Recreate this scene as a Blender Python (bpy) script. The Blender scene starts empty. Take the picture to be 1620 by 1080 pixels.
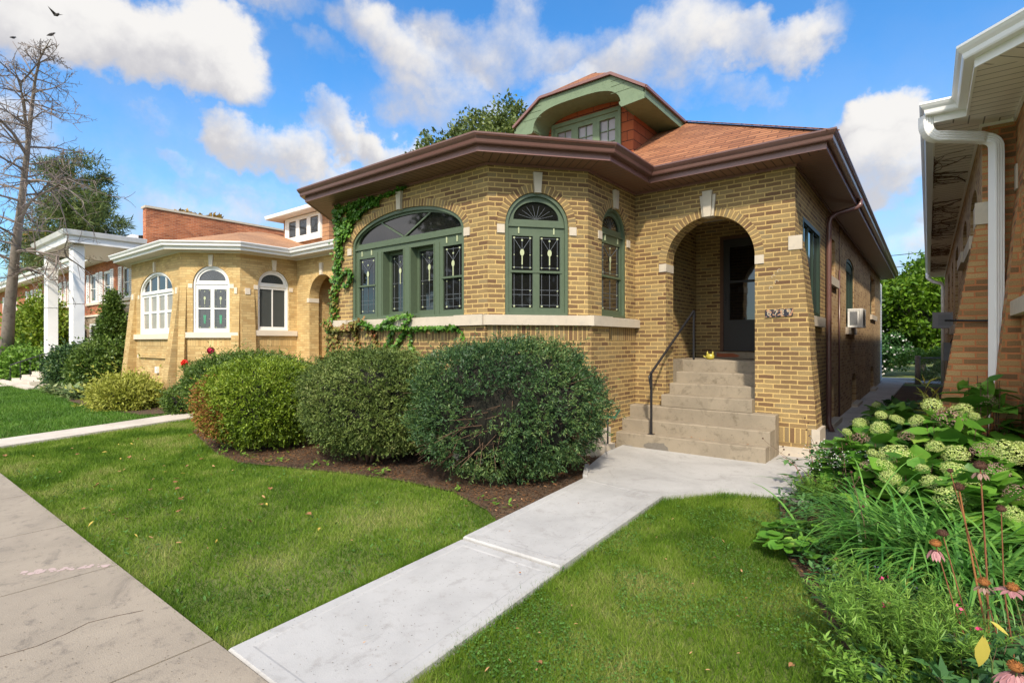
SUNAZ, SUNEL, SUNE, SKYS, EXPO = 148.0, 43.0, 2.0, 0.15, 1.3
SUNA, SKYV = 3.0, 0.70
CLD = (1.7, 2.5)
import bpy, bmesh, math, random
import numpy as np
from mathutils import Vector, Matrix, noise
from mathutils.geometry import tessellate_polygon

R = random.Random(11)
G = np.random.default_rng(5)
sc = bpy.context.scene
COL = sc.collection
rad = math.radians

def gz(y):                       # height of paving: rises gently towards the houses
    return 0.025 * max(0.0, min(5.2, y - 1.3))
def gzn(y):
    return 0.025 * np.clip(y - 1.3, 0, 5.2)

# ------------------------------------------------------------------ naming / hierarchy
ORG = {}
def tag(o, label=None, cat=None, group=None, kind=None):
    if label: o['label'] = label
    if cat: o['category'] = cat
    if group: o['group'] = group
    if kind: o['kind'] = kind
    return o
def thing(name, label, cat, loc=(0, 0, 0), group=None, rotz=0.0):
    o = bpy.data.objects.new(name, None)
    COL.objects.link(o)
    o.location = loc; o.rotation_euler = (0, 0, rotz)
    o.empty_display_size = 0.1
    ORG[o.name] = Vector(loc) if rotz == 0 else Vector((0, 0, 0))
    tag(o, label, cat, group)
    return o
def link(name, me, mat, parent=None):
    o = bpy.data.objects.new(name, me)
    COL.objects.link(o)
    if mat is not None: me.materials.append(mat)
    if parent is not None:
        org = ORG[parent.name]
        me.transform(Matrix.Translation(-org))
        o.parent = parent
        ORG[o.name] = org
    else:
        ORG[o.name] = Vector((0, 0, 0))
    return o
def copy_tree(o, parent=None):
    c = o.copy(); COL.objects.link(c); c.parent = parent
    for ch in list(o.children): copy_tree(ch, c)
    return c

# ------------------------------------------------------------------ mesh builder
class MB:
    def __init__(s):
        s.v = []; s.f = []; s.uv = []; s.sm = []
    def face(s, pts, uv=None, sm=False):
        i = len(s.v)
        s.v += [tuple(p) for p in pts]
        s.f.append(tuple(range(i, i + len(pts)))); s.uv.append(uv); s.sm.append(sm)
    def mesh(s, V, F, sm=False, uvs=None):
        i = len(s.v)
        s.v += [tuple(p) for p in V]
        for k, f in enumerate(F):
            s.f.append(tuple(i + a for a in f)); s.uv.append(uvs[k] if uvs else None); s.sm.append(sm)
    def box(s, x0, x1, y0, y1, z0, z1):
        V = [(x0,y0,z0),(x1,y0,z0),(x1,y1,z0),(x0,y1,z0),(x0,y0,z1),(x1,y0,z1),(x1,y1,z1),(x0,y1,z1)]
        s.mesh(V, [(0,3,2,1),(4,5,6,7),(0,1,5,4),(1,2,6,5),(2,3,7,6),(3,0,4,7)])
    def obox(s, c, ax, ay, az):
        c = Vector(c); ax, ay, az = Vector(ax), Vector(ay), Vector(az)
        V = [c - ax - ay - az, c + ax - ay - az, c + ax + ay - az, c - ax + ay - az,
             c - ax - ay + az, c + ax - ay + az, c + ax + ay + az, c - ax + ay + az]
        s.mesh(V, [(0,3,2,1),(4,5,6,7),(0,1,5,4),(1,2,6,5),(2,3,7,6),(3,0,4,7)])
    def fbox(s, fr, s0, s1, z0, z1, d0, d1):
        """box in a wall frame: along s, height z, distance d outwards"""
        P = fr.pt
        V = [P(s0,z0,d1),P(s1,z0,d1),P(s1,z0,d0),P(s0,z0,d0),P(s0,z1,d1),P(s1,z1,d1),P(s1,z1,d0),P(s0,z1,d0)]
        s.mesh(V, [(0,3,2,1),(4,5,6,7),(0,1,5,4),(1,2,6,5),(2,3,7,6),(3,0,4,7)])
    def bar(s, a, b, w, h=None, up=(0, 0, 1)):
        a, b = Vector(a), Vector(b); d = b - a; L = d.length
        if L < 1e-6: return
        d /= L; u = Vector(up)
        if abs(d.dot(u)) > .98: u = Vector((0, 1, 0))
        x = d.cross(u).normalized(); y = x.cross(d).normalized()
        s.obox((a + b) / 2, d * L / 2, x * w / 2, y * (h or w) / 2)
    def tube(s, pts, r, n=7, cap=True, sm=True):
        pts = [Vector(p) for p in pts]; m = len(pts)
        rs = r if isinstance(r, (list, tuple)) else [r] * m
        V = []; F = []; x = None
        for i, p in enumerate(pts):
            d = (pts[min(i + 1, m - 1)] - pts[max(i - 1, 0)])
            if d.length < 1e-9: d = Vector((0, 0, 1))
            d.normalize()
            if x is None:
                x = d.cross(Vector((0, 0, 1)))
                if x.length < .05: x = d.cross(Vector((0, 1, 0)))
            else: x = x - d * x.dot(d)
            x.normalize(); y = d.cross(x)
            for k in range(n):
                a = 2 * math.pi * k / n
                V.append(p + (x * math.cos(a) + y * math.sin(a)) * rs[i])
        for i in range(m - 1):
            for k in range(n):
                k2 = (k + 1) % n
                F.append((i*n+k, i*n+k2, (i+1)*n+k2, (i+1)*n+k))
        if cap and n > 2:
            F.append(tuple(range(n))[::-1]); F.append(tuple((m-1)*n + k for k in range(n)))
        s.mesh(V, F, sm)
    def lathe(s, c, prof, n=20, sx=1.0, sy=1.0):
        V = []; F = []; m = len(prof)
        for (r, z) in prof:
            for k in range(n):
                a = 2 * math.pi * k / n
                V.append((c[0] + r * sx * math.cos(a), c[1] + r * sy * math.sin(a), c[2] + z))
        for i in range(m - 1):
            for k in range(n):
                k2 = (k + 1) % n
                F.append((i*n+k, i*n+k2, (i+1)*n+k2, (i+1)*n+k))
        s.mesh(V, F, True)
    def poly(s, fr, outer, holes=(), d=0.0, flip=False):
        loops = [[Vector((a, b, 0)) for a, b in outer]] + [[Vector((a, b, 0)) for a, b in h] for h in holes]
        flat = [p for l in loops for p in l]
        tris = tessellate_polygon(loops)
        V = [fr.pt(p.x, p.y, d) for p in flat]
        F = []
        for t in tris:
            a, b, c = [flat[i] for i in t]
            area = (b.x-a.x)*(c.y-a.y) - (c.x-a.x)*(b.y-a.y)
            if abs(area) < 1e-9: continue
            if (area < 0) ^ flip: t = (t[0], t[2], t[1])
            F.append(tuple(t))
        s.mesh(V, F)
    def strip(s, A, B, sm=False, closed=True):
        n = len(A)
        for i in range(n if closed else n - 1):
            j = (i + 1) % n
            s.face([A[i], A[j], B[j], B[i]], sm=sm)
    def extr(s, fr, poly, d0, d1):
        s.poly(fr, poly, d=d1)
        s.strip([fr.pt(a, b, d0) for a, b in poly], [fr.pt(a, b, d1) for a, b in poly])
        s.poly(fr, poly, d=d0, flip=True)
    def ring(s, fr, A, B, d0, d1, closed=True):
        """frame between outer loop A and inner loop B (same count), from depth d0 to front d1"""
        n = len(A)
        Af = [fr.pt(a, b, d1) for a, b in A]; Bf = [fr.pt(a, b, d1) for a, b in B]
        Ab = [fr.pt(a, b, d0) for a, b in A]; Bb = [fr.pt(a, b, d0) for a, b in B]
        s.strip(Af, Bf, closed=closed); s.strip(Bf, Bb, closed=closed); s.strip(Ab, Af, closed=closed)
        if not closed:
            s.face([Af[0], Bf[0], Bb[0], Ab[0]]); s.face([Af[-1], Ab[-1], Bb[-1], Bf[-1]])
    def build(s, name, mat, parent=None, merge=False):
        me = bpy.data.meshes.new(name)
        key = {}; V2 = []; mp = []
        for p in s.v:
            k_ = (round(p[0], 5), round(p[1], 5), round(p[2], 5))
            if k_ not in key: key[k_] = len(V2); V2.append(p)
            mp.append(key[k_])
        F2 = [tuple(mp[i] for i in f) for f in s.f]
        keep = [i for i, f in enumerate(F2) if len(set(f)) == len(f)]
        F0 = s.f
        s.f = [F0[i] for i in keep]; s.uv = [s.uv[i] for i in keep]; s.sm = [s.sm[i] for i in keep]; F2 = [F2[i] for i in keep]
        me.from_pydata(V2, [], F2)
        uvl = me.uv_layers.new(name='UVMap')
        co = s.v; k = 0
        flat = np.zeros(sum(len(f) for f in s.f) * 2, dtype=np.float32)
        for f, uv in zip(s.f, s.uv):
            if uv is None:
                nrm = Vector((0, 0, 0))
                p0 = Vector(co[f[0]])
                for i in range(1, len(f) - 1):
                    nrm += (Vector(co[f[i]]) - p0).cross(Vector(co[f[i+1]]) - p0)
                if nrm.length < 1e-14: nrm = Vector((0, 0, 1))
                nrm.normalize()
                if abs(nrm.z) > .985: t = Vector((1, 0, 0)); b = Vector((0, 1, 0))
                else:
                    t = Vector((-nrm.y, nrm.x, 0)).normalized(); b = nrm.cross(t)
                for i in f:
                    p = Vector(co[i]); flat[k] = p.dot(t); flat[k+1] = p.dot(b); k += 2
            else:
                for (a, b) in uv: flat[k] = a; flat[k+1] = b; k += 2
        uvl.data.foreach_set('uv', flat)
        me.polygons.foreach_set('use_smooth', s.sm)
        me.update()
        return link(name, me, mat, parent)

class Parts:
    def __init__(s, parent, mat): s.parent = parent; s.mat = mat; s.l = []
    def __call__(s, name):
        m = MB(); s.l.append((name, m)); return m
    def done(s):
        for n, m in s.l: m.build(n, s.mat, s.parent)

def npmesh(name, V, F, mat, parent=None, uv=None, smooth=False):
    """V (n,3), F (m,k) uniform k"""
    me = bpy.data.meshes.new(name)
    V = np.ascontiguousarray(V, dtype=np.float32); F = np.ascontiguousarray(F, dtype=np.int32)
    m, k = F.shape
    me.vertices.add(len(V)); me.vertices.foreach_set('co', V.ravel())
    me.loops.add(m * k); me.loops.foreach_set('vertex_index', F.ravel())
    me.polygons.add(m)
    me.polygons.foreach_set('loop_start', np.arange(m, dtype=np.int32) * k)
    me.polygons.foreach_set('loop_total', np.full(m, k, dtype=np.int32))
    if uv is not None:
        l = me.uv_layers.new(name='UVMap'); l.data.foreach_set('uv', np.ascontiguousarray(uv, dtype=np.float32).ravel())
    me.update(calc_edges=True)
    if smooth: me.polygons.foreach_set('use_smooth', [True] * m)
    return link(name, me, mat, parent)

class Fr:
    """vertical wall frame: A->B along the foot, outward normal to the right-hand side"""
    def __init__(s, A, B, z=0.0):
        s.A = Vector((A[0], A[1], 0)); s.B = Vector((B[0], B[1], 0))
        s.L = (s.B - s.A).length; s.t = (s.B - s.A) / s.L
        s.n = Vector((s.t.y, -s.t.x, 0)); s.z = z
    def pt(s, a, z, d=0.0):
        p = s.A + s.t * a + s.n * d
        return Vector((p.x, p.y, z + s.z))

def shape(s0, s1, z0, zs, rise, n=20):
    """opening outline, counter-clockwise from lower left: jambs to zs, elliptical head"""
    if rise <= 0.001: return [(s0, z0), (s1, z0), (s1, zs), (s0, zs)]
    c = (s0 + s1) / 2; a = (s1 - s0) / 2
    P = [(s0, z0), (s1, z0)]
    for i in range(n + 1):
        th = math.pi * i / n
        P.append((c + a * math.cos(th), zs + rise * math.sin(th)))
    return P
def inset(s0, s1, z0, zs, rise, w, wb=None, n=20):
    wb = w if wb is None else wb
    if rise <= 0.001: return [(s0 + w, z0 + wb), (s1 - w, z0 + wb), (s1 - w, zs - w), (s0 + w, zs - w)]
    return shape(s0 + w, s1 - w, z0 + wb, zs, rise - w, n)

def off(poly, d):
    out = []; n = []
    for a, b in zip(poly[:-1], poly[1:]):
        t = Vector((b[0] - a[0], b[1] - a[1])).normalized(); n.append(Vector((t.y, -t.x)))
    for i, p in enumerate(poly):
        p = Vector(p[:2])
        if i == 0: m = n[0]
        elif i == len(poly) - 1: m = n[-1]
        else:
            m = n[i-1] + n[i]; m = m * (2 / m.dot(m))
        out.append(p + m * d)
    return out

# ------------------------------------------------------------------ materials
def newmat(name):
    m = bpy.data.materials.new(name); m.use_nodes = True
    nt = m.node_tree; b = nt.nodes['Principled BSDF']
    return m, nt, b
def N(nt, typ, **kw):
    n = nt.nodes.new(typ)
    for k, v in kw.items():
        if k in ('operation', 'blend_type', 'data_type', 'noise_dimensions', 'feature', 'distance', 'use_clamp', 'interpolation_type', 'color_ramp', 'noise_type'):
            setattr(n, k, v)
    return n
def math_(nt, op, a, b=None, c=None):
    n = nt.nodes.new('ShaderNodeMath'); n.operation = op
    for i, x in enumerate((a, b, c)):
        if x is None: continue
        if isinstance(x, (int, float)): n.inputs[i].default_value = x
        else: nt.links.new(x, n.inputs[i])
    return n.outputs[0]
def ramp(nt, fac, stops, interp='LINEAR'):
    n = nt.nodes.new('ShaderNodeValToRGB'); e = n.color_ramp.elements
    n.color_ramp.interpolation = interp
    e[0].position = stops[0][0]; e[0].color = (*stops[0][1], 1)
    e[1].position = stops[-1][0]; e[1].color = (*stops[-1][1], 1)
    for p, c in stops[1:-1]:
        x = e.new(p); x.color = (*c, 1)
    nt.links.new(fac, n.inputs[0])
    return n.outputs[0]
def mix(nt, fac, a, b, mode='MIX'):
    n = nt.nodes.new('ShaderNodeMix'); n.data_type = 'RGBA'; n.blend_type = mode
    for i, x in ((0, fac), (6, a), (7, b)):
        if isinstance(x, (int, float)): n.inputs[i].default_value = x
        elif isinstance(x, tuple): n.inputs[i].default_value = (*x[:3], 1)
        else: nt.links.new(x, n.inputs[i])
    return n.outputs[2]
def noise_(nt, vec, scale, detail=3, rough=.5, dist=0.0):
    n = nt.nodes.new('ShaderNodeTexNoise')
    n.inputs['Scale'].default_value = scale; n.inputs['Detail'].default_value = detail
    n.inputs['Roughness'].default_value = rough; n.inputs['Distortion'].default_value = dist
    if vec is not None: nt.links.new(vec, n.inputs['Vector'])
    return n.outputs['Fac']
def smooth(nt, x, lo, hi, a=0.0, b=1.0):
    n = nt.nodes.new('ShaderNodeMapRange'); n.interpolation_type = 'SMOOTHSTEP'
    nt.links.new(x, n.inputs[0])
    n.inputs[1].default_value = lo; n.inputs[2].default_value = hi
    n.inputs[3].default_value = a; n.inputs[4].default_value = b
    return n.outputs[0]
def bump(nt, b, h, strength=.4, dist=.01):
    n = nt.nodes.new('ShaderNodeBump'); n.inputs['Strength'].default_value = strength
    n.inputs['Distance'].default_value = dist
    nt.links.new(h, n.inputs['Height']); nt.links.new(n.outputs[0], b.inputs['Normal'])
def geo(nt): return nt.nodes.new('ShaderNodeNewGeometry').outputs['Position']
def uvn(nt): return nt.nodes.new('ShaderNodeUVMap').outputs[0]

def brick_mat(name, w, h, mw, mh, stops, mortar, half=.5, speck=.5, bs=.4, swap=False, ramp_const=False, warp=.0, stain=.2, rough=.9):
    m, nt, b = newmat(name)
    sep = nt.nodes.new('ShaderNodeSeparateXYZ')
    uv = uvn(nt)
    nt.links.new(uv, sep.inputs[0])
    u, v = (sep.outputs[1], sep.outputs[0]) if swap else (sep.outputs[0], sep.outputs[1])
    wob = noise_(nt, uv, 9, 2)
    wob = math_(nt, 'MULTIPLY', math_(nt, 'SUBTRACT', wob, .5), .012 + warp)
    v2 = math_(nt, 'ADD', v, wob); 
    vr = math_(nt, 'DIVIDE', v2, h); row = math_(nt, 'FLOOR', vr)
    jit = nt.nodes.new('ShaderNodeTexWhiteNoise'); jit.noise_dimensions = '1D'; nt.links.new(row, jit.inputs['W'])
    par = math_(nt, 'MULTIPLY', math_(nt, 'MODULO', row, 2.0), half)
    uu = math_(nt, 'ADD', math_(nt, 'ADD', math_(nt, 'DIVIDE', u, w), par), math_(nt, 'MULTIPLY', jit.outputs['Value'], .16))
    col = math_(nt, 'FLOOR', uu)
    fu = math_(nt, 'MULTIPLY', math_(nt, 'SUBTRACT', uu, col), w)
    fv = math_(nt, 'MULTIPLY', math_(nt, 'SUBTRACT', vr, row), h)
    eu = math_(nt, 'MINIMUM', fu, math_(nt, 'SUBTRACT', w, fu)); ev = math_(nt, 'MINIMUM', fv, math_(nt, 'SUBTRACT', h, fv))
    fine = noise_(nt, uv, 70, 3, .6)
    fn = math_(nt, 'MULTIPLY', math_(nt, 'SUBTRACT', fine, .5), .006)
    eu = math_(nt, 'ADD', math_(nt, 'SUBTRACT', eu, mw / 2), fn); ev = math_(nt, 'ADD', math_(nt, 'SUBTRACT', ev, mh / 2), fn)
    e = math_(nt, 'MINIMUM', eu, ev)
    mask = smooth(nt, e, -.001, .0025)
    cmb = nt.nodes.new('ShaderNodeCombineXYZ'); nt.links.new(col, cmb.inputs[0]); nt.links.new(row, cmb.inputs[1])
    wn = nt.nodes.new('ShaderNodeTexWhiteNoise'); wn.noise_dimensions = '2D'; nt.links.new(cmb.outputs[0], wn.inputs['Vector'])
    bc = ramp(nt, wn.outputs['Value'], stops, 'CONSTANT' if ramp_const else 'LINEAR')
    sp = smooth(nt, noise_(nt, uv, 110, 2, .7), .35, .72)
    bc = mix(nt, math_(nt, 'MULTIPLY', sp, speck), bc, mix(nt, 1.0, bc, (.32, .27, .22), 'MULTIPLY'))
    mc = mix(nt, fine, mortar, tuple(c * .72 for c in mortar))
    c = mix(nt, mask, mc, bc)
    st = smooth(nt, noise_(nt, geo(nt), .9, 4, .6), .35, .75, 1.0 - stain, 1.0 + stain * .4)
    sc_ = nt.nodes.new('ShaderNodeVectorMath'); sc_.operation = 'SCALE'; nt.links.new(c, sc_.inputs[0]); nt.links.new(st, sc_.inputs['Scale'])
    nt.links.new(sc_.outputs[0], b.inputs['Base Color'])
    b.inputs['Roughness'].default_value = rough
    hgt = math_(nt, 'ADD', smooth(nt, e, -.003, .005), math_(nt, 'MULTIPLY', fine, .35))
    bump(nt, b, hgt, bs, .006)
    return m

def plain_mat(name, col, rough=.6, var=.12, nscale=6, metal=0.0, bmp=0.0, bscale=60, spec=None, sheen=False, alt=None, altamt=.5):
    m, nt, b = newmat(name)
    p = geo(nt)
    n1 = noise_(nt, p, nscale, 4, .6)
    base = mix(nt, n1, tuple(min(1, c * (1 + var)) for c in col), tuple(c * (1 - var) for c in col))
    if alt: base = mix(nt, smooth(nt, noise_(nt, p, nscale * 2.3, 5, .65), .5, .68, 0, altamt), base, alt)
    nt.links.new(base, b.inputs['Base Color'])
    b.inputs['Roughness'].default_value = rough; b.inputs['Metallic'].default_value = metal
    if spec is not None: b.inputs['Specular IOR Level'].default_value = spec
    if bmp: bump(nt, b, noise_(nt, p, bscale, 4, .6), bmp, .004)
    return m

def leaf_mat(name, stops, rough=.5, trans=.25, pos_scale=1.2, posamt=.35, spec=.4):
    """leaf colour varies from leaf to leaf and in broad clumps"""
    m, nt, b = newmat(name)
    g = nt.nodes.new('ShaderNodeNewGeometry')
    rnd = g.outputs['Random Per Island']
    pn = smooth(nt, noise_(nt, g.outputs['Position'], pos_scale, 3, .6), .3, .7)
    f = math_(nt, 'ADD', math_(nt, 'MULTIPLY', rnd, 1 - posamt), math_(nt, 'MULTIPLY', pn, posamt))
    c = ramp(nt, f, stops)
    nt.links.new(c, b.inputs['Base Color'])
    b.inputs['Roughness'].default_value = rough; b.inputs['Specular IOR Level'].default_value = spec
    if trans > 0:
        out = nt.nodes['Material Output']
        t = nt.nodes.new('ShaderNodeBsdfTranslucent'); nt.links.new(c, t.inputs[0])
        ms = nt.nodes.new('ShaderNodeMixShader'); ms.inputs[0].default_value = trans
        nt.links.new(b.outputs[0], ms.inputs[1]); nt.links.new(t.outputs[0], ms.inputs[2])
        nt.links.new(ms.outputs[0], out.inputs['Surface'])
    return m

def stripe_mat(name, col, pitch, dark=.45, lw=.008, rough=.5, axis=0, var=.08, hi=None):
    """boards / vinyl panels: thin dark grooves at regular pitch along a uv axis"""
    m, nt, b = newmat(name)
    uv = uvn(nt); sep = nt.nodes.new('ShaderNodeSeparateXYZ'); nt.links.new(uv, sep.inputs[0])
    u = math_(nt, 'DIVIDE', sep.outputs[axis], pitch)
    fr = math_(nt, 'MULTIPLY', math_(nt, 'FRACT', u), pitch)
    g_ = math_(nt, 'LESS_THAN', fr, lw)
    n1 = noise_(nt, geo(nt), 2.2, 4, .6)
    base = mix(nt, n1, tuple(c * (1 + var) for c in col), tuple(c * (1 - var) for c in col))
    c = mix(nt, g_, base, tuple(x * dark for x in col))
    nt.links.new(c, b.inputs['Base Color']); b.inputs['Roughness'].default_value = rough
    hgt = smooth(nt, fr, 0, lw * 1.6)
    bump(nt, b, hgt, .5, .005)
    return m

M = {}
# brown-tan face brick, broad yellow mortar
BR = [(0, (.165,.088,.044)), (.25, (.235,.145,.066)), (.55, (.295,.195,.086)), (.85, (.350,.245,.108)), (1, (.26,.19,.10))]
MO = (.62, .425, .165)
M['brick'] = brick_mat('tan_brown_brick', .200, .062, .011, .0135, BR, MO)
M['brick_sold'] = brick_mat('tan_brown_brick_soldier', .064, .2, .012, .008, BR, MO, half=0)
M['brick_arch'] = brick_mat('tan_brown_brick_arch', .060, .40, .012, .001, BR, MO, half=0)
CB = [(0, (.26,.14,.060)), (.3, (.42,.26,.115)), (.6, (.50,.33,.150)), (.85, (.56,.39,.20)), (1, (.42,.28,.14))]
M['common'] = brick_mat('rough_common_brick', .200, .064, .012, .014, CB, (.54,.38,.22), warp=.004, speck=.45, bs=.28, stain=.15)
YB = [(0, (.48,.31,.125)), (.4, (.60,.41,.175)), (.8, (.66,.48,.22)), (1, (.52,.35,.15))]
M['ybrick'] = brick_mat('buff_yellow_brick', .205, .065, .009, .010, YB, (.50,.35,.16), speck=.12, bs=.35)
M['ybrick_arch'] = brick_mat('buff_yellow_brick_arch', .060, .40, .008, .001, YB, (.44,.30,.13), half=0, speck=.12, bs=.35)
M['ybrick_sold'] = brick_mat('buff_yellow_brick_soldier', .064, .2, .008, .006, YB, (.50,.35,.16), half=0, speck=.12, bs=.35)
OB = [(0, (.20,.11,.048)), (.35, (.36,.21,.085)), (.7, (.46,.29,.12)), (1, (.52,.34,.15))]
M['obrick'] = brick_mat('tan_brick_orange_mortar', .205, .065, .012, .0150, OB, (.56,.20,.075))
RB = [(0, (.32,.085,.034)), (.4, (.45,.125,.046)), (.75, (.58,.19,.075)), (1, (.38,.10,.042))]
M['rbrick'] = brick_mat('orange_red_brick', .20, .068, .010, .012, RB, (.52,.30,.19), speck=.25, stain=.3)
SS = [(0, (.26,.17,.10)), (.3, (.42,.32,.22)), (.55, (.55,.46,.34)), (.8, (.36,.25,.15)), (1, (.60,.53,.42))]
M['ashlar'] = brick_mat('coursed_stone_veneer', .42, .095, .012, .014, SS, (.22,.18,.14), warp=.03, speck=.2, bs=1.0)
SH = [(0, (.25,.092,.038)), (.4, (.35,.135,.055)), (.75, (.43,.18,.078)), (1, (.30,.115,.05))]
M['shingle'] = brick_mat('rust_brown_shingle', .30, .125, .007, .024, SH, (.10,.035,.018), speck=.4, bs=1.0, half=.5, stain=.18)
SH2 = [(0, (.40,.20,.10)), (.5, (.50,.27,.14)), (1, (.44,.23,.12))]
M['shingle2'] = brick_mat('faded_brown_shingle', .30, .125, .006, .014, SH2, (.22,.11,.06), speck=.3, bs=.8)
DS = [(0, (.30,.070,.022)), (.5, (.38,.095,.030)), (1, (.34,.080,.028))]
M['dshingle'] = brick_mat('dark_rust_wall_shingle', .34, .17, .006, .011, DS, (.07,.02,.01), speck=.35, bs=1.0)
M['stone'] = plain_mat('limestone', (.50,.435,.35), .85, .18, 5, bmp=.25, bscale=90, alt=(.36,.33,.29), altamt=.35)
M['stone_nb'] = plain_mat('pale_limestone', (.66,.58,.47), .85, .10, 5, bmp=.2, bscale=90)
M['fascia'] = plain_mat('brown_aluminium_trim', (.20,.100,.090), .38, .10, 3, spec=.5)
M['gutter'] = plain_mat('dark_brown_gutter', (.135,.066,.056), .28, .12, 3, spec=.6)
M['soffit'] = stripe_mat('brown_soffit_panel', (.20,.105,.075), .105, .22, .014, .45)
M['green'] = plain_mat('sage_green_paint', (.080,.112,.068), .45, .14, 9, bmp=.12, bscale=45, alt=(.045,.075,.045), altamt=.35)
M['lgreen'] = plain_mat('weathered_light_green_paint', (.145,.205,.122), .6, .16, 5, bmp=.3, bscale=35, alt=(.10,.145,.085), altamt=.6)
M['dgreen'] = plain_mat('dark_green_paint', (.022,.045,.030), .4, .15, 6)
M['white'] = plain_mat('white_paint', (.78,.77,.74), .45, .05, 4)
M['gwhite'] = plain_mat('white_gutter_metal', (.80,.80,.80), .35, .05, 3)
M['wsoffit'] = stripe_mat('white_soffit_panel', (.62,.60,.55), .20, .45, .010, .5)
M['dsoffit'] = stripe_mat('grey_soffit_panel', (.70,.66,.60), .125, .3, .012, .6, var=.2)
M['iron'] = plain_mat('black_iron', (.018,.018,.021), .4, .2, 8, bmp=.1)
M['black'] = plain_mat('black', (.008,.008,.009), .5, .1, 5)
M['door'] = plain_mat('charcoal_storm_door', (.024,.022,.022), .6, .1, 5)
M['rustwood'] = plain_mat('peeling_brown_frame', (.10,.045,.025), .7, .3, 12)
M['lead'] = plain_mat('lead_came', (.13,.145,.16), .5, .1, 8)
M['opal'] = plain_mat('opal_green_glass', (.44,.48,.30), .15, .1, 25)
M['cream'] = plain_mat('cream_blind', (.62,.58,.50), .8, .05, 4)
M['dscreen'] = plain_mat('dark_insect_screen', (.045,.052,.05), .8, .1, 4)
M['steel'] = plain_mat('galvanised_metal', (.26,.27,.29), .45, .15, 8, metal=.5)
def glass_mat(name, col, rough=.04, spec=1.0):
    m, nt, b = newmat(name)
    n = noise_(nt, geo(nt), 1.7, 3, .5)
    c = mix(nt, n, col, tuple(x * .4 for x in col))
    nt.links.new(c, b.inputs['Base Color']); b.inputs['Roughness'].default_value = rough
    b.inputs['IOR'].default_value = 1.52; b.inputs['Specular IOR Level'].default_value = spec
    bump(nt, b, noise_(nt, geo(nt), 2.5, 2, .5), .05, .02)
    return m
M['glass'] = glass_mat('dark_window_glass', (.012, .012, .012))
M['glass_g'] = glass_mat('grey_window_glass', (.05, .052, .05))
M['lace'] = glass_mat('glass_over_lace_curtain', (.34, .33, .36), .15, .5)
M['amber'] = glass_mat('amber_lit_glass', (.22, .12, .04), .1, .6)

# concrete of several ages
def concrete(name, col, dark, spots=.5, big=1.3, ag=0.0):
    m, nt, b = newmat(name); p = geo(nt)
    gr = noise_(nt, p, 38, 2, .5)
    n1 = noise_(nt, p, big, 5, .6, .4); n2 = noise_(nt, p, 120, 3, .6); n3 = noise_(nt, p, 9, 5, .7)
    c = mix(nt, smooth(nt, n1, .38, .68), col, tuple(x * .82 for x in col))
    c = mix(nt, smooth(nt, n3, .52, .74, 0, spots), c, dark)
    c = mix(nt, smooth(nt, n2, .56, .75, 0, .25 + ag), c, tuple(x * .6 for x in col))
    if ag:
        v = nt.nodes.new('ShaderNodeTexVoronoi'); v.inputs['Scale'].default_value = 150; nt.links.new(p, v.inputs['Vector'])
        c = mix(nt, smooth(nt, v.outputs['Distance'], .1, .3, .45, 0), c, tuple(min(1, x * 1.5) for x in col))
    c = mix(nt, smooth(nt, gr, .70, .76, 0, .55), c, tuple(x * .45 for x in dark))
    c = mix(nt, smooth(nt, noise_(nt, p, 2.6, 6, .75, 1.2), .55, .66, 0, .38), c, tuple(x * .8 for x in dark))
    nt.links.new(c, b.inputs['Base Color']); b.inputs['Roughness'].default_value = .88
    bump(nt, b, math_(nt, 'ADD', n2, math_(nt, 'MULTIPLY', n3, .5)), .3 + ag, .004)
    return m
M['conc_new'] = concrete('new_pale_concrete', (.43,.42,.405), (.30,.28,.26), .6)
M['conc_old'] = concrete('old_tan_sidewalk_concrete', (.34,.285,.22), (.16,.135,.11), .85, 1.1, .3)
M['conc_nb'] = concrete('cream_concrete', (.60,.53,.45), (.45,.4,.33), .3)
M['conc_step'] = concrete('weathered_step_concrete', (.29,.24,.175), (.13,.105,.07), .8, 2.2, .12)
M['conc_side'] = concrete('grey_side_walk_concrete', (.48,.45,.42), (.2,.18,.16), .5)
# ------------------------------------------------------------------ building helpers
def wall(mb, fr, outer, holes=(), reveal=.12, d=0.0, rmb=None):
    mb.poly(fr, outer, holes, d=d)
    for h in holes:
        F_ = [fr.pt(a, b, d) for a, b in h]; B_ = [fr.pt(a, b, d - reveal) for a, b in h]
        (rmb or mb).strip(B_, F_)
def rect(s0, s1, z0, z1): return [(s0, z0), (s1, z0), (s1, z1), (s0, z1)]
def sweep(mb, poly, prof, cap=True):
    L = [off(poly, o) for o, z in prof]
    n = len(poly)
    for k in range(len(prof) - 1):
        for i in range(n - 1):
            a, b = L[k][i], L[k][i+1]; c, e = L[k+1][i+1], L[k+1][i]
            mb.face([(a.x, a.y, prof[k][1]), (b.x, b.y, prof[k][1]), (c.x, c.y, prof[k+1][1]), (e.x, e.y, prof[k+1][1])])
    if cap:
        for i, rv in ((0, True), (n - 1, False)):
            P = [(L[k][i].x, L[k][i].y, prof[k][1]) for k in range(len(prof))]
            mb.face(P[::-1] if rv else P)
def soffit(mb, poly, d, z):
    o = off(poly, d)
    for i in range(len(poly) - 1):
        a = Vector(poly[i][:2]); b = Vector(poly[i+1][:2]); t = (b - a).normalized()
        P = [a, b, o[i+1], o[i]]
        uv = [((p - a).dot(t), (p - a).length) for p in P]
        mb.face([(P[0].x, P[0].y, z), (P[3].x, P[3].y, z), (P[2].x, P[2].y, z), (P[1].x, P[1].y, z)], uv=[uv[0], uv[3], uv[2], uv[1]])
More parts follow.
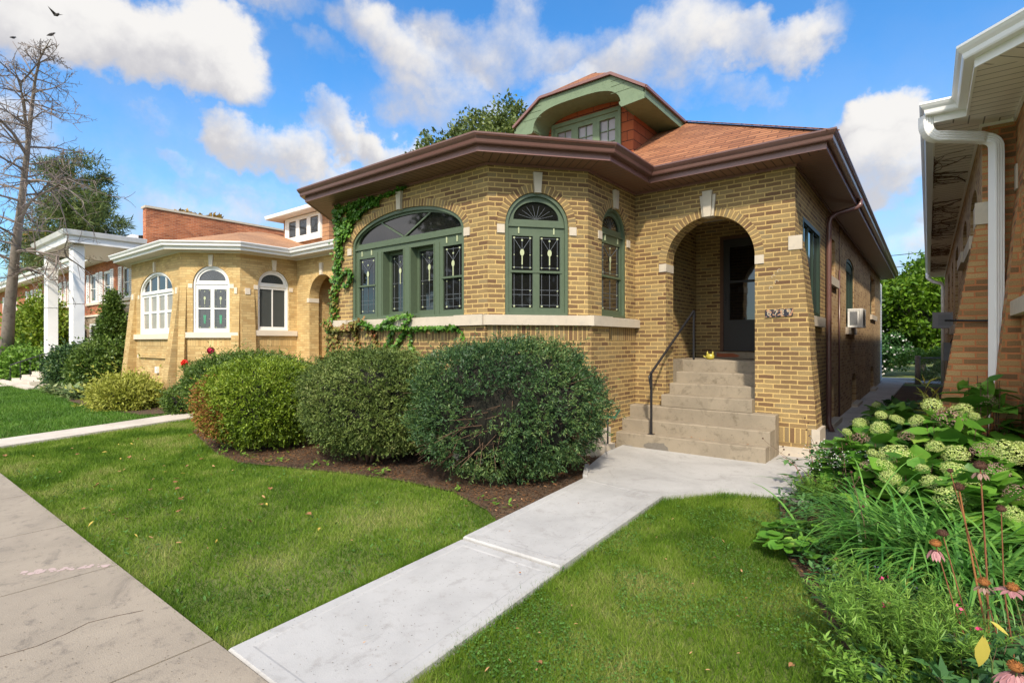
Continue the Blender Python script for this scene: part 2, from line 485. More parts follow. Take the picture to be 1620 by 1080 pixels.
def arch_ring(mb, fr, s0, s1, zs, rise, th=.105, d=.004, n=36):
    c = (s0 + s1) / 2; a = (s1 - s0) / 2
    pi_, po = [], []
    for i in range(n + 1):
        t = math.pi * i / n
        p = Vector((c + a * math.cos(t), zs + rise * math.sin(t)))
        nx = Vector((math.cos(t) / a, math.sin(t) / max(rise, .01))).normalized()
        pi_.append(p); po.append(p + nx * th)
    L = 0
    for i in range(n):
        l = ((pi_[i+1] - pi_[i]).length + (po[i+1] - po[i]).length) / 2
        mb.face([fr.pt(*pi_[i], d), fr.pt(*po[i], d), fr.pt(*po[i+1], d), fr.pt(*pi_[i+1], d)],
                uv=[(L, 0), (L, .105), (L + l, .105), (L + l, 0)])
        L += l
    E_ = [fr.pt(*p, d) for p in po]; Eb = [fr.pt(*p, 0) for p in po]
    mb.strip(E_, Eb, closed=False)
def keystone(mb, fr, sc_, z0, h, wb=.085, wt=.13, d=.045, wings=False):
    mb.extr(fr, [(sc_ - wb/2, z0 - .012), (sc_ + wb/2, z0 - .012), (sc_ + wt/2, z0 + h), (sc_ - wt/2, z0 + h)], -.1, d)
    if wings:
        for k in (-1, 1):
            a = sc_ + k * (wb/2 + .001); b = sc_ + k * (wb/2 + .03); c = sc_ + k * (wt/2 + .045); e = sc_ + k * (wt/2 + .001)
            P = [(a, z0 - .006), (b, z0 - .006), (c, z0 + h - .055), (e, z0 + h - .055)]
            mb.extr(fr, P if k > 0 else P[::-1], -.1, d * .5)
def panel(fmb, gmb, fr, outer, holes, d, dep=.03, gd=.022):
    """painted wood panel with glazed holes"""
    fmb.poly(fr, outer, holes, d=d)
    for h in holes:
        fmb.strip([fr.pt(a, b, d - dep) for a, b in h], [fr.pt(a, b, d) for a, b in h])
        gmb.poly(fr, h, d=d - gd)
def wedge(mb, fr, s0, s1, zt, zb, db, cap=None):
    P = fr.pt; n = 26
    zz = [zt - (zt - zb) * k / n for k in range(n + 1)]; dd = [.012 + db * (k / n) for k in range(n + 1)]
    for k in range(n):
        mb.face([P(s0, zz[k+1], dd[k+1]), P(s1, zz[k+1], dd[k+1]), P(s1, zz[k], dd[k]), P(s0, zz[k], dd[k])])
        mb.face([P(s1, zz[k+1], dd[k+1]), P(s1, zz[k+1], 0), P(s1, zz[k], 0), P(s1, zz[k], dd[k])])
        mb.face([P(s0, zz[k+1], 0), P(s0, zz[k+1], dd[k+1]), P(s0, zz[k], dd[k]), P(s0, zz[k], 0)])
    mb.face([P(s0, zt, .012), P(s1, zt, .012), P(s1, zt, 0), P(s0, zt, 0)])
    if cap is not None: cap.fbox(fr, s0 + (s1 - s0) * .32, s1 - (s1 - s0) * .32, zt - .16, zt + .0, 0, .040)
def convex(planes, bounds):
    bm = bmesh.new(); x0, x1, y0, y1, z0, z1 = bounds
    bmesh.ops.create_cube(bm, size=1, matrix=Matrix.Translation(((x0+x1)/2, (y0+y1)/2, (z0+z1)/2)) @ Matrix.Diagonal((x1-x0, y1-y0, z1-z0, 1)))
    for co, no in planes:
        r = bmesh.ops.bisect_plane(bm, geom=bm.verts[:] + bm.edges[:] + bm.faces[:], plane_co=co, plane_no=no, clear_outer=True)
        ed = [e for e in r['geom_cut'] if isinstance(e, bmesh.types.BMEdge)]
        if ed: bmesh.ops.edgeloop_fill(bm, edges=ed)
    bmesh.ops.recalc_face_normals(bm, faces=bm.faces[:])
    mb = MB()
    for f in bm.faces: mb.face([v.co.copy() for v in f.verts])
    bm.free(); return mb
def slope_planes(poly, z, S, segs=None):
    out = []
    for i in range(len(poly) - 1):
        if segs is not None and i not in segs: continue
        a = Vector(poly[i][:2]); b = Vector(poly[i+1][:2]); t = (b - a).normalized(); n = Vector((t.y, -t.x))
        out.append((Vector((a.x, a.y, z)), Vector((n.x * S, n.y * S, 1)).normalized()))
    return out
def eaves(parent, poly, mats, d=.406, g=.118, zf=3.90, zg=4.09, trim=True):
    s = MB(); soffit(s, poly, d, zf + .004); s.build('soffit', mats[0], parent)
    f = MB(); sweep(f, poly, [(d - .02, zf - .004), (d, zf - .004), (d, zf + .125), (d - .02, zf + .125)], cap=False)
    if trim: sweep(f, poly, [(.0, zf - .026), (.022, zf - .026), (.022, zf + .003)], cap=False)
    f.build('fascia', mats[1], parent)
    q = MB(); z = zg
    sweep(q, poly, [(d, z - .118), (d + g * .55, z - .118), (d + g * .62, z - .105), (d + g * .68, z - .07), (d + g * .86, z - .045),
                    (d + g * .95, z - .028), (d + g, z - .02), (d + g, z), (d + g - .014, z + .002), (d + g - .014, z - .03), (d, z - .03)])
    q.build('gutter', mats[2], parent)

def lead(lm, om, fr, s0, s1, z0, z1, d, style='full'):
    w = .0045; P = lambda a, b: (s0 + (s1 - s0) * a, z0 + (z1 - z0) * b)
    def ln(a, b, c, e, ww=w):
        p, q = P(a, b), P(c, e); lm.bar(fr.pt(*p, d), fr.pt(*q, d), ww, .004, up=fr.n)
    def sq(a, b, r=.011):
        x, z = P(a, b); om.fbox(fr, x - r, x + r, z - r, z + r, d - .002, d + .004)
    ln(.12, .03, .12, .97); ln(.88, .03, .88, .97); ln(.5, .03, .5, .97)
    if style in ('full', 'top'):
        k = .72 if style == 'full' else .52
        cx, cz = P(.5, k); rx, rz = .028, .045
        om.poly(fr, [(cx + rx * math.cos(t), cz + rz * math.sin(t)) for t in [i * math.pi / 8 for i in range(16)]], d=d + .005)
        om.fbox(fr, cx - .007, cx + .007, cz - .20 * (1 if style == 'full' else .8), cz - .03, d, d + .006)
        ln(.12, .93, .5, k + .05); ln(.88, .93, .5, k + .05)
        ln(.03, .95, .97, .95); sq(.12, .95); sq(.88, .95); sq(.5, .88)
        if style == 'top': ln(.03, .08, .97, .08); sq(.12, .08, .008); sq(.88, .08, .008); sq(.5, .08, .008)
        for a in (.12, .88): sq(a, .45, .006)
    if style == 'full':
        for b in (.5, .24, .17, .05): ln(.03, b, .97, b)
        sq(.5, .5, .008); sq(.12, .05); sq(.88, .05)
    if style == 'bot':
        for b in (.52, .38, .08): ln(.03, b, .97, b)
        sq(.12, .05); sq(.88, .05); sq(.88, .5, .007)
def fan(lm, fr, c, z, rx, rz, d, n=9):
    for i in range(1, n):
        t = math.pi * i / n
        lm.bar(fr.pt(c + .015 * math.cos(t), z + .005, d), fr.pt(c + rx * .8 * math.cos(t), z + rz * .8 * math.sin(t), d), .003, .003, up=fr.n)
def win_parts(parent, name, fm, gm, lm, om, mats, label=None):
    f = fm.build(name, mats[0], parent)
    if label: f['label'] = label
    gm.build('glass', mats[1], f)
    if lm is not None and lm.f: lm.build('leading', mats[2], f)
    if om is not None and om.f: om.build('art_glass', M['opal'], f)
    return f
def arched_double(parent, fr, s0, s1, z0, zs, rise, mats, d=-.055, lights=2, leaded=True, name='window', clips=True, rail=True):
    f, g, l, o = MB(), MB(), MB(), MB()
    A = shape(s0 + .004, s1 - .004, z0, zs, rise - .003); B = inset(s0, s1, z0, zs, rise, .045, .03)
    f.ring(fr, A, B, -.12, d + .035)
    c = (s0 + s1) / 2; H = [shape(s0 + .12, s1 - .12, zs + .085, zs + .09, rise - .20)]
    zt, zm, zb = zs - .13, z0 + (zs - z0) * .49, z0 + .10
    a, b = s0 + .10, s1 - .10
    if lights == 2:
        xs = [(a, c - .045), (c + .045, b)] if rail else [(a - .02, c - .014), (c + .014, b + .02)]
    else: xs = [(a, b)]
    for (p, q) in xs: H += [rect(p, q, zm + .016, zt), rect(p, q, zb, zm - .016)] if rail else [rect(p, q, zb, zt + .05)]
    panel(f, g, fr, B, H, d, .035)
    f.fbox(fr, s0 + .05, s1 - .05, zs - .012, zs + .012, d, d + .022)      # transom drip
    if rail: f.fbox(fr, a - .02, b + .02, zm - .014, zm + .014, d, d + .010)        # meeting rail
    f.fbox(fr, s0 + .01, s1 - .01, z0, z0 + .035, d, d + .045)
    if leaded:
        for (p, q) in xs:
            lead(l, o, fr, p, q, zm + .02, zt, d - .018, 'top'); lead(l, o, fr, p, q, zb, zm - .02, d - .018, 'bot')
    fan(l, fr, c, zs + .09, (s1 - s0) / 2 - .12, rise - .20, d - .018)
    if clips:
        for x in (s0 + .19, s1 - .19): o.fbox(fr, x - .008, x + .008, zs - .10, zs - .02, d, d + .012)
    return win_parts(parent, name, f, g, l, o, mats)
def rect_window(parent, fr, s0, s1, z0, z1, mats, d=-.06, cols=1, rows=2, fw=.05, name='window', head=0.0, back=-.12):
    f, g = MB(), MB()
    A = shape(s0, s1, z0, z1 - head, head) if head else rect(s0, s1, z0, z1)
    B = inset(s0, s1, z0, z1 - head, head, fw) if head else rect(s0 + fw, s1 - fw, z0 + fw, z1 - fw)
    f.ring(fr, A, B, back, d)
    H = []; W = (s1 - s0 - 2 * fw) / cols; Hh = (z1 - z0 - 2 * fw - head) / rows; m = .018
    for i in range(cols):
        for j in range(rows):
            H.append(rect(s0 + fw + W*i + m, s0 + fw + W*(i+1) - m, z0 + fw + Hh*j + m, z0 + fw + Hh*(j+1) - m))
    panel(f, g, fr, B, H, d - .02, .03)
    return win_parts(parent, name, f, g, None, None, mats)

# ------------------------------------------------------------------ the bungalow in the middle
HX = (-8.72, -7.845, -4.446, -3.571, -1.354); HY = (5.167, 6.203, 7.661, 23.66)
POLY = [(-8.72, 23.66), (-8.72, 6.203), (-7.845, 5.167), (-4.446, 5.167), (-3.571, 6.203), (-3.571, 7.661), (-1.354, 7.661), (-1.354, 23.66)]
FR = [Fr(POLY[i], POLY[i+1]) for i in range(7)]
H1 = thing('brick_bungalow', 'tan brick bungalow with green arched bay windows, brown gutters and green roof dormer', 'house', (-5, 12, 0.1))
WT = 3.95
wm = MB(); cm = MB(); sd = Parts(H1, M['brick_sold']); ar = Parts(H1, M['brick_arch']); st = Parts(H1, M['stone'])
GW = (M['green'], M['glass'], M['lead'])
# left wall, left chamfer
wall(cm, FR[0], rect(0, FR[0].L, 0, WT)); wall(wm, FR[1], rect(0, FR[1].L, 0, WT))
def band(fr, s0, s1, z0=1.622, z1=1.822):
    h = sd('soldier_course'); P = fr.pt; dd = .004
    h.face([P(s0, z0, dd), P(s1, z0, dd), P(s1, z1, dd), P(s0, z1, dd)], uv=[(s0, 0), (s1, 0), (s1, .2), (s0, .2)])
# big front bay window
bw = shape(.515, 2.985, 1.95, 3.12, .45, 36)
wall(wm, FR[2], rect(0, FR[2].L, 0, WT), [bw], .14)
arch_ring(ar('arch_band'), FR[2], .515, 2.985, 3.12, .45, n=60)
keystone(st('keystone'), FR[2], 1.70, 3.57, .26, .08, .11)
for s0 in (.405, 2.99): st('impost_block').fbox(FR[2], s0, s0 + .105, 3.01, 3.118, -.02, .014)
band(FR[2], .46, 2.94)
cw = shape(.229, 1.085, 1.95, 3.125, .435)
wall(wm, FR[3], rect(0, FR[3].L, 0, WT), [cw], .14)
arch_ring(ar('arch_band'), FR[3], .229, 1.085, 3.125, .435)
keystone(st('keystone'), FR[3], .657, 3.56, .25, .085, .12)
for s0 in (.122, 1.092): st('impost_block').fbox(FR[3], s0, s0 + .10, 3.012, 3.122, -.02, .014)
band(FR[3], 0, FR[3].L)
sw = shape(.376, 1.142, 1.96, 3.15, .39)
wall(wm, FR[4], rect(0, FR[4].L, 0, WT), [sw], .14)
arch_ring(ar('arch_band'), FR[4], .376, 1.142, 3.15, .39)
keystone(st('keystone'), FR[4], .76, 3.54, .25, .085, .12)
for s0 in (.27, 1.148): st('impost_block').fbox(FR[4], s0, s0 + .10, 3.03, 3.14, -.02, .014)
band(FR[4], .5, FR[4].L)
# corner piers below the sill, proud of the wall
for fr, a, b in ((FR[2], 0, .46), (FR[2], 2.94, FR[2].L), (FR[4], 0, .5)):
    wm.fbox(fr, a, b, .28, 1.822, 0, .05)
    sb = st('plinth_block'); sb.fbox(fr, a - .03, b + .03, .0, .2, -.02, .13)
    sb.fbox(fr, a - .01, b + .01, .2, .42, -.02, .07)
# arch wall
edge = [(2.481, .0), (2.479, .13), (2.44, .8), (2.395, 1.4), (2.365, 1.935), (2.315, 2.45), (2.285, 2.72), (2.25, 2.88), (2.217, 2.96)]
pw = shape(.491, 1.731, .06, 2.77, .62, 28)
wall(wm, FR[5], [(0, 0)] + edge + [(2.217, WT), (0, WT)], [pw], .28)
arch_ring(ar('arch_band'), FR[5], .491, 1.731, 2.77, .62, .115)
keystone(st('keystone'), FR[5], 1.111, 3.39, .35, .10, .135, .06, wings=True)
for a, b in ((.386, .491), (1.731, 1.845)):
    st('impost_block').fbox(FR[5], a, b + (.006 if a < 1 else 0), 2.655, 2.772, -.284 if a < 1 else -.02, .014)
st('buttress_cap').fbox(FR[5], 2.14, 2.30, 2.80, 2.98, -.02, .015)
# stepped buttress on the right corner
eb = [(-3.571 + s, z) for s, z in edge]
for (xa, za), (xb, zb) in zip(eb[:-1], eb[1:]):
    n = max(1, int(round((zb - za) / .0567)))
    for k in range(n):
        z0 = za + (zb - za) * k / n; z1 = za + (zb - za) * (k + 1) / n; x = xa + (xb - xa) * k / n
        wm.face([(x, 7.661, z0), (x, 8.12, z0), (x, 8.12, z1), (x, 7.661, z1)])
        wm.face([(-1.354, 8.12, z0), (-1.354, 8.12, z1), (x, 8.12, z1), (x, 8.12, z0)])
        x2 = xa + (xb - xa) * (k + 1) / n
        wm.face([(x, 7.661, z1), (x, 8.12, z1), (x2, 8.12, z1), (x2, 7.661, z1)])
        wm.face([(x - .02, 7.6605, z0), (x, 7.6605, z0), (x, 7.6605, z1), (x - .02, 7.6605, z1)])
h = sd('soldier_course'); P = FR[5].pt
h.face([P(2.03, .30, .004), P(2.40, .30, .004), P(2.40, .50, .004), P(2.03, .50, .004)], uv=[(0, 0), (.37, 0), (.37, .2), (0, .2)])
sb = st('plinth_block'); sb.fbox(FR[5], 2.03, 2.50, .0, .25, -.03, .03); sb.fbox(FR[5], 2.405, 2.50, .25, .50, -.44, .012)
sb.box(-1.13, -1.06, 7.70, 8.16, .0, .25)
# side wall, face brick then common brick
SF = FR[6]
wall(wm, SF, rect(0, 2.78, 0, WT), [rect(.53, 1.99, 1.99, 3.33)], .12)
cwins = [rect(3.09, 4.0, 2.77, 3.5), shape(5.69, 7.2, 1.93, 3.28, .18), rect(11.75, 13.5, 2.45, 3.65)]
bases = [shape(2.86, 3.85, .22, .72, .25), shape(6.75, 7.75, .20, .66, .22), shape(11.8, 12.9, .20, .66, .22)]
fr6b = Fr((-1.384, 7.661), (-1.384, 23.66))
wall(cm, fr6b, rect(2.78, SF.L, 0, WT), cwins + bases, .16)
wm.face([SF.pt(2.78, 0), SF.pt(2.78, 0, -.03), SF.pt(2.78, WT, -.03), SF.pt(2.78, WT)])
back = Fr((-1.384, 23.66), (-8.72, 23.66)); wall(cm, back, rect(0, back.L, 0, WT))
wm.build('face_brick_wall', M['brick'], H1); cm.build('common_brick_wall', M['common'], H1)
# sills
sb = st('sill_course'); sweep(sb, POLY[1:6], [(.0, 1.825), (.075, 1.825), (.075, 1.945), (.0, 1.957)])
for a, b in ((0, .5), (2.9, FR[2].L)): sb.fbox(FR[2], a, b, 1.822, 1.958, .01, .11)
sb.fbox(FR[4], -.03, .5, 1.822, 1.958, .01, .11)
st('window_sill').fbox(SF, .45, 2.07, 1.84, 1.985, -.05, .07)
for a, b, z in ((3.0, 4.1, 2.77), (5.6, 7.3, 1.93), (11.65, 13.6, 2.45)): st('window_sill').fbox(fr6b, a, b, z - .15, z - .003, -.05, .06)
for a, b, z in ((2.8, 3.9, .22), (6.7, 7.8, .20), (11.75, 12.95, .20)): st('window_sill').fbox(fr6b, a, b, z - .12, z - .003, -.05, .13)
st.done(); sd.done(); ar.done()
# ---- windows
arched_double(H1, FR[3], .229, 1.085, 1.955, 3.125, .435, GW)
arched_double(H1, FR[4], .376, 1.142, 1.965, 3.15, .39, GW, lights=1)
f, g, l, o = MB(), MB(), MB(), MB(); fr = FR[2]; d = -.05
A = shape(.519, 2.981, 1.955, 3.12, .447, 36); B = inset(.515, 2.985, 1.955, 3.12, .45, .05, .03, 36)
f.ring(fr, A, B, -.13, d + .035)
top = shape(.62, 2.88, 3.165, 3.17, .315, 36)
HH = [top, rect(.64, 1.04, 2.51, 2.93), rect(.64, 1.04, 2.05, 2.48), rect(2.54, 2.90, 2.51, 2.93), rect(2.54, 2.90, 2.05, 2.48)]
panel(f, g, fr, B, HH + [rect(1.23, 1.70, 2.03, 2.99), rect(1.87, 2.35, 2.03, 2.99)][:0] , d, .035) if False else None
deep = [rect(1.23, 1.70, 2.02, 2.99), rect(1.87, 2.35, 2.02, 2.99)]
f.poly(fr, B, HH + deep, d=d)
for hh in HH:
    f.strip([fr.pt(a, b, d - .035) for a, b in hh], [fr.pt(a, b, d) for a, b in hh]); g.poly(fr, hh, d=d - .024)
for (a0, b0), (a1, b1), (a2, b2), (a3, b3) in deep:
    hh = rect(a0, a1, b0, b2)
    f.strip([fr.pt(a, b, d - .17) for a, b in hh], [fr.pt(a, b, d) for a, b in hh])
    hi = rect(a0 + .045, a1 - .045, b0 + .055, b2 - .045)
    f.ring(fr, hh, hi, d - .18, d - .13); g.poly(fr, hi, d=d - .155)
    lead(l, o, fr, a0 + .05, a1 - .05, b0 + .06, b2 - .05, d - .15, 'full')
for a, b in ((.64, 1.04), (2.54, 2.90)):
    lead(l, o, fr, a + .02, b - .02, 2.05, 2.93, d - .020, 'full')
    f.fbox(fr, a - .02, b + .02, 2.483, 2.507, d, d + .01)
    for x in (a + .08, b - .08): o.fbox(fr, x - .008, x + .008, 2.97, 3.05, d, d + .012)
for x in (1.10, 1.20, 1.72, 1.85, 2.37, 2.47): f.fbox(fr, x - .006, x + .006, 2.0, 3.0, d, d + .008)
f.fbox(fr, .57, 2.93, 3.07, 3.095, d, d + .025); f.fbox(fr, .52, 2.98, 1.957, 1.995, d, d + .05)
for x in (1.20, 2.28): f.bar(fr.pt(1.72, 3.165, d - .01), fr.pt(x, 3.165 + .315 * math.sqrt(1 - ((x - 1.75) / 1.13) ** 2), d - .01), .022, .02, up=fr.n)
win_parts(H1, 'window', f, g, l, o, GW)
DG = (M['dgreen'], M['glass'], M['lead'])
rect_window(H1, SF, .53, 1.99, 1.99, 3.33, DG, d=.004, cols=3, rows=1, fw=.06)
rect_window(H1, fr6b, 3.09, 4.0, 2.77, 3.5, DG, d=-.09, back=-.16)
rect_window(H1, fr6b, 5.69, 7.2, 1.93, 3.46, (M['dgreen'], M['glass_g'], M['lead']), d=-.02, cols=3, rows=1, head=.18, fw=.08, back=-.16)
rect_window(H1, fr6b, 11.75, 13.5, 2.45, 3.65, DG, d=-.10, cols=2, back=-.16)
for (a, b, z, t, r) in ((2.86, 3.85, .22, .72, .25), (6.75, 7.75, .20, .66, .22), (11.8, 12.9, .20, .66, .22)):
    rect_window(H1, fr6b, a, b, z, t + r, DG, d=-.10, cols=1, rows=1, head=r, back=-.16, name='basement_window')
# ---- porch interior, steps
pi = MB()
def quad(a, b, c, d_): pi.face([a, b, c, d_])
X0, X1, Y0, Y1, Zf, Zc = -3.40, -1.52, 7.941, 9.90, 1.326, 3.80
quad((X0, Y0, 0), (X0, Y0, Zc), (X0, Y1, Zc), (X0, Y1, 0))
fb = Fr((X0, Y1), (X1, Y1))
pi.poly(fb, rect(0, X1 - X0, 0, Zc), [rect(.44, 1.40, 1.44, 3.50)], d=0)
sr = Fr((X1, Y1), (X1, Y0)); pi.poly(sr, rect(0, Y1 - Y0, 0, Zc), [rect(.25, 1.71, 1.99, 3.33)], d=0)
fi = Fr((X1, Y0), (X0, Y0)); pi.poly(fi, rect(0, X1 - X0, 0, Zc), [shape(.32, 1.56, .06, 2.77, .62, 28)], d=0)
pi.build('porch_brick_wall', M['brick'], H1)
c_ = MB(); c_.face([(X0, Y0, Zc), (X1, Y0, Zc), (X1, Y1, Zc), (X0, Y1, Zc)]); c_.build('porch_ceiling', M['cream'], H1)
sp = MB()
def step(x0, x1, y0, y1, z0, z1):
    r = .012
    P_ = [(y0, z0), (y0, z1 - r), (y0 + r, z1), (y1, z1), (y1, z0)]
    V = [(x0, y, z) for y, z in P_] + [(x1, y, z) for y, z in P_]
    F_ = [(0, 1, 2, 3, 4), (9, 8, 7, 6, 5), (0, 5, 6, 1), (1, 6, 7, 2), (2, 7, 8, 3), (3, 8, 9, 4), (4, 9, 5, 0)]
    sp.mesh(V, F_)
step(-3.565, -1.56, 7.00, 7.28, .02, .31); step(-3.566, -1.552, 7.20, 7.54, .03, .485); step(-3.567, -1.545, 7.46, 7.658, .04, .66)
step(-3.10, -1.845, 7.53, 7.80, .665, .835); step(-3.076, -1.843, 7.79, 8.08, .60, .99); step(-3.076, -1.843, 8.06, 8.36, .60, 1.151)
step(-3.074, -1.843, 7.66, 7.80, .60, .83)
step(X0, X1, 8.34, Y1, .60, Zf)
sp.box(-3.0, -1.9, 9.72, 9.9, Zf, 1.43)
sp.build('concrete_steps', M['conc_step'], H1)
fs_ = Fr((-3.565, 7.0), (-1.56, 7.0)); rr7 = random.Random(4)
for (c0, c1, z0, z1, nm_, cl) in ((.42, .82, .06, .24, 'broken_patch', (.17, .15, .125)), (.06, .30, .05, .15, 'broken_patch', (.24, .22, .20))):
    wp = MB(); n_ = 18
    wp.extr(fs_, [((c0 + c1) / 2 + (c1 - c0) / 2 * math.cos(2 * math.pi * i / n_) * rr7.uniform(.7, 1.05), (z0 + z1) / 2 + (z1 - z0) / 2 * math.sin(2 * math.pi * i / n_) * rr7.uniform(.65, 1.05)) for i in range(n_)], -.001, .003)
    wp.build(nm_, plain_mat('broken_concrete', cl, .95, .3, 30, bmp=1.0, bscale=50), H1)
wp = MB(); ft_ = Fr((-3.0, 9.72), (-1.9, 9.72)); wp.extr(ft_, [(.02, 1.34), (.38, 1.345), (.42, 1.37), (.36, 1.395), (.30, 1.41), (.12, 1.405), (.03, 1.42)], -.001, .003); wp.build('peeling_paint', plain_mat('brick_red_peeling_paint', (.32, .09, .035), .8, .35, 30), H1)
for xa, xb in ((X0, -3.08), (-1.84, X1)):
    fl = MB(); fl.box(xa, xb, 7.942, 8.34, .9, Zf); fl.build('porch_floor', M['conc_step'], H1)
dr = MB()
dr.fbox(fb, .50, .60, 1.45, 3.44, -.04, .02); dr.fbox(fb, 1.26, 1.36, 1.45, 3.44, -.04, .02)
dr.fbox(fb, .60, 1.26, 1.45, 2.0, -.04, .019); dr.fbox(fb, .60, 1.26, 3.30, 3.44, -.04, .019); dr.fbox(fb, .60, 1.26, 2.66, 2.70, -.03, .015)
dr.fbox(fb, .63, 1.23, 1.52, 1.92, .019, .026)
D = dr.build('front_door', M['door'], H1)
dg = MB(); dg.fbox(fb, .60, 1.26, 2.0, 3.30, -.03, -.005); dg.build('glass', M['glass'], D)
dn = MB(); dn.fbox(fb, .535, .555, 2.25, 2.50, .02, .03); dn.fbox(fb, .53, .56, 2.33, 2.37, .03, .06); dn.build('handle', M['black'], D)
df = MB(); df.ring(fb, rect(.44, 1.40, 1.44, 3.50), rect(.497, 1.363, 1.445, 3.445), -.08, .03); df.build('door_frame', M['rustwood'], H1)
# ---- eaves, roof
BM = (M['soffit'], M['fascia'], M['gutter'])
eaves(H1, POLY, BM)
E_ = off(POLY, .50)
body = [(-9.22, 24.2), (-9.22, 7.161), (-.854, 7.161), (-.854, 24.2)]
S_ = .62
pl = slope_planes(body, 4.055, S_) + slope_planes([(-.854, 24.2), (-9.22, 24.2)], 4.055, S_)
rm = convex(pl, (-9.22, -.854, 7.161, 24.2, 4.05, 12))
bay = [(p.x, p.y) for p in E_]
bp = [(bay[1][0], 12.0), bay[1], bay[2], bay[3], bay[4], (bay[4][0], 12.0)]
rb = convex(slope_planes(bp, 4.055, .27), (min(p[0] for p in bp), max(p[0] for p in bp), bay[2][1], 11.5, 4.05, 12))
rm.v_off = 0
for f_, in [(x,) for x in rb.f]: rm.face([rb.v[i] for i in f_])
RF = rm.build('shingle_roof', M['shingle'], H1)
# ---- roof dormer
cx = -4.88; Yo = 8.0; Yw = 8.5; ze = 5.68
dm = MB()
def xs_(x, y, z): return (cx + x, y, z)
Rt = [xs_(1.33, Yo - .03, ze - .01), xs_(.72, Yo - .03, 6.06), xs_(0, 8.63, 6.53), xs_(0, 11.25, 6.53), xs_(1.33, 9.95, ze - .01)]
Lt = [xs_(-1.33, 9.95, ze - .01), xs_(0, 11.25, 6.53), xs_(0, 8.63, 6.53), xs_(-.72, Yo - .03, 6.06), xs_(-1.33, Yo - .03, ze - .01)]
Ct = [xs_(-.72, Yo - .03, 6.06), xs_(.72, Yo - .03, 6.06), xs_(0, 8.63, 6.53)]
for Pn in (Rt, Lt, Ct): dm.face([(a, b, c + .03) for a, b, c in Pn])
dm.build('dormer_roof', M['shingle'], H1)
fd = Fr((cx - 1.31, Yo), (cx + 1.31, Yo))
arc = []
for i in range(25):
    t = math.pi * i / 24; cc, ss = math.cos(t), math.sin(t)
    arc.append((1.31 + .89 * math.copysign(abs(cc) ** .62, cc), 5.50 + .37 * ss ** .75))
outer = [(0.0, 5.55)] + [(.0, 5.66), (.59, 6.05), (2.03, 6.05), (2.62, 5.66), (2.62, 5.55)] + [(2.62, 5.52)] + arc + [(0, 5.52)]
outer = outer[::-1]
dt = MB(); dt.extr(fd, outer, -.04, .0)
A_ = [(fd.pt(a, b, -.04)) for a, b in arc]; B_ = [(fd.pt(a, b, -.5)) for a, b in arc]
dt.strip(A_, B_, closed=False)
for k in (-1, 1):
    dt.box(min(cx + k * .88, cx + k * 1.29), max(cx + k * .88, cx + k * 1.29), Yo + .04, 10.0, 5.525, 5.54)
    xa, xb = sorted((cx + k * 1.29, cx + k * 1.315)); dt.box(xa, xb, Yo - .0, 9.95, 5.53, 5.665)
for za, zb in ((5.74, 5.745), (5.86, 5.866), (5.95, 5.955)):      # board joints, thin proud battens
    dt.bar(fd.pt(2.02, za, .003), fd.pt(2.5 - (za - 5.7) * 1.2, zb, .003), .005, .006, up=fd.n); dt.bar(fd.pt(.60, za, .003), fd.pt(.12 + (za - 5.7) * 1.2, zb, .003), .005, .006, up=fd.n)
dt.extr(fd, [(0, 5.50), (.40, 5.47), (.44, 5.52), (.44, 5.56), (0, 5.60)], 0, .02); dt.extr(fd, [(2.62, 5.50), (2.62, 5.60), (2.18, 5.56), (2.18, 5.52), (2.22, 5.47)][::-1], 0, .02)
dt.build('dormer_trim', M['lgreen'], H1)
db = MB()
for a, b in ((xs_(-1.34, Yo - .03, ze), xs_(-.72, Yo - .035, 6.075)), (xs_(-.72, Yo - .035, 6.075), xs_(.72, Yo - .035, 6.075)), (xs_(.72, Yo - .035, 6.075), xs_(1.34, Yo - .03, ze)), (xs_(1.34, Yo - .03, ze), xs_(1.34, 9.95, ze))):
    db.bar(a, b, .035, .045)
db.build('dormer_drip_edge', M['fascia'], H1)
dw = MB(); fw_ = Fr((cx - .88, Yw), (cx + .88, Yw)); ww = rect(.08, 1.53, 4.86, 5.74)
dw.poly(fw_, rect(0, 1.76, 4.4, 6.0), [ww]); dw.strip([fw_.pt(a, b, -.06) for a, b in ww], [fw_.pt(a, b, 0) for a, b in ww])
for k in (-1, 1):
    x = cx + .88 * k
    P4 = [(x, Yw, 4.4), (x, 10.6, 4.4), (x, 10.6, 5.95), (x, Yw, 5.95)]
    dw.face(P4 if k > 0 else P4[::-1])
dw.build('dormer_wall', M['dshingle'], H1)
f, g = MB(), MB()
f.ring(fw_, rect(.08, 1.53, 4.86, 5.74), rect(.13, 1.48, 4.91, 5.67), -.05, .03)
hs = []; 
for i in range(3):
    a = .13 + .45 * i; hs.append(rect(a + .07, a + .38, 4.98, 5.58))
panel(f, g, fw_, rect(.13, 1.48, 4.91, 5.67), hs, -.0, .05, .045)
for i in range(3):
    a = .13 + .45 * i
    f.fbox(fw_, a + .219, a + .231, 4.98, 5.58, -.04, -.025)
    for z in (5.18, 5.38): f.fbox(fw_, a + .07, a + .38, z - .006, z + .006, -.04, -.026)
win_parts(H1, 'dormer_window', f, g, None, None, (M['lgreen'], M['lace'], None))
# flashing and hip caps
hc = MB()
def capline(a, b, w=.16):
    a, b = Vector(a), Vector(b); n = max(2, int((b - a).length / .13))
    for i in range(n):
        p = a.lerp(b, i / n); q = a.lerp(b, (i + 1.25) / n); q.z += .006; hc.bar(p, q, w, .012)
capline((-.87, 7.18, 4.075), (-5.03, 11.34, 6.66))
capline((-5.04, 11.34, 6.665), (-5.04, 20.0, 6.665))
capline((cx, 8.65, 6.56), (cx, 11.2, 6.56), .14)
hc.build('ridge_cap', M['shingle'], H1)
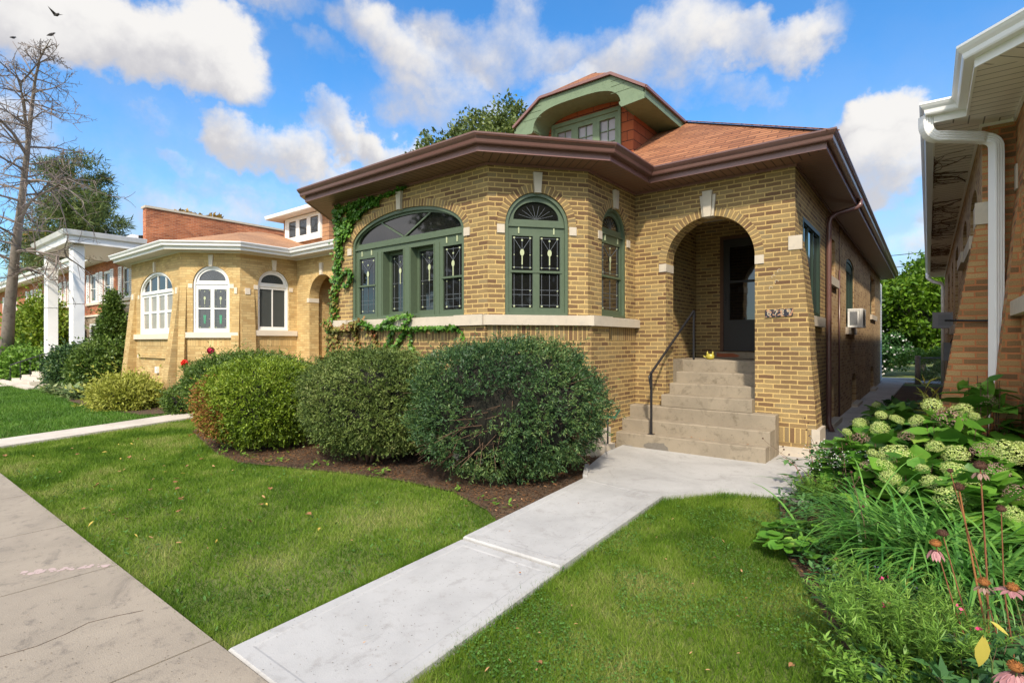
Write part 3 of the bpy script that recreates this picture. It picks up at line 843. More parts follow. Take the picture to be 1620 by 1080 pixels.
# downspouts
ds = MB(); xw = -1.30
ds.tube([(-.90, 10.6, 4.0), (-.90, 10.6, 3.90), (-.95, 10.55, 3.85), (-1.22, 10.32, 3.74), (-1.29, 10.22, 3.66), (-1.30, 10.2, 3.55), (-1.30, 10.2, .5), (-1.30, 10.2, .25), (-1.24, 10.12, .13)], .042, 8)
dso = ds.build('downspout', M['gutter'], H1)
cd = MB(); cd.tube([(-1.36, 12.05, 3.0), (-1.36, 12.05, .1)], .016, 6); cd.tube([(-1.36, 12.05, 3.0), (-1.36, 12.05, 3.85)], .006, 5); cd.build('conduit', M['gutter'], H1)
# house number plaque with the digits
pq = MB()
cxp, czp = P(1.98, 0, 0), 1.975
s_a, s_b = 1.86, 2.19
pq.extr(FR[5], [(s_a, 1.93), (s_b, 1.945), (s_b + .008, 2.045), (s_a + .004, 2.035)], 0, .018)
plq = pq.build('house_number_plaque', None, H1)
m_, nt, b_ = newmat('dark_mottled_ceramic_plaque')
v_ = noise_(nt, geo(nt), 30, 2, .5); nt.links.new(mix(nt, smooth(nt, v_, .52, .58), (.018, .014, .022), (.42, .22, .12)), b_.inputs['Base Color']); b_.inputs['Roughness'].default_value = .3
plq.data.materials.clear(); plq.data.materials.append(m_)
SEG = {'6': [(1,1.0,.35,.9),(.35,.9,0,.45),(0,.45,.25,0),(.25,0,.75,0),(.75,0,1,.28),(1,.28,.7,.52),(.7,.52,.08,.42)],
       '7': [(0,1,1,1),(1,1,.4,0)], '3': [(0,1,.8,1),(.8,1,1,.78),(1,.78,.45,.53),(.45,.53,1,.3),(1,.3,.75,0),(.75,0,0,.05)],
       '9': [(.95,.6,.3,.48),(.3,.48,0,.75),(0,.75,.3,1),(.3,1,.8,1),(.8,1,1,.6),(1,.6,.6,0)]}
nm = MB(); frp = FR[5]
for k, ch in enumerate('6739'):
    x0 = s_a + .03 + k * .078; z0 = 1.958 + k * .003
    for a, b, c, e in SEG[ch]: nm.bar(frp.pt(x0 + a * .042, z0 + b * .062, .02), frp.pt(x0 + c * .042, z0 + e * .062, .02), .009, .006, up=frp.n)
nm.build('house_number', plain_mat('pale_ceramic_digits', (.45, .38, .28), .4), plq)
# white chalky scroll marks left by old lettering
sm_ = MB()
for (s, z) in ((1.96, 2.47), (2.0, 2.40), (1.93, 2.32), (2.03, 2.54)):
    pts = [frp.pt(s + .02 * math.cos(t), z + .022 * math.sin(t), .003) for t in [i * .5 for i in range(9)]]
    for a, b in zip(pts[:-1], pts[1:]): sm_.bar(a, b, .006, .003, up=frp.n)
sm_.build('old_adhesive_mark', plain_mat('pale_residue', (.5, .42, .3), .9), H1)
# handrail
hr = MB()
b0 = Vector((-3.07, 7.10, .31)); t0 = Vector((-3.07, 7.10, 1.16)); t1 = Vector((-2.93, 8.42, 2.10)); b1 = Vector((-2.93, 8.42, Zf))
hr.bar(b0, t0, .026, .026, up=(0, 1, 0)); hr.bar(b1, t1, .026, .026, up=(0, 1, 0)); hr.bar(t0 + Vector((0, -.02, .0)), t1, .032, .018)
hr.tube([t0 + Vector((0, -.02, 0)), t0 + Vector((-.005, -.065, -.04)), t0 + Vector((0, -.06, -.10)), t0 + Vector((0, -.03, -.16)), t0 + Vector((0, -.03, -.2))], .013, 7)
hr.tube([t1, t1 + Vector((.0, .03, -.01)), t1 + Vector((.0, .045, -.06)), t1 + Vector((.0, .03, -.12))], .013, 7)
hr.box(-3.11, -3.03, 7.06, 7.14, .305, .318)
hr.build('handrail', M['iron'], H1)

sg = MB(); sg.box(-7.5, -1.43, 23.67, 25.3, .1, 3.85); sg.build('siding_wall', stripe_mat('white_lap_siding', (.6,.6,.6), .11, .45, .012, .5, axis=1), H1)
# ------------------------------------------------------------------ yellow brick bungalow to the left
NP = [(-19.9, 24), (-19.9, 6.4), (-18.45, 5.4), (-14.9, 5.4), (-13.84, 6.4), (-13.84, 7.95), (-11.45, 7.95), (-11.45, 24)]
NF = [Fr(NP[i], NP[i+1]) for i in range(7)]
H2 = thing('yellow_brick_bungalow', 'pale yellow brick bungalow with white trimmed arched windows and white gutters', 'house', (-15.5, 12, 0.1))
w2, a2, s2, b2 = MB(), Parts(H2, M['ybrick_arch']), Parts(H2, M['stone_nb']), Parts(H2, M['ybrick_sold'])
WW = (M['white'], M['glass_g'], M['lead'])
wall(w2, NF[0], rect(0, NF[0].L, 0, WT)); wall(w2, NF[1], rect(0, NF[1].L, 0, WT))
def nband(fr, s0, s1, z0=1.50, z1=1.70):
    P = fr.pt; dd = .004
    b2('soldier_course').face([P(s0, z0, dd), P(s1, z0, dd), P(s1, z1, dd), P(s0, z1, dd)], uv=[(s0, 0), (s1, 0), (s1, .2), (s0, .2)])
def nwin(fr, s0, s1, z0, zs, rise, ks=None):
    wall(w2, fr, rect(0, fr.L, 0, WT), [shape(s0, s1, z0, zs, rise)], .16)
    arch_ring(a2('arch_band'), fr, s0, s1, zs, rise)
    keystone(s2('keystone'), fr, (s0 + s1) / 2, zs + rise, .27, .08, .12)
    for x in (s0 - .11, s1 + .005): s2('impost_block').fbox(fr, x, x + .105, zs - .11, zs, -.02, .014)
    s2('window_sill').fbox(fr, max(0.02, s0 - .33), min(fr.L - .02, s1 + .33), z0 - .14, z0 - .002, -.05, .07)
nwin(NF[2], .68, 3.08, 1.83, 2.95, .56)
nwin(NF[3], .31, 1.20, 1.86, 3.09, .46)
nwin(NF[4], .46, 1.32, 1.92, 3.10, .43)
nband(NF[2], .5, 3.1); nband(NF[3], .05, NF[3].L - .05); nband(NF[4], .5, 1.5)
wall(w2, NF[5], rect(0, NF[5].L, 0, WT), [shape(.64, 1.84, .06, 2.80, .60)], .28)
arch_ring(a2('arch_band'), NF[5], .64, 1.84, 2.80, .60, .115); keystone(s2('keystone'), NF[5], 1.24, 3.40, .30, .10, .135, .05)
s2('impost_block').fbox(NF[5], .53, .646, 2.69, 2.80, -.284, .014)
wall(w2, NF[6], rect(0, NF[6].L, 0, WT))
nb_ = Fr((-11.45, 24), (-19.9, 24)); wall(w2, nb_, rect(0, nb_.L, 0, WT))
# porch recess
for P4 in ([(-13.3, 8.23, 0), (-13.3, 8.23, 3.8), (-13.3, 9.9, 3.8), (-13.3, 9.9, 0)], [(-13.3, 9.9, 0), (-13.3, 9.9, 3.8), (-11.6, 9.9, 3.8), (-11.6, 9.9, 0)],
           [(-11.6, 8.23, 0), (-11.6, 9.9, 0), (-11.6, 9.9, 3.8), (-11.6, 8.23, 3.8)]): w2.face(P4[::-1] if P4[0][0] == -13.3 and P4[2][1] == 9.9 and P4[3][0] == -13.3 else P4[::-1])
w2.face([(-13.3, 8.23, 3.8), (-11.6, 8.23, 3.8), (-11.6, 9.9, 3.8), (-13.3, 9.9, 3.8)])
w2.face([(-13.3, 8.23, 1.2), (-11.6, 8.23, 1.2), (-11.6, 9.9, 1.2), (-13.3, 9.9, 1.2)])
# battered piers and the framed brick panel
wedge(w2, NF[2], .0, .40, 3.0, .05, .30, s2('pier_cap')); wedge(w2, NF[2], 3.24, 3.549, 3.0, .05, .34, s2('pier_cap'))
wedge(w2, NF[3], 0.0, .16, 3.0, .05, .18); wedge(w2, NF[4], .0, .36, 3.0, .05, .20, s2('pier_cap')); wedge(w2, NF[3], 1.27, 1.457, 3.0, .05, .14, s2('pier_cap'))
w2.fbox(NF[2], .75, 2.85, 1.18, 1.25, 0, .05); w2.fbox(NF[2], .75, 2.85, .48, .55, 0, .05)
for x in (.68, 2.86): s2('panel_corner_stone').fbox(NF[2], x, x + .06, 1.17, 1.26, 0, .055); s2('panel_corner_stone').fbox(NF[2], x, x + .06, .47, .56, 0, .055)
w2.build('brick_wall', M['ybrick'], H2); a2.done(); b2.done(); s2.done()
vt = MB(); vt.fbox(NF[2], 2.02, 2.16, .78, .95, 0, .06); vt.build('dryer_vent', M['white'], H2)
# windows
arched_double(H2, NF[4], .46, 1.32, 1.92, 3.10, .43, (M['white'], M['dscreen'], M['lead']), lights=2, leaded=False, clips=False, d=-.07, rail=False)
wn = arched_double(H2, NF[3], .31, 1.20, 1.86, 3.09, .46, WW, lights=2, leaded=True, clips=False, d=-.07)
gg = MB()
for x in (.51, .90):
    gg.extr(NF[3], [(x + .03, 2.08), (x + .07, 2.08), (x + .085, 2.30), (x + .015, 2.30)], -.10, -.085)
gg.build('green_glass', glass_mat('emerald_glass', (.02, .32, .14), .1), wn)
f, g = MB(), MB(); fr = NF[2]; B = inset(.68, 3.08, 1.83, 2.95, .56, .06)
f.ring(fr, shape(.684, 3.076, 1.834, 2.95, .556), B, -.15, -.02)
hs = []
W = (3.08 - .68 - .12) / 4
for i in range(4):
    a = .74 + W * i
    hs += [rect(a + .08, a + W - .08, 1.98, 2.40), rect(a + .08, a + W - .08, 2.46, 2.86)]
# head lights between elliptical arc and transom
def arcz(x): 
    t = (x - 1.88) / 1.10; return 2.95 + .46 * math.sqrt(max(0, 1 - t * t))
for i in range(4):
    a = .74 + W * i; p, q = max(a + .025, .86), min(a + W - .025, 2.90)
    xs = [p + (q - p) * k / 6 for k in range(7)]
    hs.append([(p, 3.02), (q, 3.02)] + [(x, max(3.03, arcz(x))) for x in xs[::-1]])
panel(f, g, fr, B, hs, -.06, .035)
f.fbox(fr, .74, 3.02, 2.93, 2.96, -.06, -.03); f.fbox(fr, 1.865, 1.895, 1.9, 2.93, -.06, -.05)
wf = f.build('window', M['white'], H2)
gd, gb = MB(), MB(); k = 0
for vs, fc in [(g.v, g.f)]:
    for f_ in fc:
        zc = sum(vs[i][2] for i in f_) / len(f_)
        (gd if zc > 2.98 else gb).face([vs[i] for i in f_])
gd.build('glass', M['glass'], wf); gb.build('curtained_glass', glass_mat('glass_over_cream_curtain', (.42, .38, .31), .12, .6), wf)
eaves(H2, NP, (M['wsoffit'], M['white'], M['gwhite']))
E2 = off(NP, .50); bd = [(-20.4, 24.5), (-20.4, 7.45), (-10.95, 7.45), (-10.95, 24.5)]
r2 = convex(slope_planes(bd, 4.055, .44) + slope_planes([(-10.95, 24.5), (-20.4, 24.5)], 4.055, .5), (-20.4, -10.95, 7.45, 24.5, 4.05, 12))
bq = [(p.x, p.y) for p in E2]; b6 = [(bq[1][0], 12.0), bq[1], bq[2], bq[3], bq[4], (bq[4][0], 12.0)]
r3 = convex(slope_planes(b6, 4.055, .31), (min(p[0] for p in b6), max(p[0] for p in b6), bq[2][1], 11.5, 4.05, 12))
for f_ in r3.f: r2.face([r3.v[i] for i in f_])
r2.build('shingle_roof', M['shingle2'], H2)
# small hipped dormer with three lights
dm = MB(); x0, x1, yw = -16.45, -13.9, 9.0
dm.box(x0, x1, yw, 12, 4.4, 5.56); dm.build('dormer_wall', M['shingle2'], H2)
dfr = Fr((x0, yw), (x1, yw)); f, g = MB(), MB()
hs = [rect(.38 + .62 * i, .38 + .62 * i + .42, 4.92, 5.42) for i in range(3)]
f.ring(dfr, rect(.2, 2.2, 4.72, 5.52), rect(.26, 2.14, 4.80, 5.48), -.02, .07); panel(f, g, dfr, rect(.26, 2.14, 4.80, 5.48), hs, .045, .03)
win_parts(H2, 'dormer_window', f, g, None, None, (M['white'], M['glass_g'], None))
hp = [(x0 - .42, 13.0), (x0 - .42, yw - .4), (x1 + .42, yw - .4), (x1 + .42, 13.0)]
r4 = convex(slope_planes(hp, 5.66, .42), (x0 - .42, x1 + .42, yw - .4, 13, 5.655, 9)); r4.build('dormer_roof', M['shingle2'], H2)
fz = MB(); sweep(fz, hp, [(-.4, 5.55), (-.02, 5.54), (.0, 5.56), (.02, 5.66), (-.02, 5.665)], cap=False); fz.build('dormer_fascia', M['white'], H2)
an = MB()
for a, b in (((-18.6, 12, 5.9), (-16.6, 12, 6.75)), ((-18.4, 12, 6.9), (-16.6, 12, 6.95)), ((-17.9, 12, 7.3), (-16.6, 12, 7.1)), ((-16.6, 12, 5.5), (-16.6, 12, 7.2))): an.tube([a, b], .012, 4)
an.build('antenna', M['steel'], H2)

# ------------------------------------------------------------------ brick bungalow on the right
RP = [(.45, 24), (.45, 7.5), (.71, 7.5), (.71, 6.05), (1.56, 5.2), (5.0, 5.2), (5.9, 6.2), (7.9, 6.2), (7.9, 24)]
RFm = [Fr(RP[i], RP[i+1]) for i in range(8)]
H3 = thing('orange_mortar_brick_house', 'brick house with orange mortar, white gutters and long side eave close to the right', 'house', (4, 12, 0.1))
w3, s3, c3 = MB(), Parts(H3, M['stone']), MB()
L0 = RFm[0].L
def sY(y): return 24 - y
fs = [(8.3, 9.5, 2.85, .18, 1.1), (10.4, 11.5, 2.95, .18, 0), (13.2, 14.6, 1.95, .2, 0), (15.8, 16.7, 1.95, .2, 0), (18.3, 19.8, 2.0, .2, 0)]
hol = [shape(sY(b), sY(a), z, 3.30, r) for a, b, z, r, _ in fs]
wall(w3, RFm[0], rect(sY(8.4 + .0), L0, 0, WT), []) if False else None
wall(c3, RFm[0], rect(0, L0, 0, WT), hol, .14)
for a, b, z, r, _ in fs: s3('window_sill').fbox(RFm[0], sY(b) - .08, sY(a) + .08, z - .16, z - .003, -.05, .07)
wall(w3, RFm[1], rect(0, RFm[1].L, 0, WT)); wall(w3, RFm[2], rect(0, RFm[2].L, 0, WT), [shape(.5, 1.2, 2.0, 3.1, .35)], .14)
wall(w3, RFm[3], rect(0, RFm[3].L, 0, WT), [shape(.2, 1.0, 2.0, 3.1, .4)], .14); wall(w3, RFm[4], rect(0, RFm[4].L, 0, WT), [shape(.5, 2.94, 2.0, 3.1, .5)], .14)
for k in (5, 6, 7): wall(w3, RFm[k], rect(0, RFm[k].L, 0, WT))
wedge(w3, RFm[0], L0 - .50, L0, 3.05, .05, .46, None)
P = RFm[1].pt
for k in range(40):                                     # stepped face of the battered pier seen from the street
    z1 = 3.05 - 3.0 * k / 40; z0 = z1 - 3.0 / 40; dd = .012 + .46 * (k + 1) / 40
    w3.face([P(-dd, z0, 0.001), P(.02, z0, 0.001), P(.02, z1, 0.001), P(-dd, z1, 0.001)])
sb = s3('pier_cap'); sb.fbox(RFm[0], L0 - .4, L0 - .005, 2.85, 3.08, .0, .05); sb.fbox(RFm[1], -.06, .09, 2.85, 3.08, 0, .02)
wedge(w3, RFm[2], .0, .4, 3.05, .05, .26, None)
sweep(s3('sill_course'), RP[2:6], [(0, 1.86), (.08, 1.86), (.08, 2.0), (0, 2.0)])
s3('impost_block').fbox(RFm[2], .02, .3, 2.75, 2.87, -.02, .015); s3('keystone').fbox(RFm[2], 0.03, .16, 3.15, 3.4, -.02, .015)
w3.build('brick_wall', M['obrick'], H3); c3.build('common_brick_wall', M['common'], H3); s3.done()
for a, b, z, r, _ in fs: rect_window(H3, RFm[0], sY(b), sY(a), z, 3.3 + r, (M['door'], M['glass'], None), d=-.07, head=r, back=-.14)
rect_window(H3, RFm[2], .5, 1.2, 2.0, 3.45, (M['white'], M['glass'], None), d=-.05, head=.35, back=-.14)
rect_window(H3, RFm[3], .2, 1.0, 2.0, 3.5, (M['white'], M['glass'], None), d=-.05, head=.4, back=-.14)
rect_window(H3, RFm[4], .5, 2.94, 2.0, 3.6, (M['white'], M['glass'], None), d=-.05, head=.5, cols=4, back=-.14)
eaves(H3, RP, (M['dsoffit'], M['white'], M['gwhite']), zf=3.90)
bd = [(-.05, 24.5), (-.05, 7.0), (8.4, 7.0), (8.4, 24.5)]
r5 = convex(slope_planes(bd, 4.055, .55) + slope_planes([(8.4, 24.5), (-.05, 24.5)], 4.055, .55), (-.05, 8.4, 7.0, 24.5, 4.05, 12))
e3 = [(p.x, p.y) for p in off(RP, .5)]; b7 = [(e3[3][0], 12), e3[3], e3[4], e3[5], e3[6], (e3[6][0], 12)]
r6 = convex(slope_planes(b7, 4.055, .55), (b7[0][0], b7[-1][0], e3[4][1], 11.5, 4.05, 12))
for f_ in r6.f: r5.face([r6.v[i] for i in f_])
r5.build('shingle_roof', M['dshingle'], H3)
# the big white downspout: elbow at the gutter, across, elbow down
def rectpipe(mb, pts, w, d, rib=4):
    """ribbed rectangular pipe swept along points"""
    pts = [Vector(p) for p in pts]; n = len(pts)
    prof = []
    for i in range(rib * 2 + 1): prof.append((-w/2 + w * i / (rib * 2), d/2 + (.010 if i % 2 else 0)))
    prof += [(w/2, -d/2), (-w/2, -d/2)]
    V, F_ = [], []; m = len(prof); x = Vector((math.cos(.5), math.sin(.5), 0)) if False else Vector((0.787, 0.617, 0))
    for i, p in enumerate(pts):
        t = (pts[min(i+1, n-1)] - pts[max(i-1, 0)]).normalized()
        side = Vector((.617, -.787, 0)); y = side
        xx = t.cross(y).normalized()
        for a, b in prof: V.append(p + xx * a + y * b)
    for i in range(n - 1):
        for k in range(m): F_.append((i*m+k, i*m+(k+1) % m, (i+1)*m+(k+1) % m, (i+1)*m+k))
    mb.mesh(V, F_)
pipe = MB(); g0 = Vector((-.02, 7.12, 3.98)); wl = Vector((.60, 7.42, 3.68))
pts = [g0, g0 + Vector((0, 0, -.09))]
for t in range(1, 8):
    a = math.pi / 2 * t / 8; pts.append(g0 + Vector((.11 * (1 - math.cos(a)), .045 * (1 - math.cos(a)), -.09 - .11 * math.sin(a) * 1.2)))
pts.append(g0 + Vector((.16, .07, -.225)))
e = Vector((.555, 7.41, 3.70))
pts += [e + Vector((-.12, -.03, .035))]
for t in range(1, 8):
    a = math.pi / 2 * t / 8; pts.append(e + Vector((-.12 * (1 - math.sin(a)), 0, .03 - .12 * (1 - math.cos(a)))))
pts += [e + Vector((0, 0, -.14)), Vector((.555, 7.41, .35)), Vector((.555, 7.38, .18))]
pts2 = []
rectpipe(pipe, pts, .105, .075); pipe.build('downspout', M['gwhite'], H3)
p2 = MB(); p2.tube([(-.02, 23.4, 4.0), (-.02, 23.4, 3.85), (.12, 23.4, 3.7), (.36, 23.4, 3.62), (.40, 23.4, 3.5), (.40, 23.4, .2)], .055, 8); p2.build('downspout', M['gwhite'], H3)
ut = MB(); ut.box(.30, .445, 17.0, 17.35, 1.15, 1.6); ut.box(.36, .445, 16.2, 16.4, .9, 1.0); ut.tube([(.40, 17.1, 1.2), (.40, 17.1, .2)], .03, 6); ut.build('electric_meter', M['steel'], H3)
cb = MB(); cb.tube([(.43, 17, 1.6), (.42, 14, 1.75), (.42, 11.6, 1.72), (.40, 11.0, 1.45), (.41, 10.5, 1.4), (.40, 10.2, 1.75), (.43, 9.0, 1.80), (.40, 8.0, 1.85), (.10 + .05, 7.46, 1.84), (.45, 7.47, 1.83), (.7, 7.46, 1.83)], .012, 5)
cb.build('cable', M['black'], H3)

# ------------------------------------------------------------------ window air conditioners
def air_con(fr, s, z, wd, ht, dp, label, col):
    p = fr.pt(s, z, 0); t = thing('window_air_conditioner', label, 'air conditioner', tuple(p))
    b = MB(); b.fbox(fr, s - wd/2, s + wd/2, z, z + ht, .0, dp); b.fbox(fr, s - wd/2 - .01, s + wd/2 + .01, z + ht - .03, z + ht + .004, 0.0, dp + .012); b.fbox(fr, s - wd/2 - .01, s + wd/2 + .01, z - .004, z + .03, 0.0, dp + .012)
    b.fbox(fr, s - wd/2 - .012, s - wd/2 + .05, z, z + ht, dp - .05, dp + .01); b.fbox(fr, s + wd/2 - .05, s + wd/2 + .012, z, z + ht, dp - .05, dp + .01); b.build('casing', col, t)
    g = MB()
    for i in range(14): g.fbox(fr, s - wd/2 - .008, s - wd/2 - .002, z + .05 + i * (ht - .1) / 14, z + .05 + (i + .55) * (ht - .1) / 14, .04, dp - .09) ; g.fbox(fr, s + wd/2 + .002, s + wd/2 + .008, z + .05 + i * (ht - .1) / 14, z + .05 + (i + .55) * (ht - .1) / 14, .04, dp - .09); g.fbox(fr, s - wd/2 + .05, s + wd/2 - .05, z + .05 + i * (ht - .1) / 14, z + .05 + (i + .55) * (ht - .1) / 14, dp - .02, dp + .006)
    g.build('louvre', M['steel'], t)
air_con(fr6b, 6.3, 1.93, .62, .40, .27, 'white air conditioner in the green side window of the tan bungalow', M['white'])
air_con(RFm[0], sY(16.25), 1.94, .60, .36, .36, 'grey air conditioner jutting from the side wall of the right house', plain_mat('grey_enamel', (.34, .34, .37), .45))

# ------------------------------------------------------------------ red brick two storey building far left
H4 = thing('red_brick_two_storey_building', 'red brick two storey building with white shutters and tall white portico', 'building', (-36, 12, 0.1))
FY = 8.2; rf = Fr((-70, FY), (-24.45, FY)); X = lambda x: x + 70
w4, v4, s4 = MB(), Parts(H4, M['ashlar']), Parts(H4, M['stone_nb'])
up = [(-26.3, .95), (-28.6, .0), (-31.45, 1.15), (-33.7, 1.15), (-38.2, 1.0), (-40.6, 1.0), (-45.5, 1.1), (-48, 1.1), (-53, 1.1), (-56, 1.1), (-61, 1.1)]
upw = [(x, w) for x, w in up if w > 0] + [(-28.7, .95)]
low = [(-26.6, .8, 1.0, 2.5), (-33.2, 1.7, .9, 2.55), (-39.5, 1.6, .9, 2.55), (-46.5, 1.7, .9, 2.5), (-54.5, 1.7, .9, 2.5)]
hs = [rect(X(x) - w/2, X(x) + w/2, 3.62, 5.08) for x, w in upw] + [rect(X(x) - w/2, X(x) + w/2, z0, z1) for x, w, z0, z1 in low]
wall(w4, rf, rect(0, rf.L, 0, 5.75), hs, .12)
side = Fr((-24.45, FY), (-24.45, 30)); wall(w4, side, rect(0, side.L, 0, 6.95))
w4.box(-24.80, -24.452, FY - .55, 30, 5.3, 6.95); w4.box(-24.8, -24.452, FY - .55, FY - .001, 5.2, 5.3)
w4.build('brick_wall', M['rbrick'], H4)
# stone veneer panels on the ground floor
for x0, x1, z1 in ((-29.0, -24.46, 3.3), (-36.5, -31.8, 2.9), (-50, -43, 2.9)):
    hh = [rect(X(x) - w/2, X(x) + w/2, z0, zz) for x, w, z0, zz in low if x0 < x < x1]
    vv = v4('stone_veneer'); vv.poly(rf, rect(X(x0), X(x1), 0, z1), hh, d=.06); vv.strip([rf.pt(a, b, 0) for a, b in rect(X(x0), X(x1), 0, z1)], [rf.pt(a, b, .06) for a, b in rect(X(x0), X(x1), 0, z1)])
    s4('stone_band').fbox(rf, X(x0) - .05, X(x1), z1 + .001, z1 + .1, 0, .12)
v4.done()
for x, w in upw: s4('window_sill').fbox(rf, X(x) - w/2 - .5, X(x) + w/2 + .5, 3.50, 3.617, -.02, .07)
s4.done()
for x, w in upw:
    rect_window(H4, rf, X(x) - w/2, X(x) + w/2, 3.62, 5.08, (M['white'], M['glass_g'], None), d=-.02, fw=.10)
    for k in (-1, 1):
        q = MB(); c = X(x) + k * (w/2 + .26)
        q.ring(rf, rect(c - .22, c + .22, 3.60, 5.10), rect(c - .16, c + .16, 3.68, 5.02), .002, .05)
        for i in range(16): q.fbox(rf, c - .16, c + .16, 3.69 + i * .083, 3.69 + i * .083 + .05, .01, .035)
        q.build('shutter', M['gwhite'], H4)
for x, w, z0, z1 in low: rect_window(H4, rf, X(x) - w/2, X(x) + w/2, z0, z1, (M['gwhite'], M['glass_g'], None), d=.065 , fw=.09, cols=2 if w > 1 else 1, back=-.1)
gt = MB(); gt.box(-70, -24.81, FY - .75, FY + 1, 5.55, 5.60); gt.build('soffit', M['white'], H4)
gg_ = MB(); sweep(gg_, [(-70, FY), (-24.81, FY)], [(.70, 5.50), (.76, 5.50), (.78, 5.72), (.88, 5.74), (.92, 5.88), (.70, 5.88)]); gg_.build('gutter', M['gwhite'], H4)
rr = MB(); rr.face([(-70, FY - .85, 5.86), (-24.81, FY - .85, 5.86), (-24.81, 19, 7.2), (-70, 19, 7.2)]); rr.build('low_roof', M['dsoffit'], H4)
cp = MB(); cp.box(-24.86, -24.40, FY - .60, 30.05, 6.955, 7.04); cp.build('parapet_coping', M['stone'], H4)
chm = MB(); chm.box(-26.6, -25.4, 9.2, 10.4, 5.9, 6.65); chm.box(-26.68, -25.32, 9.12, 10.48, 6.652, 6.74); chm.build('roof_vent_box', M['gwhite'], H4)
dp_ = MB(); dp_.tube([(-36.6, FY - .08, 5.5), (-36.6, FY - .08, .2)], .06, 6); dp_.build('downspout', M['gwhite'], H4)
# portico
po = MB(); po.box(-28.45, -23.85, 5.10, 7.44, 5.16, 5.40); po.build('portico_ceiling', M['white'], H4)
pg = MB(); sweep(pg, [(-28.45, 7.44), (-28.45, 5.10), (-23.85, 5.10), (-23.85, 7.44)], [(.0, 5.14), (.03, 5.14), (.04, 5.36), (.14, 5.40), (.2, 5.56), (.0, 5.60)], cap=False); pg.box(-28.5, -23.8, 5.05, 7.44, 5.41, 5.58); pg.build('portico_gutter', M['gwhite'], H4)
for cx_ in (-28.05, -24.35):
    co = MB(); prof = [(-.19, -.15), (-.08, -.21), (.08, -.21), (.19, -.15), (.19, .18), (-.19, .18)]
    for za, zb in ((.3, 2.98), (3.0, 5.14)):
        A_ = [(cx_ + a, 5.45 + b, za) for a, b in prof]; B_ = [(cx_ + a, 5.45 + b, zb) for a, b in prof]
        co.strip(A_, B_); co.face(B_)
    co.build('portico_column', M['gwhite'], H4)
ps = MB()
for k in range(3): ps.box(-28.3 - .002 * k, -25.2 + .002 * k, 4.3 + .3 * k, 5.199, .0, .20 + .12 * k)
ps.box(-28.4, -23.9, 5.2, 8.19, .0, .56)
ps.build('concrete_steps', M['conc_nb'], H4)
rl = MB()
for k in range(7):
    y = 4.05 + k * .28; zb = .2 + max(0, (k - 1)) * .11; zt = .75 + .22 * math.sin(min(1, k / 5) * 1.5) + k * .06
    rl.bar((-26.9 , y, zb), (-26.9, y, zt), .022, .022, up=(0, 1, 0))
rl.tube([(-26.9, 4.05 + k * .28, .75 + .22 * math.sin(min(1, k / 5) * 1.5) + k * .06) for k in range(7)], .025, 5); rl.build('handrail', M['iron'], H4)
# ------------------------------------------------------------------ ground, lawn, paving
def ground_mat(name, a, b2, c2, sc1=.5):
    m, nt, b = newmat(name); p = geo(nt)
    c = mix(nt, smooth(nt, noise_(nt, p, sc1, 5, .6, .6), .35, .65), a, b2)
    c = mix(nt, smooth(nt, noise_(nt, p, 40, 3, .7), .45, .7, 0, .7), c, c2)
    nt.links.new(c, b.inputs['Base Color']); b.inputs['Roughness'].default_value = .95
    bump(nt, b, noise_(nt, p, 60, 4, .7), .8, .02)
    return m
M['lawn'] = ground_mat('lawn_thatch', (.115,.160,.026), (.165,.185,.050), (.08,.10,.03), .8)
M['soil'] = ground_mat('dark_mulch_soil', (.060,.038,.024), (.10,.062,.034), (.16,.09,.045), 2.0)
def strip_ground(name, xs, ys, mat, dz, label=None, kind='structure'):
    V = []; F_ = []
    for y in ys:
        for x in xs: V.append((x, y, gz(y) + dz))
    n = len(xs)
    for j in range(len(ys) - 1):
        for i in range(n - 1): F_.append((j*n+i, j*n+i+1, (j+1)*n+i+1, (j+1)*n+i))
    mb = MB(); mb.mesh(V, F_); o = mb.build(name, mat); tag(o, label, kind=kind); return o
strip_ground('ground', [-400, -60, -20, 0, 20, 400], [-300, -20, -.4, 1.25, 2.5, 4.5, 6.5, 12, 30, 500], M['lawn'], -.055, 'grassy ground under the lawns')
def slabs(name, polys, mat, top=0.0, thick=.14, tool=.085, label=None):
    """concrete slabs with a shallow tooled border"""
    mb = MB()
    for P_, lift in polys:
        n = len(P_); c = Vector((sum(p[0] for p in P_) / n, sum(p[1] for p in P_) / n))
        z = lambda p, d=0: (p[0], p[1], gz(p[1]) + top + lift + d)
        ins = off(list(P_) + [P_[0], P_[1]], -tool) if tool else None
        if tool:
            I = [ins[i] for i in range(1, n)] + [ins[n]]; I = [ins[n]] + [ins[i] for i in range(1, n)]
            J = off(list(P_) + [P_[0], P_[1]], -tool - .012); J = [J[n]] + [J[i] for i in range(1, n)]
            e = off(list(P_) + [P_[0], P_[1]], -.010); e = [e[n]] + [e[i] for i in range(1, n)]
            mb.strip([z(p, -.012) for p in P_], [z(p) for p in e]); mb.strip([z(p) for p in e], [z(p) for p in I]); mb.strip([z(p) for p in I], [z(p, -.003) for p in J])
            mb.face([z(p, -.003) for p in J])
            mb.strip([z(p, -thick) for p in P_], [z(p, -.012) for p in P_])
        else:
            mb.face([z(p) for p in P_]); mb.strip([z(p, -thick) for p in P_], [z(p) for p in P_])
    o = mb.build(name, mat); tag(o, label, kind='structure'); return o
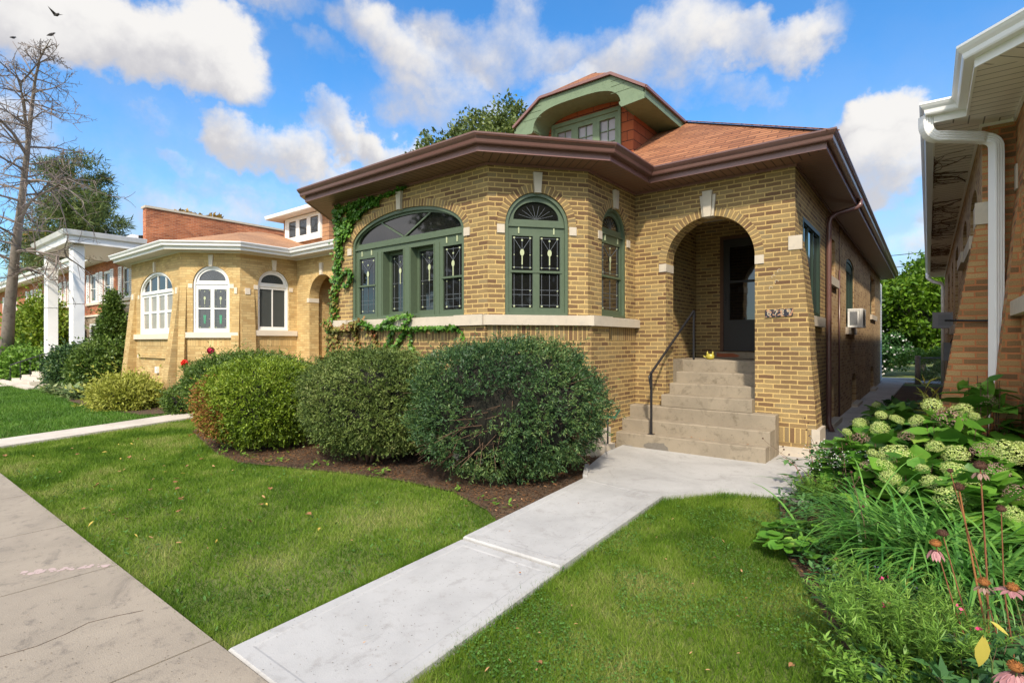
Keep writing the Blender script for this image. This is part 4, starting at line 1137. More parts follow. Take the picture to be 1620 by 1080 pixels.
# public sidewalk along the street
sl = []; x = 9.0
xj = [9.0, 7.4, 5.9, 4.3, 2.8, 1.2, -.4, -1.2, -3.03, -4.6, -5.95, -7.45, -9.0, -10.6, -12.2, -13.8, -15.4, -17, -18.6, -20.2, -21.8, -23.4, -25, -27, -29, -31, -33, -36, -40]
for a, b in zip(xj[:-1], xj[1:]): sl.append(([(b + .006, -.45), (a - .006, -.45), (a - .006, 1.262), (b + .006, 1.262)], 0.0))
slabs('sidewalk', sl, M['conc_old'], top=0, tool=.0)
sk = MB()
for xx in (-3.72,):
    pts = [(xx + .015 * math.sin(k * 1.7) + .02 * math.sin(k * .6), -.3 + k * .12, .0015) for k in range(13)]
    pts = [(p[0] + .03 * math.sin(p[1] * 9 + xx) + R.uniform(-.012, .012), p[1], p[2]) for p in pts]
    for a, b in zip(pts[:-1], pts[1:]): sk.bar(a, b, R.uniform(.001, .0028), .002)
tag(sk.build('sidewalk_crack', M['soil']), 'thin dirt-filled cracks running across the old sidewalk slabs', kind='structure')
pk = MB(); q = np.random.default_rng(3)
for k in range(40):
    if k % 7 in (3, 5): continue
    t = k / 39; x0 = -5.15 + 1.0 * t * .85; y0 = .80 + .42 * t + .05 * math.sin(k * .9); r = .006 + .022 * abs(math.sin(k * .55)) * q.random()
    pts = [(-4.95 + .30 * t + .03 * math.sin(k * 2.1), .80 + .42 * t, .0016)]
    c = pts[0]; mbp = [(c[0] + r * 1.3 * math.cos(a) * (1 + .3 * q.random()), c[1] + r * math.sin(a), .0016 + .00002 * k) for a in [i * math.pi / 4 for i in range(8)]]
    pk.face(mbp)
pkm = plain_mat('faded_pink_paint', (.48, .36, .33), .9, .2, 20)
tag(pk.build('pink_paint_mark', pkm), 'streak of faded pink marking paint on the old sidewalk', 'paint mark')
# front walk of the tan bungalow
W1 = [(-2.89, 1.275), (-1.925, 1.275), (-2.0, 3.075), (-2.915, 3.075)]
W2 = [(-2.915, 3.09), (-2.0, 3.09), (-2.05, 5.02), (-3.0, 5.14)]
W3 = [(-3.0, 5.155), (-2.05, 5.035), (-1.62, 5.55), (-1.05, 5.72), (-.98, 7.0), (-.95, 8.6), (-1.30, 8.6), (-1.35, 7.66), (-3.5, 7.66), (-3.42, 6.4), (-3.24, 5.66)]
slabs('front_walkway', [(W1, 0.0), (W2, .016)], M['conc_new'], label='new pale concrete front walk slabs')
slabs('walkway_landing', [(W3, .0)], M['conc_new'], label='new pale concrete landing at the porch steps', tool=0)
kb = MB(); kb.bar((-3.25, 5.62, .085), (-3.02, 5.18, .075), .05, .10); kb.build('walkway_edge', M['conc_new'])['kind'] = 'structure'
# gangway between the houses
gs = []
ys = [8.61, 10, 11.5, 13, 14.6, 16.2, 17.8, 19.4, 21, 22.6, 24.4]
for a, b in zip(ys[:-1], ys[1:]): gs.append(([(-1.38, a), (-.88 + .012 * (a - 8), a), (-.88 + .012 * (b - 8), b - .012), (-1.38, b - .012)], 0))
gs.append(([(-1.38, 24.41), (1.0, 24.41), (.6, 27.5), (-1.8, 27.5)], 0))
slabs('gangway_walk', gs, M['conc_side'], tool=0)
# neighbours' walk
nwk = [([(-12.0, 1.275), (-11.15, 1.275), (-11.55, 3.2), (-12.35, 3.2)], 0), ([(-12.355, 3.212), (-11.555, 3.212), (-11.9, 5.1), (-12.8, 5.1)], 0), ([(-12.8, 5.112), (-11.9, 5.112), (-11.9, 7.94), (-13.0, 7.94)], 0)]
slabs('neighbour_walkway', nwk, M['conc_nb'], tool=0)
slabs('far_walkway', [([(-26.9, 1.275), (-25.9, 1.275), (-25.9, 4.2), (-26.9, 4.2)], 0), ([(-40, 3.95), (-23.4, 3.95), (-23.4, 4.25), (-40, 4.25)], .03)], M['conc_nb'], tool=0)
# planting beds
def bed(name, pts, dz, label):
    mb = MB(); fr0 = None
    loops = [[Vector((a, b, 0)) for a, b in pts]]; tris = tessellate_polygon(loops)
    V = [(a, b, gz(b) + dz) for a, b in pts]; F_ = []
    for t in tris:
        a, b, c = [loops[0][i] for i in t]; ar_ = (b.x-a.x)*(c.y-a.y) - (c.x-a.x)*(b.y-a.y)
        F_.append(t if ar_ > 0 else (t[0], t[2], t[1]))
    mb.mesh(V, F_); o = mb.build(name, M['soil']); tag(o, label, kind='structure'); return o
BED = [(-12.0, 5.0), (-10.2, 3.9), (-9.0, 3.6), (-8.0, 3.38), (-7.2, 3.30), (-6.2, 3.60), (-5.45, 3.84), (-4.7, 3.98), (-3.95, 4.02), (-3.25, 3.78), (-2.93, 3.58), (-3.02, 5.1), (-3.26, 5.66), (-3.45, 6.5), (-3.5, 6.9), (-4.2, 6.9), (-5, 6.3), (-8.6, 6.3), (-8.75, 8), (-11.8, 8)]
bed('mulch_bed', BED, -.035, 'dark mulch bed in front of the bungalow')
BEDR = [(-.20, 2.2), (-.24, 2.94), (-.35, 3.26), (-.54, 3.70), (-.82, 4.32), (-1.07, 5.36), (-1.14, 5.62), (-1.02, 6.1), (-.94, 7.0), (-.88, 8.4), (-.86, 9), (-.7, 23), (.45, 23), (.45, 7.5), (1.2, 7.0), (3, 4.8), (3, 2.2)]
bed('garden_bed', BEDR, -.035, 'dark soil of the flower bed beside the right house')
bed('far_mulch_bed', [(-20.5, 4.3), (-18, 3.9), (-15.5, 3.9), (-13.4, 4.1), (-12.9, 5.1), (-13, 7.5), (-20, 7.5), (-23.3, 6.5), (-23.3, 4.6)], -.035, 'soil strip in front of the yellow bungalow')
# street behind the camera and its kerb
rd = MB(); rd.box(-200, 200, -14.0, -5.2, -.30, -.16); m, nt, b = newmat('asphalt'); nt.links.new(mix(nt, noise_(nt, geo(nt), 80, 3, .7), (.045,.045,.047), (.07,.07,.07)), b.inputs['Base Color']); b.inputs['Roughness'].default_value = .9
# ------------------------------------------------------------------ vegetation helpers
def unit(a): return a / np.maximum(1e-9, np.linalg.norm(a, axis=-1, keepdims=True))
def rdir(n): return unit(G.normal(size=(n, 3)))
def nz(P, s, seed=0.0):
    return np.array([noise.noise(Vector((p[0]*s + seed, p[1]*s - seed, p[2]*s + 2*seed))) for p in P])
def cards(P, D, Nn, L, W, tri=False, bend=0.0):
    D = unit(D); S = unit(np.cross(D, Nn)); L = np.asarray(L)[:, None]; W = np.asarray(W)[:, None]
    n = len(P)
    if tri:
        V = np.stack([P - S * W / 2, P + S * W / 2, P + D * L], 1).reshape(-1, 3); F = np.arange(n * 3).reshape(n, 3)
    else:
        U = unit(np.cross(S, D))
        V = np.stack([P, P + D * L * .45 + S * W / 2 + U * bend * L, P + D * L, P + D * L * .45 - S * W / 2 + U * bend * L], 1).reshape(-1, 3)
        F = np.arange(n * 4).reshape(n, 4)
    return V, F
def instances(TV, TF, P, D, Nn, S):
    """copies of a template (x = side, y = along leaf, z = up) joined into one array"""
    D = unit(D); X = unit(np.cross(D, Nn)); Z = np.cross(X, D); m = len(TV); n = len(P); S = np.asarray(S)[:, None, None]
    V = P[:, None, :] + S * (TV[None, :, 0:1] * X[:, None, :] + TV[None, :, 1:2] * D[:, None, :] + TV[None, :, 2:3] * Z[:, None, :])
    F = (TF[None] + (np.arange(n) * m)[:, None, None]).reshape(-1, TF.shape[1])
    return V.reshape(-1, 3), F
def joinVF(lst):
    V = []; F = []; o = 0
    for v, f in lst: V.append(v); F.append(f + o); o += len(v)
    return np.concatenate(V), np.concatenate(F)
def inpoly(x, y, poly):
    r = np.zeros(len(x), bool); n = len(poly)
    for i in range(n):
        x1, y1 = poly[i]; x2, y2 = poly[(i+1) % n]
        c = ((y1 > y) != (y2 > y)) & (x < (x2 - x1) * (y - y1) / ((y2 - y1) or 1e-9) + x1); r ^= c
    return r
def leaf_tpl(prof, fold=.05, droop=.12):
    """leaf outline from (t, half width) pairs, folded along the midrib"""
    V = []; F = []
    for t, w in prof: V += [(-w, t - (.08 if t == 0 and w > .1 else 0), fold * (w > .02) - droop * t * t), (0, t, -fold * .3 - droop * t * t), (w, t - (.08 if t == 0 and w > .1 else 0), fold * (w > .02) - droop * t * t)]
    for k in range(len(prof) - 1): a = 3 * k; F += [(a, a+1, a+4, a+3), (a+1, a+2, a+5, a+4)]
    return np.array(V, float), np.array(F)
HEART, HEARTF = leaf_tpl([(0, .22), (.12, .42), (.32, .50), (.55, .42), (.78, .22), (.92, .07), (1.0, .002)])
OVAL, OVALF = leaf_tpl([(0, .01), (.15, .10), (.4, .19), (.65, .16), (.88, .06), (1, .002)], .03)
ROUND, ROUNDF = leaf_tpl([(0, .20), (.10, .42), (.32, .55), (.58, .53), (.82, .34), (.95, .12)], .06, .05)

L_ = {}
L_['grass'] = leaf_mat('lawn_grass', [(0,(.035,.085,.008)),(.3,(.085,.175,.012)),(.55,(.155,.265,.022)),(.75,(.25,.32,.060)),(1,(.42,.38,.16))], .6, .35, 1.1, .6, .25)
L_['grass2'] = leaf_mat('bright_lawn_grass', [(0,(0.042,0.102,0.010)),(.5,(0.078,0.198,0.017)),(1,(0.168,0.300,0.042))], .55, .3, .6, .35)
L_['clover'] = leaf_mat('clover_leaf', [(0,(.04,.11,.015)),(1,(.11,.24,.04))], .6, .2)
L_['yew'] = leaf_mat('yew_needles', [(0,(.016,.042,.018)),(.35,(.040,.095,.034)),(.7,(.090,.165,.045)),(1,(.20,.25,.075))], .5, .15, 1.6, .4)
L_['juniper'] = leaf_mat('juniper_foliage', [(0,(.030,.060,.012)),(.4,(.090,.140,.026)),(.75,(.170,.220,.050)),(1,(.26,.28,.11))], .6, .15, 1.8, .4)
L_['cedar'] = leaf_mat('arborvitae_foliage', [(0,(.045,.085,.006)),(.4,(.135,.215,.014)),(.75,(.25,.34,.030)),(1,(.38,.39,.09))], .5, .2, 1.6, .4)
L_['box'] = leaf_mat('clipped_hedge_foliage', [(0,(.025,.060,.008)),(.5,(.080,.145,.020)),(1,(.18,.25,.05))], .5, .15, 1.5, .4)
L_['brown'] = leaf_mat('browned_foliage', [(0,(.14,.055,.015)),(.6,(.30,.135,.030)),(1,(.42,.22,.06))], .7, .2)
L_['gold'] = leaf_mat('golden_foliage', [(0,(.16,.19,.02)),(.5,(.32,.34,.045)),(1,(.50,.50,.12))], .6, .2)
L_['ivy'] = leaf_mat('ivy_leaf', [(0,(0.026,0.090,0.010)),(.5,(0.066,0.180,0.017)),(1,(0.156,0.288,0.036))], .4, .2, 2, .4)
L_['ivyred'] = leaf_mat('autumn_ivy_leaf', [(0,(.10,.13,.02)),(.4,(.24,.22,.05)),(.7,(.32,.16,.06)),(1,(.36,.07,.03))], .5, .2, 3, .3)
L_['pine'] = leaf_mat('pine_needles', [(0,(.028,.055,.012)),(.5,(.070,.105,.020)),(.85,(.13,.16,.035)),(1,(.34,.18,.04))], .5, .15, .5, .4)
L_['tree'] = leaf_mat('broad_tree_leaf', [(0,(0.042,0.070,0.014)),(.5,(0.105,0.147,0.031)),(1,(0.224,0.266,0.077))], .45, .25, .5, .4)
L_['ctree'] = leaf_mat('cedar_tree_spray', [(0,(0.028,0.083,0.004)),(.5,(0.094,0.204,0.009)),(1,(0.209,0.330,0.028))], .5, .25, .8, .4)
L_['autumn'] = leaf_mat('autumn_tree_leaf', [(0,(.14,.10,.02)),(.5,(.34,.19,.03)),(1,(.45,.30,.06))], .5, .25)
L_['hyd'] = leaf_mat('hydrangea_leaf', [(0,(.035,.120,.014)),(.5,(.090,.240,.024)),(.85,(.15,.33,.040)),(1,(.28,.40,.07))], .45, .25, 3, .3)
L_['petal'] = leaf_mat('lime_cream_petals', [(0,(.32,.44,.08)),(.45,(.50,.60,.18)),(.9,(.70,.74,.38)),(1,(.38,.25,.10))], .6, .3, 8, .2)
L_['drypetal'] = leaf_mat('dried_pink_brown_petals', [(0,(.22,.13,.09)),(1,(.50,.34,.28))], .7, .2)
L_['lily'] = leaf_mat('daylily_blade', [(0,(.040,.140,.025)),(.5,(.095,.270,.045)),(.92,(.20,.40,.08)),(1,(.45,.26,.06))], .4, .3, 3, .2)
L_['herb'] = leaf_mat('narrow_herb_leaf', [(0,(.060,.14,.018)),(.5,(.145,.29,.035)),(1,(.29,.45,.09))], .5, .25, 3, .3)
L_['dherb'] = leaf_mat('dark_herb_leaf', [(0,(0.020,0.076,0.020)),(.6,(0.060,0.162,0.043)),(1,(0.136,0.272,0.085))], .5, .2, 3, .3)
L_['bark'] = plain_mat('grey_brown_bark', (.21,.175,.15), .95, .35, 3, bmp=.8, bscale=9, alt=(.09,.065,.055), altamt=.7)
L_['twig'] = plain_mat('brown_twig', (.13,.075,.045), .9, .3, 12)
L_['deadwood'] = plain_mat('pale_dead_wood', (.19,.15,.13), .9, .25, 3, bmp=.5, bscale=15)
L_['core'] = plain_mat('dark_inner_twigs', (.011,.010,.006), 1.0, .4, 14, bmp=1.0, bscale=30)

def sellip(U, p):
    return (np.abs(U) ** p).sum(1) ** (-1 / p)
def bush(name, label, cat, C, tdir, rt, rn, z0, z1, mat, n, leaf=(.045, .014), p=2.5, amp=.07, freq=2.2, core=.82, group=None, bare=0.0, brown=None, seed=0.0, taper=0.0, droop=0.0, flat=.25):
    """clipped shrub: shell of small sprays over a dark twiggy heart"""
    t = thing(name, label, cat, (C[0], C[1], gz(C[1]) - .04), group)
    T = np.array([math.cos(tdir), math.sin(tdir), 0]); Nn = np.array([-T[1], T[0], 0]); rz = (z1 - z0) / 2; zc = (z1 + z0) / 2
    U = rdir(int(n * 1.25)); U = U[U[:, 2] > -.92]
    q = nz(U, freq, seed) * amp + nz(U, freq * 3.1, seed + 5) * amp * .8 + nz(U, freq * 7, seed + 9) * amp * .8
    r = sellip(U, p) * (1 + q)
    tp_ = lambda zz: np.stack([1 - taper * np.clip(zz + .7, 0, 1.7) / 1.7] * 2 + [np.ones(len(zz))], 1)
    inn = np.abs(G.normal(size=len(U))) * .06 - (G.random(len(U)) < .04) * G.uniform(0, .05, len(U))
    if bare:                                                  # thin patches where the wood shows
        b = nz(U, 2.4, seed + 31); keep = (b < .12) | (U[:, 2] > .35) | (G.random(len(U)) > bare)
        U, r, inn, q = U[keep], r[keep], inn[keep], q[keep]
    loc = U * (r * (1 - inn))[:, None]
    if taper: loc = loc * tp_(loc[:, 2])
    c0 = np.array([C[0], C[1], zc])
    P = c0 + loc[:, 0:1] * T * rt + loc[:, 1:2] * Nn * rn + loc[:, 2:3] * np.array([0, 0, rz])
    O = unit(U[:, 0:1] * T / rt + U[:, 1:2] * Nn / rn + U[:, 2:3] * np.array([0, 0, 1 / rz]))
    gr = gzn(P[:, 1]) - .02; ok = P[:, 2] > gr; P, O, U = P[ok], O[ok], U[ok]
    # sprays: most leaves sit along short shoots that share a direction, so the surface breaks into tufts
    per = 9; K = len(P) // per; P0, O0, U0 = P[:K], O[:K], U[:K]; idx = np.repeat(np.arange(K), per); m_ = len(idx)
    A = unit(O0 + rdir(K) * .8 + np.array([0, 0, .25 - droop * 2])); sl = leaf[0] * G.uniform(1.2, 3.6, K) * (1 + 1.3 * (G.random(K) < .05))
    f_ = G.random(m_); P = P0[idx] + A[idx] * (f_ * sl[idx])[:, None] + G.normal(size=(m_, 3)) * leaf[0] * .10 - O0[idx] * leaf[0] * .9
    O, U = O0[idx], U0[idx]; gr = gzn(P[:, 1]) - .02; ok = P[:, 2] > gr; P, O, U, idx, f_ = P[ok], O[ok], U[ok], idx[ok], f_[ok]
    D = unit(A[idx] * .8 + rdir(len(P)) * .75)
    Nl = unit(np.cross(D, rdir(len(P))) * (1 - flat) + O * flat)
    Lz = leaf[0] * G.uniform(.6, 1.4, len(P)) * (1.1 - .35 * f_); Wz = leaf[1] * 1.15 * G.uniform(.6, 1.5, len(P))
    if brown is not None:
        (bu, rr) = brown; bv = unit(np.array([bu]))[0]
        loc2 = unit(U); m = (1 - loc2 @ bv) * (1 + .8 * nz(U, 5, 3)) < rr
        m &= G.random(len(P)) < .72
        V, F = cards(P[m], D[m], Nl[m], Lz[m], Wz[m]); npmesh('browned_foliage', V, F, L_['brown'], t)
        P, D, Nl, Lz, Wz = P[~m], D[~m], Nl[~m], Lz[~m], Wz[~m]
    V, F = cards(P, D, Nl, Lz, Wz, bend=.08); npmesh('foliage', V, F, mat, t)
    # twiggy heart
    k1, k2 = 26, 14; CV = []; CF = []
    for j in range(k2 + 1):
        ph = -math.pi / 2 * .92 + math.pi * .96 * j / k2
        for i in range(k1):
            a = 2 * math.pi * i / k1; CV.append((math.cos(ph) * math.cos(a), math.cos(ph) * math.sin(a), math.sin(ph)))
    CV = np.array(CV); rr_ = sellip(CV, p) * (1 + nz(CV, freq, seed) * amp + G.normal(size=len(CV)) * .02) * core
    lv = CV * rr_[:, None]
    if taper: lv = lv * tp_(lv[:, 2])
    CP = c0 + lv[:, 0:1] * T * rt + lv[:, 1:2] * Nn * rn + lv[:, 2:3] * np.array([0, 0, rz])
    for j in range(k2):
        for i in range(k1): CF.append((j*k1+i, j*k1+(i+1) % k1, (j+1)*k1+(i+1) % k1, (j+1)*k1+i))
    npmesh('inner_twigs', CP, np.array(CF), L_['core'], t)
    tw = MB()
    for k in range(7):
        a = G.uniform(0, 6.28); b = G.uniform(.1, .4)
        p0 = Vector((C[0] + .15 * math.cos(a), C[1] + .15 * math.sin(a), gz(C[1]) - .04)); p1 = Vector((C[0] + rt * b * 1.5 * math.cos(a), C[1] + rn * b * 1.5 * math.sin(a), z0 + .25))
        tw.tube([p0, (p0 + p1) / 2 + Vector((.03, .02, .0)), p1], [.03, .022, .014], 5)
    if bare:
        Ub = rdir(900); b = nz(Ub, 2.4, seed + 31); Ub = Ub[(b > .12) & (Ub[:, 2] < .45) & (Ub[:, 2] > -.8)][:420]
        rb_ = sellip(Ub, p)
        for u_, r0 in zip(Ub, rb_):
            pts = []; w = Vector(rdir(1)[0]) * .26
            for f_ in (.72, .84, .97):
                l = u_ * r0 * f_; q_ = c0 + l[0] * T * rt + l[1] * Nn * rn + l[2] * np.array([0, 0, rz]); pts.append(Vector(q_) + w * (f_ - .72) * 3)
            tw.tube(pts, [.006, .004, .0015], 4, cap=False)
    tw.build('stem', L_['twig'], t)
    return t

wa = math.atan2(.764, .645)
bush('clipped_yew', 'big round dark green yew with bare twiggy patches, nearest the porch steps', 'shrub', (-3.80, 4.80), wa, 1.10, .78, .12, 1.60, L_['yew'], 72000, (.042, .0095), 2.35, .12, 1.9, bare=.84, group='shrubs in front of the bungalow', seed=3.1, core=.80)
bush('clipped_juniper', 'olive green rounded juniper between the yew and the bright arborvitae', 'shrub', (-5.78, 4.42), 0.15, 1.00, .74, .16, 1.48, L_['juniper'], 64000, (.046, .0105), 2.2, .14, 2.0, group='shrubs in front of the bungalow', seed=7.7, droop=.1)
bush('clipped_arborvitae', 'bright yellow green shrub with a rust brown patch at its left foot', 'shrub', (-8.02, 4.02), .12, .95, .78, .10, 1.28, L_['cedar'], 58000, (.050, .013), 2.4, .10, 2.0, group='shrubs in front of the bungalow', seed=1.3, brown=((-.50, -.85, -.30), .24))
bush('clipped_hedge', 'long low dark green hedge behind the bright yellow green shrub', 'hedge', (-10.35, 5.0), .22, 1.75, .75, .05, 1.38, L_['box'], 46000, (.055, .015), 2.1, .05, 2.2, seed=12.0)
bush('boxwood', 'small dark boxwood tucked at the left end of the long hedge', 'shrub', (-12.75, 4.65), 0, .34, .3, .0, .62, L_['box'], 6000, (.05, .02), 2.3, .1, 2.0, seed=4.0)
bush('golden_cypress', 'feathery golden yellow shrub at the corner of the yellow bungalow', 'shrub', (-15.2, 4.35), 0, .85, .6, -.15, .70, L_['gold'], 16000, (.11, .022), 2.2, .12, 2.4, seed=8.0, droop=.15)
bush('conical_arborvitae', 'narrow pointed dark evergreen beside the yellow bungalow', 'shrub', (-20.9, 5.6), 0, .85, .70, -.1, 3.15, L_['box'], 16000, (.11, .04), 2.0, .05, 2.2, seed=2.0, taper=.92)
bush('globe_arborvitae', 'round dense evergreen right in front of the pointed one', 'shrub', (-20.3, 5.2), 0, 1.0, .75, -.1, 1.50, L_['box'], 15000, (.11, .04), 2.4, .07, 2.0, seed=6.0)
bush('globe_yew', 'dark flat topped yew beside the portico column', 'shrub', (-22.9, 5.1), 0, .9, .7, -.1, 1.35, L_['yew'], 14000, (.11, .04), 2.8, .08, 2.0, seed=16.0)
bush('arborvitae_mass', 'tall bright green arborvitae behind the white portico columns', 'shrub', (-35.6, 6.6), 0, 2.6, 1.2, -.2, 3.6, L_['cedar'], 20000, (.22, .08), 2.2, .12, 2.0, seed=26.0, taper=.35)
bush('weedy_shrub', 'loose leafy green shrub around the foot of the tall bare tree', 'shrub', (-30.6, 4.9), 0, 1.5, .6, -.3, 1.25, L_['herb'], 15000, (.16, .08), 2.0, .3, 3.0, seed=36.0)

# ------------------------------------------------------------------ lawns
def scatter(n, x0, x1, y0, y1):
    return G.uniform(x0, x1, n), G.uniform(y0, y1, n)
def lawn(name, label, n, box, keep, h, w, mat, lean=.55):
    x, y = scatter(n, *box); k = keep(x, y); x, y = x[k], y[k]; m = len(x)
    P = np.stack([x, y, gzn(y) - .055], 1)
    tone = np.array([noise.noise(Vector((a * 1.3, b * 1.3, 1.0))) for a, b in zip(x, y)])
    D = unit(np.stack([G.normal(size=m) * lean, G.normal(size=m) * lean, np.ones(m)], 1)); Nn = rdir(m); Nn[:, 2] *= .2
    dist = np.hypot(x, y); sc_w = 1 + np.clip(dist - 3, 0, 30) * .09
    V, F = cards(P, D, Nn, h * G.uniform(.55, 1.25, m) * (1 + .35 * tone), w * G.uniform(.7, 1.3, m) * sc_w, tri=True)
    o = npmesh(name, V, F, mat); tag(o, label, 'grass', kind='stuff'); return o
lawnA = [(-11.2, 1.27), (-2.9, 1.27), (-2.93, 3.1)] + [BED[i] for i in (10, 9, 8, 7, 6, 5, 4, 3, 2, 1)] + [(-12.05, 5.1), (-11.6, 3.2)]
lawn('grass', 'mown lawn between the old sidewalk and the shrubs', 210000, (-12, -2.9, 1.26, 5.1), lambda x, y: inpoly(x, y, lawnA) , .055, .0046, L_['grass'])
lawnB = [(-1.91, 1.27), (-1.99, 3.08), (-2.04, 5.02), (-1.62, 5.53), (-1.15, 5.68), (-1.08, 5.36), (-.83, 4.32), (-.55, 3.70), (-.36, 3.26), (-.25, 2.94), (-.2, 2.2), (-.15, 1.27)]
lawn('grass', 'mown lawn between the new walk and the flower bed', 110000, (-2.1, -.1, 1.26, 5.7), lambda x, y: inpoly(x, y, lawnB), .055, .0040, L_['grass'])
lawnC = [(-34, 1.27), (-12.05, 1.27), (-12.4, 3.2), (-12.85, 4.6), (-13.4, 4.05), (-15.5, 3.85), (-18, 3.85), (-20.5, 4.2), (-23.4, 4.5), (-23.4, 3.9), (-34, 3.9)]
lawn('grass', 'bright green lawn in front of the yellow bungalow', 110000, (-34, -12, 1.26, 4.7), lambda x, y: inpoly(x, y, lawnC) & (G.random(len(x)) < np.clip(1.5 - (-x - 12) / 22, .3, 1)), .08, .0065, L_['grass2'])
# taller tufts along the paving edges
ex, ey = [], []
for (a, b, n_) in (((-2.93, 1.3), (-3.0, 3.1), 2600), ((-1.90, 1.3), (-2.0, 3.1), 2200), ((-2.0, 3.1), (-2.04, 5.0), 2200), ((-11, 1.275), (-2.95, 1.275), 9000), ((-2.03, 5.03), (-1.62, 5.54), 600), ((-1.62, 5.54), (-1.1, 5.7), 600)):
    t = G.random(n_); ex.append(a[0] + (b[0] - a[0]) * t + G.normal(size=n_) * .030); ey.append(a[1] + (b[1] - a[1]) * t + G.normal(size=n_) * .02)
ex = np.concatenate(ex); ey = np.concatenate(ey); m = len(ex)
V, F = cards(np.stack([ex, ey, gzn(ey) - .05], 1), unit(np.stack([G.normal(size=m) * .6, G.normal(size=m) * .6, np.ones(m)], 1)), rdir(m), G.uniform(.035, .085, m), G.uniform(.003, .005, m), tri=True)
tag(npmesh('grass', V, F, L_['grass']), 'longer grass fringe along the edges of the paving', 'grass', kind='stuff')
x, y = scatter(22000, -2.1, -.15, 1.3, 5.7); k = inpoly(x, y, lawnB) & (np.array([noise.noise(Vector((a * 2, b * 2, 4))) for a, b in zip(x, y)]) > -.05); x, y = x[k], y[k]; m = len(x)
V, F = cards(np.stack([x, y, gzn(y) - .03 + G.uniform(0, .03, m)], 1), unit(np.stack([G.normal(size=m), G.normal(size=m), G.uniform(0, .5, m)], 1)), np.tile([0, 0, 1.0], (m, 1)) + rdir(m) * .3, G.uniform(.010, .018, m), G.uniform(.009, .015, m))
tag(npmesh('clover', V, F, L_['clover']), 'low clover spread through the near lawn', 'clover', kind='stuff')
# mulch and litter on the beds
x, y = scatter(60000, -12, -2.9, 2.9, 6.2); k = inpoly(x, y, BED); x, y = x[k], y[k]; m = len(x)
V, F = cards(np.stack([x, y, gzn(y) - .03 + G.uniform(0, .015, m)], 1), unit(np.stack([G.normal(size=m), G.normal(size=m), G.uniform(-.1, .3, m)], 1)), np.tile([0, 0, 1.0], (m, 1)) + rdir(m) * .5, G.uniform(.015, .05, m), G.uniform(.006, .014, m))
M['mulch'] = leaf_mat('mulch_chip', [(0,(.030,.018,.012)),(.5,(.095,.045,.020)),(.85,(.20,.085,.030)),(1,(.35,.20,.05))], .9, 0)
tag(npmesh('mulch', V, F, M['mulch']), 'bark mulch and dry needles under the shrubs', 'mulch', kind='stuff')
x, y = scatter(16000, -1.2, 1.2, 2.2, 9); k = inpoly(x, y, BEDR); x, y = x[k], y[k]; m = len(x)
V, F = cards(np.stack([x, y, gzn(y) - .03 + G.uniform(0, .02, m)], 1), unit(np.stack([G.normal(size=m), G.normal(size=m), G.uniform(-.1, .3, m)], 1)), np.tile([0, 0, 1.0], (m, 1)) + rdir(m) * .5, G.uniform(.015, .05, m), G.uniform(.008, .02, m))
tag(npmesh('leaf_litter', V, F, M['mulch']), 'dry leaf litter covering the flower bed soil', 'leaf litter', kind='stuff')
# ragged low weeds along the bed edge and filling the flower bed
def low_cover(name, label, n, box, keep, size, mat, hz, T=None, TF=None):
    x, y = scatter(n, *box); k = keep(x, y); x, y = x[k], y[k]; m = len(x)
    P = np.stack([x, y, gzn(y) - .04 + G.random(m) * hz], 1); D = unit(np.stack([G.normal(size=m), G.normal(size=m), G.uniform(-.1, .8, m)], 1))
    V, F = instances(OVAL if T is None else T, OVALF if TF is None else TF, P, D, np.tile([0, 0, 1.0], (m, 1)) + rdir(m) * .35, size * G.uniform(.5, 1.3, m))
    return tag(npmesh(name, V, F, mat), label, 'ground cover', kind='stuff')
nn = lambda x, y, s, o: np.array([noise.noise(Vector((a * s, b * s, o))) for a, b in zip(x, y)])
low_cover('weeds', 'small green weeds along the front edge of the mulch bed', 2600, (-8.5, -3.0, 3.0, 4.1), lambda x, y: (np.abs(y - np.interp(x, [-9, -8, -7.2, -6.2, -5.45, -4.7, -3.95, -3.25], [3.6, 3.38, 3.30, 3.60, 3.84, 3.98, 4.02, 3.78]) - .12) < .13) & (nn(x, y, 3.2, 2) > .18), .06, L_['herb'], .07)
low_cover('ground_cover', 'mixed low green plants filling the flower bed', 14000, (-1.2, 1.3, 2.6, 7.4), lambda x, y: inpoly(x, y, BEDR) & (nn(x, y, 2.0, 9) > -.35), .060, L_['dherb'], .13)
low_cover('hosta_bed', 'pale edged low plants in front of the round evergreens', 2600, (-21.5, -15.9, 3.95, 4.9), lambda x, y: nn(x, y, 1.4, 3) > -.2, .20, leaf_mat('pale_green_leaf', [(0,(.06,.12,.03)),(.6,(.17,.24,.09)),(1,(.42,.42,.2))], .5, .2), .28)
low_cover('shade_cover', 'dark leafy plants at the edge of the gangway', 1600, (-.62, .4, 8.6, 12.5), lambda x, y: x > -.75, .13, L_['dherb'], .42, HEART, HEARTF)

low_cover('lawn_weeds', 'scattered broad leaved weeds in the lawn', 5200, (-9, -.3, 1.3, 5.4), lambda x, y: (inpoly(x, y, lawnA) | inpoly(x, y, lawnB)) & (nn(x, y, 1.7, 6) > .12), .035, L_['clover'], .03)
